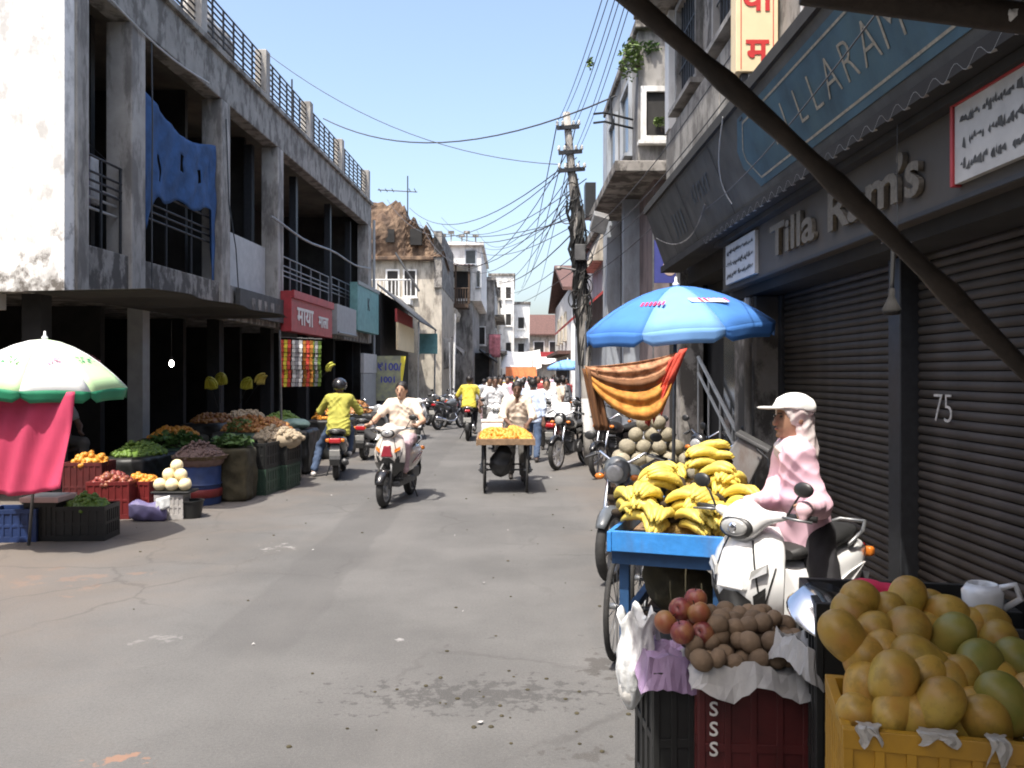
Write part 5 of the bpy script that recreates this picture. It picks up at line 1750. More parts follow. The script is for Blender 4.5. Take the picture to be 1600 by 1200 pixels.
def person(label, loc, rz, J, skin='skin', shirt='shirt_white', pants='trousers_dark', shoes='shoe_dark', res=0.014, group=None,
           hair='short', yaw=0.0, pitch=0.0, sleeve=0.45, hem=0.02, skirt=False, wr=0.006, helmet=None, collar=True, face=True, toe=None):
    t = thing('person', label, 'person', loc, rz, group)
    fr = max(0.0085, res * 0.72)
    B = SDF(res, 0.035)
    pel, che, nec, hea = J['pelvis'], J['chest'], J['neck'], J['head']
    wst = pel * 0.55 + che * 0.45

    def torso(S, e):
        for s_ in (-1, 1):
            tw = Matrix.Rotation(J.get('twist', 0.0), 3, 'Z')
            o1, o2, o3 = V((s_ * 0.07, 0, 0)), tw @ V((s_ * 0.065, 0, 0)), tw @ V((s_ * 0.085, 0, 0))
            sl = J.get('slim', 1.0)
            S.cap(pel + o1, wst + o2, 0.105 * sl + e, 0.095 * sl + e)
            S.cap(wst + o2, che + o3, 0.095 * sl + e, 0.098 * sl + e)
            S.cap(che + tw @ V((s_ * 0.05, 0, 0.05)), che + tw @ V((s_ * 0.15, 0, 0.045)), 0.06 + e, 0.05 + e)
    torso(B, 0.0)
    B.cap(che + V((0, 0, 0.03)), nec, 0.07, 0.056).cap(nec, hea + V((0, 0.01, -0.05)), 0.055, 0.05)
    hr = Euler((pitch, 0, yaw)).to_matrix()

    def hp(x, y, z):
        return hea + hr @ V((x, y, z))
    B.ell(hea + hr @ V((0, 0.012, 0.03)), (0.076, 0.094, 0.092), hr).ell(hp(0, -0.018, -0.035), (0.056, 0.066, 0.072), hr)
    B.cap(hp(0, -0.088, 0.02), hp(0, -0.104, -0.022), 0.010, 0.015, k=0.012)
    B.ell(hp(0, -0.075, -0.088), (0.022, 0.02, 0.016), hr, k=0.02)
    B.ell(hp(0, -0.087, -0.055), (0.026, 0.01, 0.010), hr, k=0.012)
    for s_ in (-1, 1):
        B.ell(hp(s_ * 0.078, 0.012, 0.0), (0.011, 0.02, 0.03), hr, k=0.01)
        B.cut('ell', hp(s_ * 0.032, -0.094, 0.018), (0.018, 0.012, 0.011), hr, k=0.015)
    for n_, s_ in (('L', 1), ('R', -1)):
        sh, el, w_ = J['sh' + n_], J['el' + n_], J['wr' + n_]
        B.cap(sh, el, 0.050, 0.039).cap(el, w_, 0.039, 0.027)
        d = (w_ - el).normalized()
        side = J.get('palm' + n_) or V((0, 1, 0))
        ax = d.cross(V(side) if not isinstance(side, bool) else V((0, 0, 1)))
        if ax.length < 0.1:
            ax = V((1, 0, 0))
        ax.normalize()                      # across the palm
        nr = ax.cross(d).normalized()       # back of hand
        grip = J.get('grip' + n_)
        for f_ in range(4):
            o = ax * (-0.030 + 0.02 * f_)
            ln = (0.068, 0.078, 0.074, 0.058)[f_]
            B.cap(w_ + o * 0.6, w_ + o + d * 0.075, 0.013, 0.011, k=0.012)
            k1 = w_ + o + d * 0.075
            if grip:
                k2 = k1 + d * 0.02 - nr * 0.028
                k3 = k2 - d * 0.03 - nr * 0.012
            else:
                k2 = k1 + d * ln * 0.5 - nr * 0.008
                k3 = k2 + d * ln * 0.42 - nr * 0.022
            B.cap(k1, k2, fr * 1.05, fr, k=0.006).cap(k2, k3, fr, fr * 0.9, k=0.004)
        th = w_ + d * 0.025 - ax * 0.028
        B.cap(th, th + d * 0.035 - ax * 0.022 - nr * 0.012, 0.012, fr, k=0.012).cap(th + d * 0.035 - ax * 0.022 - nr * 0.012, th + d * 0.065 - ax * 0.02 - nr * 0.026, fr, fr * 0.9, k=0.004)
        hip, kn, an = J['hip' + n_], J['kn' + n_], J['an' + n_]
        B.cap(hip, kn, 0.083, 0.058).cap(kn, an, 0.056, 0.036)
        td = V(toe) if toe else V((0, -1, 0))
        B.cap(an + V((0, 0, -0.045)), an + td * 0.13 + V((0, 0, -0.055)), 0.032, 0.026)
    B.build('body', skin, t)
    # clothing
    S = SDF(res, 0.04)
    torso(S, 0.016)
    S.cap(che + V((0, 0, 0.04)), nec + V((0, 0, 0.0)), 0.085, 0.068)
    for n_, s_ in (('L', 1), ('R', -1)):
        sh, el, w_ = J['sh' + n_], J['el' + n_], J['wr' + n_]
        if sleeve <= 1:
            S.cap(sh, sh + (el - sh) * max(sleeve, 0.3), 0.070, 0.064)
        else:
            S.cap(sh, el, 0.070, 0.060).cap(el, el + (w_ - el) * min(1, sleeve - 1), 0.060, 0.045)
    up = (che - pel).normalized()
    if skirt:
        for n_, s_ in (('L', 1), ('R', -1)):
            S.cap(J['hip' + n_], J['kn' + n_], 0.125, 0.11)
    else:
        for s_ in (-1, 1):
            S.cap(pel + V((s_ * 0.075, 0, 0.03)), pel - up * (hem + 0.08) + V((s_ * 0.08, 0, 0)), 0.118, 0.128)
        S.plane(pel - up * hem, -up)
    ndir = (hea - nec).normalized()
    S.cut('cap', nec + ndir * 0.015, hea, 0.058, 0.07)
    if collar == 'open':
        S.cut('ell', nec + V((0, -0.10, -0.06)), (0.035, 0.06, 0.10))
    so_ = S.build('shirt', shirt, t, wrinkle=wr * 0.8, wscale=13)
    Q = SDF(res, 0.03)
    for n_, s_ in (('L', 1), ('R', -1)):
        hip, kn, an = J['hip' + n_], J['kn' + n_], J['an' + n_]
        Q.cap(pel + V((s_ * 0.06, 0, 0.02)), hip, 0.115, 0.105).cap(hip, kn, 0.102, 0.075).cap(kn, an + (kn - an).normalized() * 0.05, 0.074, 0.062)
    Q.build('trousers', pants, t, wrinkle=wr * 0.6, wscale=13)
    Fo = []
    for n_, s_ in (('L', 1), ('R', -1)):
        an = J['an' + n_]
        td = V(toe) if toe else V((0, -1, 0))
        K = SDF(max(0.01, res * 0.8), 0.02)
        K.cap(an + V((0, 0, -0.035)) - td * 0.02, an + td * 0.15 + V((0, 0, -0.048)), 0.042, 0.033)
        K.plane(an + V((0, 0, -0.079)), (0, 0, -1))
        K.build('shoe', shoes, t)
    if helmet:
        Hh = SDF(res * 0.8, 0.02)
        Hh.ell(hp(0, 0.012, 0.045), (0.125, 0.145, 0.125), hr).cut('ell', hp(0, -0.10, -0.04), (0.085, 0.09, 0.085), hr, k=0.01).cut('ell', hp(0, 0.01, -0.02), (0.095, 0.11, 0.12), hr)
        Hh.plane(hp(0, 0, -0.075), hr @ V((0, 0, -1)))
        ho = Hh.build('helmet', helmet, t)
        MB().add([hp(-0.10, -0.09, 0.07), hp(-0.06, -0.145, 0.075), hp(0.06, -0.145, 0.075), hp(0.10, -0.09, 0.07), hp(0.08, -0.09, 0.085), hp(-0.08, -0.09, 0.085)], [(0, 1, 2, 3, 4, 5)]).build('peak', helmet, ho, solid=0.006)
    elif hair:
        Hh = SDF(res * 0.8, 0.02)
        Hh.ell(hp(0, 0.022, 0.042), (0.087, 0.102, 0.098), hr)
        if hair == 'bun':
            Hh.ell(hp(0, 0.12, -0.01), (0.05, 0.045, 0.05), hr).ell(hp(0, 0.06, -0.03), (0.075, 0.06, 0.07), hr)
        Hh.cut('ell', hp(0, -0.085, -0.03), (0.075, 0.075, 0.10), hr, k=0.015)
        Hh.plane(hp(0, 0, -0.055), hr @ V((0, 0, -1)))
        Hh.build('hair', 'hair', t, wrinkle=0.002, wscale=30)
    if face and res < 0.02:
        for s_ in (-1, 1):
            e_ = MB().ball(hp(s_ * 0.032, -0.084, 0.018), (0.013, 0.008, 0.0065), 8, 6, hr).build('eye', 'eye', t, smooth=True)
            MB().box(hp(s_ * 0.033, -0.093, 0.036), (0.034, 0.008, 0.006), hr).build('eyebrow', 'hair', t)
        MB().ball(hp(0, -0.094, -0.053), (0.022, 0.006, 0.006), 8, 6, hr).build('mouth', 'lip', t, smooth=True)
    return t


# white scooter in the foreground, its rider astride in pink
SCL, SCR = V((1.62, 4.92, 0)), -0.80
scooter('scooter', 'glossy white scooter parked beside the banana cart', SCL, SCR, 'scooter_white')
J = stand_pose(1.60)
J['twist'] = R(-50)
J['slim'] = 0.85
J['pelvis'] = V((0, 0.02, 0.87))
J['chest'] = V((0, -0.03, 1.27))
J['neck'] = V((0, -0.05, 1.365))
J['head'] = V((0, -0.06, 1.49))
for n_, s_ in (('L', 1), ('R', -1)):
    J['sh' + n_] = J['chest'] + Matrix.Rotation(R(-50), 3, 'Z') @ V((s_ * 0.135, 0, 0.04))
    J['wr' + n_] = V((0.27, -0.41, 1.05)) if s_ > 0 else V((-0.08, -0.33, 1.04))
    J['el' + n_] = V((0.19, -0.10, 1.02)) if s_ > 0 else V((-0.12, -0.06, 1.03))
    J['hip' + n_] = V((s_ * 0.10, 0.02, 0.86))
    J['kn' + n_] = V((s_ * 0.235, -0.06, 0.48))
    J['an' + n_] = V((s_ * 0.27, -0.02, 0.085))
    J['grip' + n_] = True
PW = person('woman in pink shirt with scarf and white cap astride the white scooter', SCL, SCR, J, 'skin', 'shirt_pink', 'trousers_dark', 'shoe_dark',
            0.0085, hair=None, yaw=R(-30), sleeve=1.97, hem=0.10, wr=0.0042)
hr = Euler((0, 0, R(-30))).to_matrix()
hp = lambda x, y, z: J['head'] + hr @ V((x, y, z))
K = SDF(0.008, 0.02)
K.ell(hp(0, 0.02, 0.035), (0.098, 0.115, 0.108), hr).ell(hp(0, 0.06, -0.05), (0.085, 0.075, 0.09), hr)
K.cap(hp(0, 0.05, -0.07), J['neck'] + hr @ V((0, 0.05, -0.05)), 0.082, 0.105).cap(hp(0, 0.0, -0.13), J['neck'] + hr @ V((0, -0.02, -0.04)), 0.06, 0.085)
K.cut('ell', hp(0, -0.115, -0.025), (0.085, 0.088, 0.092), hr, k=0.02)
K.build('scarf', 'scarf', PW, wrinkle=0.0035, wscale=20)
K = SDF(0.008, 0.015)
K.ell(hp(0, 0.02, 0.065), (0.106, 0.124, 0.086), hr).cut('ell', hp(0, 0.015, 0.0), (0.100, 0.114, 0.11), hr)
K.plane(hp(0, 0, 0.055), hr @ V((0, -0.15, -1)))
cp = K.build('cap', 'canvas_white', PW, wrinkle=0.002, wscale=18)
K = SDF(0.008, 0.01)
K.ell(hp(0, -0.13, 0.066), (0.08, 0.075, 0.009), hr)
K.build('cap_peak', 'paper', cp)
mt('glove', (0.60, 0.40, 0.43), 0.9, var=0.12, scale=20)
for n_ in 'LR':
    w_, e_ = J['wr' + n_], J['el' + n_]
    d = (w_ - e_).normalized()
    K = SDF(0.008, 0.012)
    K.cap(w_ - d * 0.10, w_ + d * 0.07, 0.042, 0.044).cap(w_ + d * 0.07, w_ + d * 0.085 + V((0, 0, -0.04)), 0.035, 0.024)
    K.build('glove', 'glove', PW, wrinkle=0.002)
# woman riding towards the camera
wx = G(600, 793)
rz = R(-9)
f_ = V((math.sin(rz), -math.cos(rz), 0))
o = V((wx.x, wx.y, 0)) - f_ * 0.80
scooter('scooter', 'cream and maroon scooter ridden towards the camera by a woman', o, rz, 'scooter_pearl', 'scooter_wine', dark_low=True, fender='bike_black')
J = ride_pose(0.87, 0.02, ((0.33, -0.46, 1.03), (-0.33, -0.46, 1.03)), k=0.98)
person('woman in cream top with tied back hair riding a scooter', o, rz, J, 'skin_light', 'shirt_cream', 'sari', 'shoe_dark', 0.012, hair='bun', sleeve=0.55, hem=0.06, wr=0.005)

# man in yellow stopped on his scooter, seen from behind
mx_ = G(525, 750)
rz = R(180 + 6)
f_ = V((math.sin(rz), -math.cos(rz), 0))
o = V((mx_.x, mx_.y, 0)) + f_ * 0.52
scooter('scooter', 'dark red scooter stopped beside the stalls under a man in yellow', o, rz, 'bike_black', 'scooter_wine')
J = ride_pose(0.87, 0.10, feet=((0.42, 0.02, 0.085), (-0.15, -0.28, 0.40)), k=0.98)
J['knL'] = V((0.33, -0.16, 0.50))
person('man in yellow shirt and dark helmet sitting on a stopped scooter', o, rz, J, 'skin_dark', 'shirt_yellow', 'jeans', 'shoe_white', 0.012, hair=None, helmet='helmet_black', sleeve=1.15, hem=0.17, wr=0.007)
# scooter parked beyond him
scooter('scooter', 'silver scooter parked between the man in yellow and the riding woman', G(560, 722) + V((0.1, 0.9, 0)), R(172), 'scooter_silver', 'bike_black')

# further riders and parked two wheelers
a = G(730, 690)
motorcycle('motorcycle', 'black motorcycle ridden away by a man in lemon yellow', a + V((0, 0.95, 0)), R(180), 'bike_black')
person('rider in lemon yellow shirt seen from behind on a black motorcycle', a + V((0, 0.95, 0)), R(180), ride_pose(0.90, 0.12, ((0.32, -0.3, 1.02), (-0.32, -0.3, 1.02)), ((0.15, -0.12, 0.38), (-0.15, -0.12, 0.38))),
       'skin_dark', 'shirt_lemon', 'trousers_dark', res=0.018, sleeve=0.8, hem=0.08)
mt('cover_cloth', (0.70, 0.70, 0.71), 0.6, var=0.12, scale=7)
a = G(655, 686)
scooter('scooter', 'white scooter parked behind the riding woman', a + V((-0.1, 0.6, 0)), R(8), 'scooter_white', 'scooter_silver')
for k, (px, py, rz, lab, pm) in enumerate(((700, 672, 150, 'dark motorcycle parked at the shaded kerb behind the white scooter', 'bike_grey'),
                                           (712, 664, 160, 'red motorcycle parked beside the lemon yellow rider', 'bike_red'),
                                           (678, 668, 30, 'black motorcycle parked deep in the shade of the far shops', 'bike_black'))):
    if k == 0:
        mo = motorcycle('motorcycle', lab, G(px, py) + V((0, 0.6, 0)), R(rz), pm)
    else:
        dup(mo, G(px, py) + V((0, 0.6, 0)), R(rz), lab, mats={'fuel_tank': pm, 'side_panel': pm, 'front_fender': pm, 'headlight_cowl': pm})
# black motorcycle with pale wheel at the foot of the pole
mb_ = motorcycle('motorcycle', 'black motorcycle with pale front wheel parked beside the painted pole', G(888, 735) + V((0.1, 0.62, 0)), R(-28), 'bike_black', rim='rim_white')
# scooter under a white sheet
a = G(868, 712)
sc = scooter('scooter', 'dark red scooter under a white sheet beside the orange cart', a + V((0.05, 0.5, 0)), R(165), 'scooter_wine', 'bike_black')
cv = thing('scooter_cover', 'white sheet thrown over the dark red scooter', 'cover', a + V((0.05, 0.5, 0)), R(165))


def cover(u, v):
    y = -0.62 + 1.3 * u
    x = -0.36 + 0.72 * v
    top = 0.86 + 0.22 * math.exp(-((u - 0.08) / 0.14) ** 2) + 0.02 * math.sin(u * 11)
    drop = max(0, abs(x) - 0.19)
    return x * (1 - 0.35 * min(1, drop * 4)), y, top - drop * 1.9 - 0.03 * math.sin(u * 23 + v * 5) * min(1, drop * 8)


MB().grid(cloth_sheet(cover, 26, 18)).build('sheet', 'cover_cloth', cv, smooth=True, solid=0.006)
# bikes under the blue umbrella and behind the banana cart
GRP = 'motorcycles parked along the right side'
m0 = motorcycle('motorcycle', 'dark motorcycle right behind the banana cart with its front wheel showing', V((1.12, 7.85, 0)), R(-26), 'bike_grey')
for px, py, rz, lab, pm in ((965, 742, -35, 'black motorcycle parked just past the melon heap', 'bike_black'),
                            (1050, 800, -60, 'silver tanked motorcycle parked between the melons and the banana cart', 'scooter_silver'),
                            (1130, 805, -48, 'black motorcycle leaning near the pier behind the banana cart', 'bike_black'),
                            (985, 705, -20, 'grey motorcycle parked in the row beyond the orange cloth', 'bike_grey'),
                            (945, 690, -25, 'red motorcycle parked in the row beyond the painted pole', 'bike_red'),
                            (905, 672, -15, 'black motorcycle parked farthest up the right side', 'bike_black'),
                            (1012, 728, -30, 'grey motorcycle standing between the melon heap and the pole', 'bike_grey'),
                            (938, 708, -24, 'black motorcycle standing just behind the painted pole', 'bike_black'),
                            (1172, 850, -62, 'dark motorcycle squeezed between the banana cart and the pier', 'bike_grey')):
    dup(m0, G(px, py), R(rz), lab, mats={'fuel_tank': pm, 'side_panel': pm, 'front_fender': pm, 'headlight_cowl': pm})

# walkers and riders around the orange cart
person('man in white shirt riding behind the orange cart', G(772, 712) + V((0, 1.2, 0)), R(4), ride_pose(0.9, 0.04), 'skin_dark', 'shirt_white', 'trousers_grey', res=0.016, sleeve=0.6, hem=0.1)
scooter('scooter', 'white scooter ridden behind the orange cart', G(772, 712) + V((0, 1.2, 0)), R(4), 'scooter_white', 'scooter_silver')
person('man in light blue shirt and jeans walking away past the cart', V((0.42, 17.2, 0)), R(172), stand_pose(1.62, 0.03, 0.7), 'skin_dark', 'shirt_blue', 'jeans', res=0.016, sleeve=1.6, hem=0.12)
person('man in white shirt and grey trousers walking towards the camera', V((0.78, 19.5, 0)), R(-5), stand_pose(1.6, 0.02, 0.8), 'skin', 'shirt_white', 'trousers_grey', res=0.018, sleeve=1.3, hem=0.12)
# vendor pushing the orange cart
CARTX, CARTY = (G(760, 764).x + G(826, 766).x) / 2 - 0.02, 12.95
person('vendor in pale open shirt bending over his orange cart', V((CARTX + 0.17, CARTY + 1.22, 0)), 0.0,
       stand_pose(1.60, 0.24, 0.5, ((0.26, -0.22, 1.05), (0.16, -0.44, 0.93)), ((-0.24, -0.22, 1.05), (-0.10, -0.46, 0.93))),
       'skin_dark', 'shirt_cream', 'trousers_grey', res=0.014, sleeve=1.25, hem=0.12, pitch=R(12), collar='open')
# shadowed seller among the stalls
J = ride_pose(0.62, 0.06, ((0.2, -0.28, 0.72), (-0.2, -0.28, 0.72)), ((0.16, -0.35, 0.3), (-0.16, -0.35, 0.3)))
person('seller in grey shirt sitting in the shade behind the vegetables', in_lb(2.0, 1.2, 0.12), R(60), J, 'skin_dark', 'shirt_grey', 'trousers_grey', res=0.018)
st_ = thing('stool', 'low wooden stool under the shaded seller', 'stool', in_lb(2.0, 1.2, 0))
MB().box((0, 0, 0.6), (0.42, 0.42, 0.06)).build('seat', 'wood_dark', st_, bevel=0.01)
for sx in (-1, 1):
    for sy in (-1, 1):
        MB().box((sx * 0.17, sy * 0.17, 0.285), (0.05, 0.05, 0.565)).build('leg', 'wood_dark', st_)
# far crowd: two figures copied with other clothes
pA = person('far walker in white', V((-0.35, 26, 0)), R(10), stand_pose(1.62, 0.02, 0.7), 'skin_dark', 'shirt_white', 'trousers_dark', res=0.028, sleeve=0.7, face=False)
pB = person('far walker seen from behind', V((1.6, 27, 0)), R(185), stand_pose(1.6, 0.02, 0.5), 'skin_dark', 'shirt_grey', 'trousers_dark', res=0.028, sleeve=1.3, face=False)
pA['label'], pB['label'] = 'walker in white shirt beyond the white shirted scooter rider', 'man in grey shirt walking away beyond the parked motorcycles'
crowd = [(-1.2, 25, 'shirt_white'), (0.3, 24, 'shirt_blue'), (0.9, 29, 'shirt_red'), (-0.1, 31, 'shirt_white'), (1.7, 33, 'shirt_white'), (0.5, 35, 'shirt_blue'), (-0.9, 36, 'shirt_white'),
         (1.2, 38, 'shirt_cream'), (2.1, 36, 'shirt_white'), (-0.5, 41, 'shirt_grey'), (0.2, 43, 'shirt_white'), (1.6, 42, 'shirt_lemon'), (0.9, 46, 'shirt_white'), (-0.7, 48, 'shirt_red'),
         (2.4, 46, 'shirt_blue'), (1.8, 50, 'shirt_white'), (0.3, 52, 'shirt_white'), (-0.3, 55, 'shirt_cream'), (1.2, 57, 'shirt_white'), (2.6, 56, 'shirt_pink'), (3.0, 60, 'shirt_white'),
         (0.6, 62, 'shirt_grey'), (-0.6, 23, 'shirt_grey'), (1.3, 24.5, 'shirt_cream'), (-0.15, 28, 'shirt_pink'), (0.55, 27, 'shirt_white'), (1.9, 30, 'shirt_red'), (-1.0, 31, 'shirt_blue'), (0.75, 33, 'shirt_grey'), (-0.4, 34, 'shirt_lemon'), (1.4, 35.5, 'shirt_white'), (0.0, 38, 'shirt_red'), (0.6, 40, 'shirt_pink'), (2.0, 40, 'shirt_grey'), (-0.8, 44, 'shirt_cream'), (1.3, 48, 'shirt_blue'), (0.0, 47, 'shirt_lemon'), (1.9, 64, 'shirt_white'), (-0.6, 66, 'shirt_white'), (2.5, 68, 'shirt_red'), (1.1, 70, 'shirt_white'), (0.1, 73, 'shirt_blue'), (3.4, 72, 'shirt_white')]
cl_name = {'shirt_white': 'white', 'shirt_blue': 'pale blue', 'shirt_red': 'red', 'shirt_cream': 'cream', 'shirt_grey': 'grey', 'shirt_lemon': 'yellow', 'shirt_pink': 'pink'}
for i, (x, y, s_) in enumerate(crowd):
    if s_ == 'shirt_white' and i % 3 == 0:
        s_ = ('shirt_grey', 'shirt_red', 'shirt_cream', 'shirt_blue')[i // 3 % 4]
    dup(pA if i % 3 else pB, V((x, y, 0)), R(RNG.uniform(-40, 40) + (180 if i % 2 else 0)),
        'small distant pedestrian in %s top in the far crowd' % cl_name[s_], 'pedestrians in the far crowd',
        mats={'shirt': s_, 'trousers': ['trousers_dark', 'jeans', 'trousers_grey', 'sari'][i % 4]}, scale=RNG.uniform(0.94, 1.03))
# ------------------------------------------------------------------ carts, umbrellas, fruit
mt('cart_blue', (0.035, 0.22, 0.58), 0.5, var=0.2, scale=7, streak=(0.10, 0.10, 0.10), streak_amt=0.2, bump=0.15)
mt('cart_navy', (0.02, 0.07, 0.17), 0.55, var=0.25, scale=8)
mt('wood', (0.22, 0.14, 0.08), 0.8, var=0.3, scale=10, bump=0.3)
mt('orange_fruit', (0.68, 0.24, 0.02), 0.5, var=0.25, scale=9, col2=(0.74, 0.36, 0.05))
mt('banana', (0.76, 0.57, 0.085), 0.5, var=0.14, scale=14, rnd=0.14, streak=(0.16, 0.09, 0.03), streak_amt=0.12, col2=(0.78, 0.64, 0.16), rain=1.5, sscale=14)
mt('banana_green', (0.48, 0.47, 0.05), 0.45, var=0.15, scale=12, rnd=0.08)
mt('banana_tip', (0.06, 0.04, 0.02), 0.8)
mt('mango', (0.53, 0.26, 0.05), 0.42, var=0.16, scale=7, rnd=0.16, col2=(0.50, 0.37, 0.06), streak=(0.24, 0.14, 0.03), streak_amt=0.14, bump=0.08, rain=1.9, sscale=16)
mt('mango_green', (0.24, 0.26, 0.04), 0.42, var=0.3, scale=6, rnd=0.1, col2=(0.38, 0.27, 0.06), bump=0.05)
mt('stalk', (0.03, 0.02, 0.01), 0.9)
mt('sapodilla', (0.165, 0.112, 0.068), 0.85, var=0.25, scale=14, rnd=0.15, bump=0.25)
mt('apple_red', (0.17, 0.022, 0.03), 0.42, var=0.35, scale=9, rnd=0.2, col2=(0.30, 0.07, 0.05), streak=(0.36, 0.2, 0.07), streak_amt=0.16, sscale=9, rain=1.2)
mt('apple_gold', (0.38, 0.24, 0.05), 0.42, var=0.3, scale=7, rnd=0.1, col2=(0.26, 0.06, 0.04))
mt('melon', (0.30, 0.265, 0.19), 0.8, var=0.2, scale=18, rnd=0.16, bump=0.3)
mt('melon_pale', (0.80, 0.68, 0.42), 0.5, var=0.1, scale=6, rnd=0.08)
mt('lime', (0.12, 0.2, 0.03), 0.5, var=0.3, scale=12)
mt('potato', (0.36, 0.29, 0.20), 0.85, var=0.25, scale=12)
mt('tomato', (0.32, 0.085, 0.03), 0.5, var=0.4, scale=12, col2=(0.45, 0.24, 0.06))
mt('onion', (0.15, 0.095, 0.08), 0.7, var=0.35, scale=14)
mt('crate_yellow', (0.42, 0.22, 0.012), 0.5, var=0.18, scale=9, streak=(0.28, 0.15, 0.03), streak_amt=0.2)
mt('crate_maroon', (0.085, 0.013, 0.013), 0.5, var=0.25, scale=9)
mt('crate_black', (0.014, 0.0145, 0.014), 0.5, var=0.3, scale=9)
mt('crate_red', (0.15, 0.016, 0.016), 0.5, var=0.2, scale=9)
mt('crate_blue', (0.018, 0.04, 0.13), 0.5, var=0.25, scale=9)
mt('crate_green', (0.03, 0.06, 0.04), 0.5, var=0.3, scale=9)
mt('crate_grey', (0.40, 0.38, 0.36), 0.6, var=0.2, scale=9)
mt('plastic_bag', (0.72, 0.73, 0.72), 0.35, var=0.08, scale=7, bump=0.4)
mt('plastic_lining', (0.42, 0.40, 0.36), 0.3, var=0.15, scale=9, bump=0.4)
mt('wrap_purple', (0.25, 0.17, 0.28), 0.6, var=0.2, scale=7, bump=0.3)
mt('sack_olive', (0.05, 0.042, 0.022), 0.9, var=0.35, scale=6, bump=0.5)
mt('sack_white', (0.66, 0.64, 0.60), 0.8, var=0.15, scale=7, bump=0.4)
mt('bag_violet', (0.14, 0.12, 0.24), 0.6, var=0.2, scale=5)
mt('umb_blue', (0.05, 0.18, 0.50), 0.85, var=0.1, scale=4)
mt('umb_sky', (0.17, 0.36, 0.70), 0.85, var=0.08, scale=4)
mt('umb_in', (0.30, 0.36, 0.44), 0.7, var=0.1, scale=4)
mt('umb_white', (0.78, 0.79, 0.76), 0.6, var=0.05, scale=4)
mt('umb_lime', (0.52, 0.74, 0.40), 0.6, var=0.06, scale=4)
mt('umb_green', (0.02, 0.22, 0.11), 0.6, var=0.2, scale=4)
mt('print_pink', (0.60, 0.22, 0.32), 0.7, var=0.5, scale=14)
mt('print_red', (0.55, 0.04, 0.12), 0.6, var=0.2)
mt('cloth_orange', (0.48, 0.15, 0.02), 0.85, var=0.4, scale=14, col2=(0.56, 0.27, 0.05))
mt('cloth_brown', (0.13, 0.055, 0.02), 0.85, var=0.3, scale=9)
mt('cloth_peach', (0.40, 0.16, 0.07), 0.85, var=0.6, scale=18, col2=(0.56, 0.30, 0.16))
mt('cloth_red', (0.62, 0.08, 0.05), 0.85, var=0.25, scale=9)
mt('cloth_tan', (0.66, 0.36, 0.14), 0.85, var=0.3, scale=9)


def bicycle_wheel(parent, c, rad, rot=None):
    o = MB()
    ring = [V((c[0], c[1] + rad * math.cos(a), c[2] + rad * math.sin(a))) for a in np.linspace(0, 2 * math.pi, 29)[:-1]]
    o.tube(ring, 0.018, 6, closed=True)
    w_ = o.build('wheel', 'rubber', parent, smooth=True)
    s_ = MB()
    ring = [V((c[0], c[1] + (rad - 0.025) * math.cos(a), c[2] + (rad - 0.025) * math.sin(a))) for a in np.linspace(0, 2 * math.pi, 29)[:-1]]
    s_.tube(ring, 0.01, 5, closed=True)
    for k in range(12):
        a = math.pi * k / 12 * 2
        s_.tube([V(c), V((c[0], c[1] + rad * 0.95 * math.cos(a), c[2] + rad * 0.95 * math.sin(a)))], 0.003, 4)
    s_.tube([V(c) - V((0.05, 0, 0)), V(c) + V((0.05, 0, 0))], 0.02, 8)
    s_.build('rim', 'steel_grey', w_, smooth=True)
    return w_


def heap(name, m, parent, c, rx, ry, h, r, n, seed, squash=1.0, seg=(6, 4)):
    """heap of small produce too many to pick apart"""
    rr = random.Random(seed)
    mb = MB()
    for i in range(n):
        a, q = rr.uniform(0, 6.283), math.sqrt(rr.random())
        x, y = q * math.cos(a), q * math.sin(a)
        z = h * (1 - q ** 2.6) * rr.uniform(0.62, 1.0) * (0.85 + 0.2 * math.sin(3 * x + seed) * math.cos(4 * y))
        s = r * rr.uniform(0.85, 1.15)
        mb.ball((c[0] + x * rx, c[1] + y * ry, c[2] + z), (s, s, s * squash), seg[0], seg[1], (rr.random() * 3, rr.random() * 3, 0))
    # filled core so that no light falls through
    mb.ball((c[0], c[1], c[2] - 0.02), (rx * 0.95, ry * 0.95, h * 0.8), 14, 8)
    return stuff(mb.build(name, m, parent, smooth=True))


def crate(name, label, loc, rz, size, m, group=None, letters_=None, ribs=6, cat='crate'):
    t = thing(name, label, cat, loc, rz, group)
    a, b_, h = size
    base = MB().box((0, 0, 0.012), (a - 0.01, b_ - 0.01, 0.02)).build('base', m, t)
    for sx, sy, ln in ((0, -1, a), (0, 1, a), (-1, 0, b_ - 0.05), (1, 0, b_ - 0.05)):
        q = MB()

        def bar(u0, u1, z0, z1, d):
            if sx == 0:
                q.box(((u0 + u1) / 2, sy * (b_ / 2 - 0.011), (z0 + z1) / 2), (u1 - u0, d, z1 - z0))
            else:
                q.box((sx * (a / 2 - 0.011), (u0 + u1) / 2, (z0 + z1) / 2), (d, u1 - u0, z1 - z0))
        L_ = ln / 2
        bar(-L_, L_, h - 0.045, h, 0.024)
        bar(-L_, L_, 0.0, 0.06, 0.02)
        bar(-L_, L_, h * 0.5 - 0.015, h * 0.5 + 0.015, 0.018)
        bar(-L_, L_, 0.061, h - 0.046, 0.006)
        for k in range(ribs + 1):
            u = -L_ + 0.012 + (2 * L_ - 0.024) * k / ribs
            bar(u - 0.011, u + 0.011, 0.05, h - 0.03, 0.021)
        q.build('side', m, t, bevel=0.002)
    return t


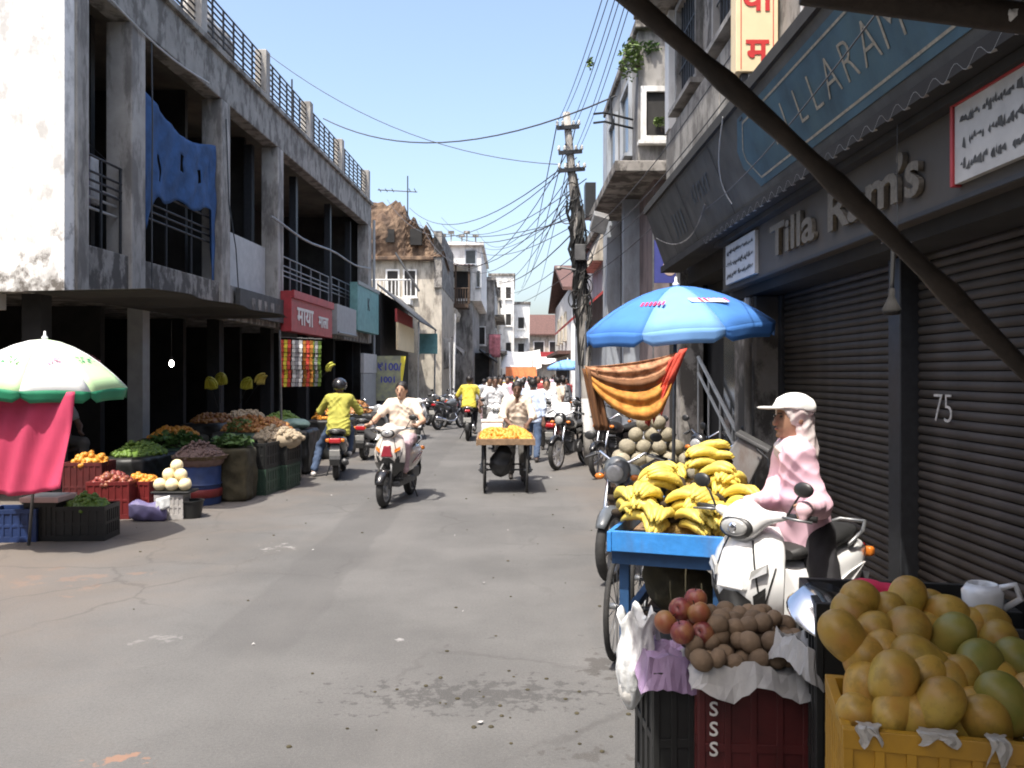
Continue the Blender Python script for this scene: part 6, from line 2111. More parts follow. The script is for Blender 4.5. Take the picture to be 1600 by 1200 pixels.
def umbrella(name, label, base, top_z, R_, rise, panels, flap_mats, pole_h0=0.0, tilt=(0, 0), inner='umb_in', flap=0.12, lean=(0, 0), n=8, finial='umb_white'):
    t = thing(name, label, 'umbrella', base)
    top = V((lean[0], lean[1], top_z))
    tm = Euler((tilt[0], tilt[1], 0.25)).to_matrix()

    def pt(a, q, sag=0.0):
        z = -rise * (q ** 1.75)
        rr = R_ * q * (1 - sag)
        return top + tm @ V((rr * math.cos(a), rr * math.sin(a), z + 0.35 * sag * R_ * q))
    for k in range(n):
        a0, a1 = 2 * math.pi * k / n, 2 * math.pi * (k + 1) / n
        rows_ = []
        for i in range(7):
            q = 0.02 + 0.98 * i / 6
            row = []
            for j in range(7):
                u = j / 6
                row.append(pt(a0 + (a1 - a0) * u, q, 0.055 * math.sin(math.pi * u) * q))
            rows_.append(row)
        p_ = MB().grid(rows_).build('panel', panels[k % len(panels)], t, smooth=True, solid=0.003)
        rows_ = []
        for i in range(4):
            row = []
            for j in range(9):
                u = j / 8
                e = pt(a0 + (a1 - a0) * u, 1.0, 0.055 * math.sin(math.pi * u))
                ln = flap * (0.55 + 0.45 * min(1, 6 * min(u, 1 - u) ** 0.8))
                row.append(e + V((0, 0, -ln * i / 3)) - (e - top).normalized() * 0.02 * (i / 3) + V((0.01 * math.sin(9 * u + k), 0.01 * math.cos(8 * u), 0)) * (i / 3))
            rows_.append(row)
        MB().grid(rows_).build('valance', flap_mats[k % len(flap_mats)], p_, smooth=True, solid=0.003)
        MB().tube([pt(a0, 0.05) - V((0, 0, 0.02)), pt(a0, 0.5) - V((0, 0, 0.015)), pt(a0, 0.98) - V((0, 0, 0.012))], 0.006, 5).build('rib', 'steel_grey', t)
        MB().tube([top + tm @ V((0, 0, -rise * 0.75)), pt(a0, 0.55) - V((0, 0, 0.015))], 0.005, 5).build('strut', 'steel_grey', t)
    MB().tube([V((0, 0, pole_h0)), top * 0.5, top + V((0, 0, 0.02))], 0.016, 8).build('pole', 'steel_grey', t, smooth=True)
    MB().lathe([(0.03, 0), (0.03, 0.02), (0.012, 0.04), (0.01, 0.08), (0, 0.085)], 10, top).build('finial', finial, t, smooth=True)
    return t, pt


# green and white umbrella over the left stall
gb = G(45, 852)
tp = P(70, 530, gb.y)
GU, gpt = umbrella('umbrella', 'white and green vendor umbrella over the near left stall', gb, tp.z, 0.80, 0.46, ['umb_white', 'umb_lime'], ['umb_green'], tilt=(R(4), R(3)), inner='umb_white', flap=0.13, lean=(tp.x - gb.x, 0.0))
for k in range(8):
    a = 2 * math.pi * (k + 0.5) / 8
    c = gpt(a, 0.62, 0.05)
    nr = (gpt(a, 0.62, 0.05) - gpt(a, 0.55, 0.05)).normalized()
    side = V((-math.sin(a), math.cos(a), 0))
    q = MB()
    rr = random.Random(k)
    for i in range(16):
        u, v = rr.uniform(-0.11, 0.11), rr.uniform(-0.055, 0.055)
        s_ = rr.uniform(0.008, 0.02)
        cc = c + side * u + nr * v + nr.cross(side) * (0.016 if nr.cross(side).z > 0 else -0.016)
        q.add([cc + side * s_ + nr * s_ * .4, cc + nr * s_, cc - side * s_, cc - nr * s_ * .7], [(0, 1, 2, 3)])
    stuff(q.build('print', 'print_pink' if k % 2 == 0 else 'umb_green', GU))
# pink cloth hung from its rim
PC = thing('pink_cloth', 'bright pink cloth hanging from the white and green umbrella', 'cloth', (gb.x, gb.y, 0))


def pink(u, v):
    x = -0.55 + 1.28 * u - 0.10 * v * (u - 0.4)
    y = -0.58 + 0.03 * math.sin(u * 15 + v * 2) + 0.10 * v * math.sin(u * 4.2 + 0.6) + 0.02 * math.sin(u * 31 + v * 6) + 0.22 * (u - 0.5) ** 2
    z = 1.575 - 0.9 * v - 0.06 * math.sin(u * 3.0) * v - 0.03 * math.sin(math.pi * u)
    return x, y, z


for nm, m_, u0, u1 in (('orange_edge', 'cloth_tan', 0.0, 0.2), ('sheet', 'pink_cloth', 0.2, 1.0)):
    MB().grid(cloth_sheet(lambda u, v: pink(u0 + (u1 - u0) * u, v), 30 if u0 else 8, 20)).build(nm, m_, PC, smooth=True, solid=0.004)

# left stall crates and produce
GRP = None


def LP(px, py):
    return G(px, py)


def produce_crate(name, label, px, py, rz, size, m, hm, hr_, hh, n, z=0.0, seed=1, cat='crate', hlabel=None, sq=1.0):
    g_ = G(px, py)
    loc = V((g_.x, g_.y + size[1] / 2, z))
    crate(name, label, loc, rz, size, m)
    if hm:
        t = thing(hlabel[0], hlabel[1], hlabel[2], loc + V((0, 0, size[2] - 0.05)))
        heap('pile', hm, t, (0, 0, 0.0), size[0] * 0.46, size[1] * 0.46, hh, hr_, n, seed, sq)
    return loc


produce_crate('crate', 'dark blue crate under the pink cloth', 14, 848, 0.1, (0.50, 0.36, 0.34), 'crate_blue', None, 0, 0, 0)
l0 = produce_crate('crate', 'black crate below the limes', 122, 846, 0.05, (0.52, 0.4, 0.36), 'crate_black', 'lime', 0.026, 0.17, 130, seed=2, hlabel=('lime_heap', 'heap of green limes in the black crate', 'limes'))
produce_crate('crate', 'dark crate with a pinkish lid left of the limes', 62, 846, 0.0, (0.34, 0.36, 0.40), 'crate_black', None, 0, 0, 0)
lb_ = thing('box_lid', 'pinkish cardboard lid resting on the dark crate left of the limes', 'lid', G(62, 846) + V((0, 0.18, 0.401)))
MB().box((0, 0, 0.03), (0.40, 0.40, 0.055)).build('lid', mt('card_pink', (0.52, 0.36, 0.34), 0.8), lb_, bevel=0.006)
MB().box((0, 0, 0.0605), (0.3, 0.3, 0.004)).build('label', 'paper', lb_)
produce_crate('crate', 'red crate full of pomegranates behind the limes', 165, 812, 0.1, (0.5, 0.4, 0.45), 'crate_red', 'apple_red', 0.04, 0.16, 60, seed=3, hlabel=('pomegranate_heap', 'dark red pomegranates behind the limes', 'fruit'))
produce_crate('crate', 'red crate with oranges beside the melon crate', 212, 806, -0.15, (0.42, 0.4, 0.42), 'crate_red', 'orange_fruit', 0.038, 0.14, 50, seed=4, hlabel=('orange_heap', 'small heap of oranges in the red crate', 'oranges'))
produce_crate('crate', 'maroon crate with oranges under the pink cloth edge', 128, 800, 0.0, (0.5, 0.4, 0.62), 'crate_maroon', 'orange_fruit', 0.038, 0.2, 60, seed=5, hlabel=('orange_heap', 'bright orange heap beside the pink cloth', 'oranges'))
produce_crate('crate', 'dark crate with tangerines behind the red crates', 190, 780, 0.0, (0.6, 0.45, 0.55), 'crate_black', 'orange_fruit', 0.038, 0.2, 60, seed=6, hlabel=('orange_heap', 'pyramid of oranges behind the red crates', 'oranges'))
# honey melons on their small printed crate
mc = produce_crate('crate', 'grey printed crate carrying the pale melons', 262, 812, 0.06, (0.34, 0.30, 0.30), 'crate_grey', None, 0, 0, 0)
prt = bpy.data.objects[-1] if False else None
pl_ = thing('melon_tray', 'shallow dark tray under the pale melons', 'tray', mc + V((0.03, 0, 0.302)))
MB().box((0, 0, 0.02), (0.46, 0.34, 0.03)).build('tray', 'crate_black', pl_, bevel=0.01)
mel0 = None
for k, (dx, dy, dz) in enumerate(((-0.15, -0.08, 0), (0.0, -0.1, 0), (0.15, -0.08, 0), (-0.08, 0.08, 0.0), (0.08, 0.09, 0), (-0.07, -0.01, 0.115), (0.07, 0.0, 0.11), (0.01, 0.03, 0.215))):
    loc = mc + V((0.03 + dx, dy, 0.337 + 0.075 + dz))
    if mel0 is None:
        mel0 = SDF(0.014, 0.03).ell((0, 0, 0), (0.078, 0.078, 0.075)).build('melon', 'melon_pale', None)
        o = mel0
    else:
        o = mel0.copy()
        COL.objects.link(o)
    o.location = loc
    o.rotation_euler = (RNG.uniform(0, 3), RNG.uniform(0, 3), 0)
    tag(o, ('topmost pale yellow melon of the small sunlit heap' if k == 7 else 'pale yellow melon in the small sunlit heap'), 'melon', 'pale melons on the grey crate')
tb = thing('small_tub', 'small dark tub beside the melon crate', 'tub', G(292, 812) + V((0, 0.15, 0)))
MB().lathe([(0.11, 0), (0.14, 0.2), (0.15, 0.2), (0.15, 0.215), (0.13, 0.215), (0.10, 0.02)], 16).build('tub', 'crate_black', tb, smooth=True, auto=40)
MB().lathe([(0.128, 0.16), (0.0, 0.17)], 16).build('water', 'glass_dark', tb)
vb = thing('violet_bag', 'crumpled violet bag lying on the ground left of the melon crate', 'bag', G(222, 816) + V((0, 0.12, 0)))
SDF(0.02, 0.06).ell((0, 0, 0.1), (0.2, 0.13, 0.11)).ell((-0.12, 0.02, 0.13), (0.1, 0.1, 0.12)).ell((0.16, -0.02, 0.1), (0.1, 0.08, 0.14)).plane((0, 0, 0.001), (0, 0, -1)).build('bag', 'bag_violet', vb, wrinkle=0.008, wscale=7)
MB().grid(cloth_sheet(lambda u, v: (0.15 + 0.16 * u, -0.09 + 0.02 * math.sin(u * 9), 0.12 + 0.15 * v + 0.04 * u), 6, 5)).build('white_flap', 'plastic_bag', vb, smooth=True, solid=0.004)
# onions on the blue barrel, stacked crates and vegetables in the shade
on = G(300, 792)
dr = thing('blue_drum', 'blue plastic drum below the onion basket', 'drum', on + V((0, 0.3, 0)))
MB().lathe([(0.26, 0), (0.27, 0.04), (0.265, 0.25), (0.28, 0.27), (0.265, 0.29), (0.27, 0.52), (0.24, 0.54)], 20).build('drum', 'crate_blue', dr, smooth=True, auto=40)
MB().lathe([(0.275, 0.1), (0.285, 0.11), (0.285, 0.2), (0.275, 0.21)], 20).build('red_band', 'crate_red', dr, smooth=True)
bk = thing('onion_basket', 'round basket heaped with small onions on the blue drum', 'basket', on + V((0, 0.3, 0.542)))
MB().lathe([(0.26, 0), (0.36, 0.10), (0.37, 0.11), (0.35, 0.11), (0.25, 0.015)], 22).build('basket', 'bamboo', bk, smooth=True)
heap('onions', 'onion', bk, (0, 0, 0.08), 0.34, 0.34, 0.22, 0.024, 260, 8)
sk = thing('olive_sack', 'olive cloth draped crate stack between onions and potatoes', 'sack', G(350, 785) + V((0, 0.3, 0)))
SDF(0.03, 0.05).box((0, 0, 0.36), (0.30, 0.28, 0.36), 0.05).build('cover', 'sack_olive', sk, wrinkle=0.012, wscale=5)
lf = thing('leafy_greens', 'bunches of leafy greens on the olive covered stack', 'vegetables', G(350, 785) + V((0, 0.3, 0.74)))
leaf_cluster('leaves', 'leaf', lf, (0, 0, 0.06), (0.3, 0.26, 0.1), 400, 0.09, 11)
lf = thing('leafy_greens', 'dark leafy greens heaped behind the oranges in the shade', 'vegetables', G(245, 770) + V((0, 0.6, 0.62)))
leaf_cluster('leaves', 'leaf', lf, (0, 0, 0.1), (0.45, 0.35, 0.16), 500, 0.10, 12)
tbk = thing('stall_table', 'dark green cloth covered table behind the orange crates', 'table', G(245, 770) + V((0, 0.6, 0)))
SDF(0.04, 0.05).box((0, 0, 0.31), (0.55, 0.42, 0.31), 0.04).build('cover', 'crate_green', tbk, wrinkle=0.012, wscale=5)
GC = 'dark crates stacked under the potato stall'
for k, (px, py) in enumerate(((395, 775), (428, 766))):
    for j in range(2):
        crate('crate', '%s black crate of the %s stack under the potatoes' % (('lower', 'upper')[j], ('onion side', 'road side')[k]), G(px, py) + V((0.0, 0.35, 0.375 * j)), R(85), (0.62, 0.42, 0.37), 'crate_black' if j else 'crate_green', GC)
pt_ = thing('potato_heap', 'heap of pale potatoes on the dark crates', 'potatoes', G(415, 768) + V((0.08, 0.4, 0.75)))
heap('pile', 'potato', pt_, (0, 0, 0), 0.38, 0.34, 0.2, 0.042, 170, 9, 0.8)
pt_ = thing('tomato_heap', 'heap of orange tomatoes behind the potatoes', 'tomatoes', G(395, 772) + V((-0.25, 1.1, 0.85)))
heap('pile', 'tomato', pt_, (0, 0, 0), 0.55, 0.5, 0.28, 0.034, 260, 10)
tt = thing('stall_table', 'covered table under the tomato heap', 'table', G(395, 772) + V((-0.25, 1.1, 0)))
SDF(0.04, 0.05).box((0, 0, 0.42), (0.58, 0.52, 0.43), 0.04).build('cover', 'crate_black', tt, wrinkle=0.01, wscale=5)
lf = thing('leafy_greens', 'green herbs next to the tomato heap', 'vegetables', G(345, 775) + V((0.0, 1.0, 0.86)))
leaf_cluster('leaves', 'leaf_light', lf, (0, 0, 0.06), (0.25, 0.25, 0.14), 300, 0.07, 13)
tt = thing('stall_table', 'covered table below the green herbs', 'table', G(345, 775) + V((0.0, 1.0, 0)))
SDF(0.04, 0.05).box((0, 0, 0.42), (0.28, 0.3, 0.42), 0.04).build('cover', 'crate_green', tt, wrinkle=0.01, wscale=5)
tt = thing('stall_table', 'black draped table just left of the man in yellow', 'table', G(450, 742) + V((0, 0.5, 0)))
SDF(0.04, 0.05).box((0, 0, 0.38), (0.34, 0.46, 0.38), 0.04).build('cover', 'crate_black', tt, wrinkle=0.01, wscale=5)
bg_ = thing('green_bundle', 'pale green wrapped bundle on the table beside the man in yellow', 'bundle', G(450, 742) + V((0.02, 0.4, 0.762)))
SDF(0.02, 0.05).ell((0, 0, 0.09), (0.28, 0.26, 0.1)).plane((0, 0, 0.002), (0, 0, -1)).build('bundle', mt('pale_green', (0.25, 0.36, 0.30), 0.7), bg_, wrinkle=0.01, wscale=7)
# further stalls in the shade up to the far shops
for k, (y, lab, hm) in enumerate(((18.2, 'orange marigold heap on a covered table past the hanging garlands', 'orange_fruit'), (20.8, 'dull red produce heap on the last covered table', 'tomato'))):
    x = -4.05 + (y - 11) * 0.0333
    tt = thing('stall_table', 'covered table under the %s heap' % ('marigold', 'dull red')[k], 'table', V((x, y, 0)))
    SDF(0.05, 0.05).box((0, 0, 0.4), (0.4, 0.7, 0.4), 0.04).build('cover', 'crate_black', tt, wrinkle=0.01, wscale=5)
    t = thing('produce_heap', lab, 'produce', V((x, y, 0.8)))
    heap('pile', hm, t, (0, 0, 0), 0.36, 0.62, 0.3, 0.04, 160, 20 + k)
for k, (x_, y_, z_, m_, lab) in enumerate(((1.3, -0.35, 0.6, 'lime', 'dim green vegetables on the step behind the orange crates'), (2.7, -0.25, 0.75, 'orange_fruit', 'dim oranges on the upper step behind the herbs'),
                                        (4.2, -0.3, 0.9, 'tomato', 'dim tomatoes on the upper step behind the potatoes'), (5.6, -0.4, 0.9, 'potato', 'dim pale roots on the upper step past the potatoes'),
                                        (6.6, -0.8, 0.8, 'lime', 'dim green beans near the hanging sachets'))):
    c = in_lb(x_, y_, 0)
    tt = thing('display_step', 'covered display step %s' % lab.split(' on ')[0].split(' near ')[0].replace('dim', 'under the dim'), 'table', c, LBROT)
    SDF(0.05, 0.05).box((0, 0, z_ / 2), (0.6, 0.35, z_ / 2), 0.04).build('cover', 'sack_olive' if k % 2 else 'crate_black', tt, wrinkle=0.012, wscale=5)
    t = thing('produce_heap', lab, 'produce', c + V((0, 0, z_)), LBROT)
    heap('pile', m_, t, (0, 0, 0), 0.55, 0.32, 0.18, 0.035, 170, 40 + k)
# hanging garlands
gcols = [('cloth_red', 'banner_yellow', 'red and yellow'), ('canvas_white', 'shirt_grey', 'white and grey'), ('cloth_orange', 'cloth_red', 'orange'), ('lime', 'shirt_grey', 'green and grey')]
for k, (px, ca) in enumerate(zip((446, 464, 481, 494), gcols)):
    Yg = 17.0 + 0.25 * k
    t = thing('hanging_garlands', '%s strings of sachets hanging under the awning' % ca[2], 'garlands', V((P(px, 0, Yg).x, Yg, 0)))
    for j in range(3):
        q = MB()
        zt, n_ = 2.42, 11
        for i in range(n_):
            q.box(((j - 1) * 0.07 + 0.01 * math.sin(i), 0.02 * math.cos(i * 1.7), zt - 0.05 - i * 0.085), (0.062, 0.02, 0.075), (0.2 * math.sin(i * 3 + j), 0.1 * math.cos(i), 0.5 * math.sin(i * 5 + j)))
        stuff(q.build('string_of_sachets', ca[j % 2], t))
    MB().tube([(-0.12, 0, 2.45), (0.12, 0, 2.45)], 0.01, 5).build('rod', 'iron', t)
# lit bulb
BU = thing('light_bulb', 'small lit bulb hanging in the dark vegetable shop', 'bulb', P(268, 568, 12.6))
SDF(0.008, 0.01).ell((0, 0, 0), (0.032, 0.032, 0.05)).build('glass', M('bulb_glow', (0.9, 0.9, 0.85), emit=(1.0, 0.97, 0.9, 12)), BU)
MB().tube([(0, 0, 0.05), (0, 0, 0.1)], 0.02, 8).tube([(0, 0, 0.1), (0, 0, 0.62)], 0.004, 5).build('cord', 'black', BU)

# ---- bananas
def banana_mesh():
    mb = MB()
    pts, rs = [], []
    for i in range(10):
        t = i / 9
        a = R(-28 + 86 * t)
        pts.append((0, -0.12 * math.sin(a) - 0.055, 0.12 * math.cos(a) - 0.105))
        rs.append((0.006, 0.010, 0.0165, 0.0195, 0.0205, 0.0205, 0.0195, 0.017, 0.011, 0.005)[i])
    mb.tube(pts, rs, 7)
    return mb


def banana_hand(label, loc, rot, m='banana', n=7, group='banana hands heaped on the blue cart', sc=1.0):
    t = thing('banana_hand', label, 'bananas', loc, 0, group)
    t.rotation_euler = rot
    t.scale = (sc,) * 3
    global _ban
    for lay in range(2):
        for i in range(n - lay):
            o = bpy.data.objects.new('banana', _ban[m])
            link(o, t)
            u = i - (n - lay - 1) / 2
            o.location = (u * 0.027, 0.0 + 0.012 * lay, 0.0 - 0.034 * lay)
            o.rotation_euler = (R(6 * lay + 3 * math.sin(i * 2.1)), R(5 * math.sin(i * 3.3)), R(-u * 7))
    MB().tube([(-0.08, 0.0, 0.0), (0, 0.02, 0.005), (0.08, 0, 0.0)], [0.014, 0.02, 0.014], 7).build('stem', 'stalk' if m == 'banana' else 'banana_green', t, smooth=True)
    return t


_ban = {}
for m_ in ('banana', 'banana_green'):
    o = banana_mesh().build('banana', m_, None, smooth=True)
    _ban[m_] = o.data
    bpy.data.objects.remove(o)

BC0, BCR = V((0.565, 4.9, 0)), R(-19)
BC = thing('banana_cart', 'blue wooden push cart loaded with bananas', 'cart', BC0, BCR)
# local x along the front plank, local y to the back
WC, LC, ZC = 0.63, 1.50, 0.74
MB().bb(0, WC, 0, 0.03, ZC, ZC + 0.115).build('front_plank', 'cart_blue', BC, bevel=0.004)
MB().bb(0, WC, LC - 0.03, LC, ZC, ZC + 0.115).build('back_plank', 'cart_blue', BC, bevel=0.004)
MB().bb(-0.028, -0.002, 0, LC, ZC - 0.005, ZC + 0.11).build('side_plank', 'cart_blue', BC, bevel=0.004)
MB().bb(WC + 0.002, WC + 0.028, 0, LC, ZC - 0.005, ZC + 0.11).build('side_plank', 'cart_blue', BC, bevel=0.004)
for k in range(7):
    MB().bb(k * WC / 7 + 0.004, (k + 1) * WC / 7 - 0.004, 0.033, LC - 0.033, ZC - 0.006 + 0.002 * (k % 3), ZC + 0.02).build('deck_board', 'wood', BC)
MB().bb(-0.01, WC + 0.01, 0.05, 0.11, ZC - 0.08, ZC - 0.008).build('cross_beam', 'cart_navy', BC)
MB().bb(-0.01, WC + 0.01, LC - 0.12, LC - 0.06, ZC - 0.08, ZC - 0.008).build('cross_beam', 'cart_navy', BC)
for x in (0.02, WC - 0.08):
    for y in (0.115, LC - 0.18):
        MB().bb(x, x + 0.055, y, y + 0.055, 0.08, ZC - 0.01).build('leg', 'cart_navy', BC, bevel=0.004)
for x in (0.02, WC - 0.08):
    MB().bb(x + 0.002, x + 0.05, 0.172, LC - 0.182, 0.30, 0.35).build('side_rail', 'cart_navy', BC)
for x in (-0.05, WC + 0.05):
    for y in (0.38, LC - 0.35):
        bicycle_wheel(BC, (x, y, 0.325), 0.305)
MB().tube([(-0.09, 0.38, 0.325), (WC + 0.09, 0.38, 0.325)], 0.015, 8).build('axle', 'iron', BC)
MB().tube([(-0.09, LC - 0.35, 0.325), (WC + 0.09, LC - 0.35, 0.325)], 0.015, 8).build('axle', 'iron', BC)
MB().bb(0.1, WC - 0.1, 0.2, LC - 0.2, 0.27, 0.295).build('lower_shelf', 'wood_dark', BC)
bc = lambda x, y, z: BC.location + Matrix.Rotation(BCR, 3, 'Z') @ V((x, y, z))
sk = thing('sack', 'bulging olive sack on the shelf of the banana cart', 'sack', bc(0.32, 0.42, 0.297), BCR)
SDF(0.02, 0.06).ell((0, 0, 0.16), (0.2, 0.16, 0.17)).ell((0.12, 0, 0.14), (0.12, 0.15, 0.14)).ell((-0.12, 0, 0.26), (0.1, 0.1, 0.09)).plane((0, 0, 0.002), (0, 0, -1)).build('sack', 'sack_olive', sk, wrinkle=0.01, wscale=6)
hz = [  # x, y, z (above deck), yaw, pitch, roll, green
    (0.05, 0.10, 0.12, 22, 14, 0, 0), (0.22, 0.09, 0.10, -6, 10, 10, 0), (0.40, 0.09, 0.10, 10, 10, -8, 0), (0.55, 0.10, 0.11, -20, 12, 5, 0), (0.68, 0.16, 0.13, -35, 10, 0, 0),
    (0.20, 0.12, 0.05, 65, -14, 0, 1), (0.45, 0.12, 0.05, 105, -14, 0, 1), (0.62, 0.13, 0.05, 75, -14, 0, 1),
    (0.02, 0.30, 0.22, 34, 24, 10, 0), (0.16, 0.27, 0.25, -12, 22, -6, 0), (0.33, 0.26, 0.24, 14, 20, 0, 0), (0.50, 0.27, 0.24, -16, 20, 10, 0), (0.66, 0.32, 0.24, 12, 20, 0, 0),
    (0.12, 0.48, 0.34, 24, 25, 0, 0), (0.30, 0.45, 0.36, -16, 24, 12, 0), (0.48, 0.45, 0.38, 16, 26, -10, 0), (0.62, 0.50, 0.36, -20, 22, 0, 0),
    (0.40, 0.60, 0.49, 28, 26, 8, 0), (0.53, 0.62, 0.50, -18, 24, 0, 0), (0.20, 0.68, 0.36, 0, 20, 0, 0), (0.45, 0.86, 0.36, 6, 10, 0, 0),
]
names_ = ['left end of the front row', 'front row, second from the road side', 'middle of the front row', 'front row near the white scooter', 'right end of the front row']
for i, (x, y, z, ya, pi_, ro, gr) in enumerate(hz):
    if i < 5:
        lab = 'ripe yellow banana hand, ' + names_[i]
    elif gr:
        lab = 'greenish banana hand along the blue plank'
    else:
        lab = 'ripe yellow banana hand in the %s of the heap on the blue cart' % ('second row' if i < 13 else ('third row' if i < 17 else 'top'))
    banana_hand(lab, bc(x - 0.02, y + (0.24 if i < 8 else 0.16), ZC + z * 0.78 + (0.085 if i < 8 else 0.06)), (R(-pi_ * RNG.uniform(0.3, 1.9) - 8), R(ro + RNG.uniform(-22, 22)), BCR + R(ya * 1.2 + RNG.uniform(-38, 38))), 'banana_green' if gr else 'banana', (5, 6, 5)[i % 3], sc=1.5)
co = thing('packing_straw', 'dry straw and sacking under the bananas', 'straw', bc(0.33, 0.70, ZC + 0.021), BCR)
SDF(0.03, 0.08).ell((0, 0, 0.05), (0.27, 0.44, 0.13)).ell((0.03, 0.05, 0.16), (0.18, 0.24, 0.16)).plane((0, 0, 0.003), (0, 0, -1)).build('straw', mt('straw', (0.30, 0.20, 0.06), 0.95, var=0.4, scale=25, bump=0.5), co, wrinkle=0.012)

# hanging banana bunches in the left shops
for k, (px, py, Y) in enumerate(((330, 605, 14.4), (345, 598, 14.8), (385, 605, 15.0), (405, 598, 15.3), (512, 578, 19.5))):
    c = P(px, py, Y)
    h_ = banana_hand(['greenish banana hand hanging highest in the shade', 'greenish banana hand hanging beside the bulb side pole', 'yellow banana hand hanging over the tomatoes', 'yellow banana hand hanging over the potatoes', 'green banana bunch hanging above the man in yellow'][k],
                     c, (R(-70), 0, R(20 * k)), 'banana_green' if k != 3 else 'banana', 7, 'banana hands hanging in the shops', 1.3)
    MB().tube([(0, 0.0, 0.0), (0, 0.35, 0.15)], 0.006, 5).build('string', 'iron', h_)

# ---- orange cart
OC = thing('orange_cart', 'wooden push cart heaped with oranges in the middle of the road', 'cart', (CARTX, CARTY - 0.6, 0), R(1))
wc, lc, zc = 0.82, 1.5, 0.74
MB().bb(-wc / 2, wc / 2, 0, 0.03, zc - 0.02, zc + 0.07).build('front_plank', 'wood', OC, bevel=0.004)
MB().bb(-wc / 2, wc / 2, lc - 0.03, lc, zc - 0.02, zc + 0.07).build('back_plank', 'wood', OC, bevel=0.004)
for s_ in (-1, 1):
    MB().bb(s_ * wc / 2 - 0.013, s_ * wc / 2 + 0.013, -0.01, lc + 0.01, zc - 0.025, zc + 0.065).build('side_plank', 'wood', OC)
for k in range(6):
    MB().bb(-wc / 2 + 0.014 + k * (wc - 0.03) / 6, -wc / 2 + 0.01 + (k + 1) * (wc - 0.03) / 6, 0.033, lc - 0.033, zc - 0.02, zc + 0.005).build('deck_board', 'wood_dark', OC)
for s_ in (-1, 1):
    for y in (0.14, lc - 0.14):
        MB().bb(s_ * 0.33 - 0.02, s_ * 0.33 + 0.02, y - 0.02, y + 0.02, 0.3, zc - 0.022).build('leg', 'iron', OC)
    bicycle_wheel(OC, (s_ * 0.31, 0.36, 0.33), 0.31)
    bicycle_wheel(OC, (s_ * 0.31, lc - 0.36, 0.33), 0.31)
    MB().bb(s_ * 0.355 - 0.02, s_ * 0.355 + 0.02, 0.1, lc - 0.1, 0.32, 0.37).build('side_rail', 'iron', OC)
for y in (0.36, lc - 0.36):
    MB().tube([(-0.4, y, 0.33), (0.4, y, 0.33)], 0.014, 6).build('axle', 'iron', OC)
oh = thing('orange_heap', 'oranges spread over the push cart in the road', 'oranges', (CARTX, CARTY - 0.6, zc + 0.01), R(1))
rr = random.Random(44)
q = MB()
for i in range(420):
    x, y = rr.uniform(-wc / 2 + 0.05, wc / 2 - 0.05), rr.uniform(0.06, lc - 0.45)
    z = 0.035 + (0.13 * (1 - (abs(x) / (wc / 2)) ** 3)) * (0.55 + 0.45 * math.sin(x * 14 + y * 6)) * min(1, y * 4)
    q.ball((x, y, z), 0.037 * rr.uniform(0.9, 1.1), 7, 5)
q.bb(-wc / 2 + 0.04, wc / 2 - 0.04, 0.06, lc - 0.45, 0, 0.05)
stuff(q.build('pile', 'orange_fruit', oh, smooth=True))
wb = thing('foam_box', 'white box standing on the back of the orange cart', 'box', (CARTX - 0.22, CARTY + 0.62, zc + 0.006), R(1))
SDF(0.012, 0.01).box((0, 0, 0.12), (0.17, 0.14, 0.12), 0.03).build('box', 'canvas_white', wb)
MB().bb(-0.175, 0.175, -0.145, 0.145, 0.2405, 0.275).build('lid', 'canvas_white', wb, bevel=0.01)
hb_ = thing('black_bag', 'black bag hanging under the orange cart', 'bag', (CARTX - 0.08, CARTY - 0.25, 0), R(1))
SDF(0.02, 0.06).ell((0, 0, 0.42), (0.17, 0.14, 0.2)).ell((0.05, 0, 0.55), (0.13, 0.12, 0.15)).build('bag', 'black_plastic', hb_, wrinkle=0.008)
MB().tube([(0, 0, 0.6), (0.0, 0, zc - 0.022)], 0.01, 5).build('string', 'iron', hb_)

# ---- blue umbrella, its cloth and the melons under it
ub = V((P(1050, 0, 7.7).x, 7.7, 0))
ut = P(1056, 447, 7.7)
BUm, bpt = umbrella('umbrella', 'large blue vendor umbrella above the melon heap', ub, ut.z, 0.86, 0.37, ['umb_blue', 'umb_blue', 'umb_blue', 'umb_blue', 'umb_blue', 'umb_sky', 'umb_blue', 'umb_blue'], ['umb_blue', 'umb_blue', 'umb_blue', 'umb_blue', 'umb_blue', 'umb_sky', 'umb_blue', 'umb_blue'],
                    tilt=(R(3), R(-5)), flap=0.13, lean=(ut.x - ub.x, 0))
for a, m_ in ((R(222), 'print_red'), (R(275), 'umb_white'), (R(280), 'print_red')):
    c = bpt(a, 0.62, 0.04)
    nr = (bpt(a, 0.62, 0.04) - bpt(a, 0.55, 0.04)).normalized()
    side = V((-math.sin(a), math.cos(a), 0))
    up = nr.cross(side)
    up = up if up.z > 0 else -up
    q = MB()
    rr = random.Random(int(a * 10))
    for i in range(6 if m_ == 'print_red' else 2):
        u = (-0.11 + 0.045 * i) if m_ == 'print_red' else (-0.07 + 0.14 * i)
        w_, h_ = (0.015, 0.035) if m_ == 'print_red' else (0.09, 0.035)
        cc = c + side * u + up * (0.014 if m_ == 'print_red' else 0.012)
        q.add([cc + side * w_ + nr * h_, cc - side * w_ + nr * h_ * .8, cc - side * w_ - nr * h_, cc + side * w_ * .7 - nr * h_], [(0, 1, 2, 3)])
    stuff(q.build('print', m_, BUm))
# draped patterned cloth
DC = thing('patterned_cloth', 'orange and brown patterned cloth draped below the blue umbrella', 'cloth', (0, 7.0, 0))
A, B = P(914, 572, 7.0), P(1056, 550, 7.0)


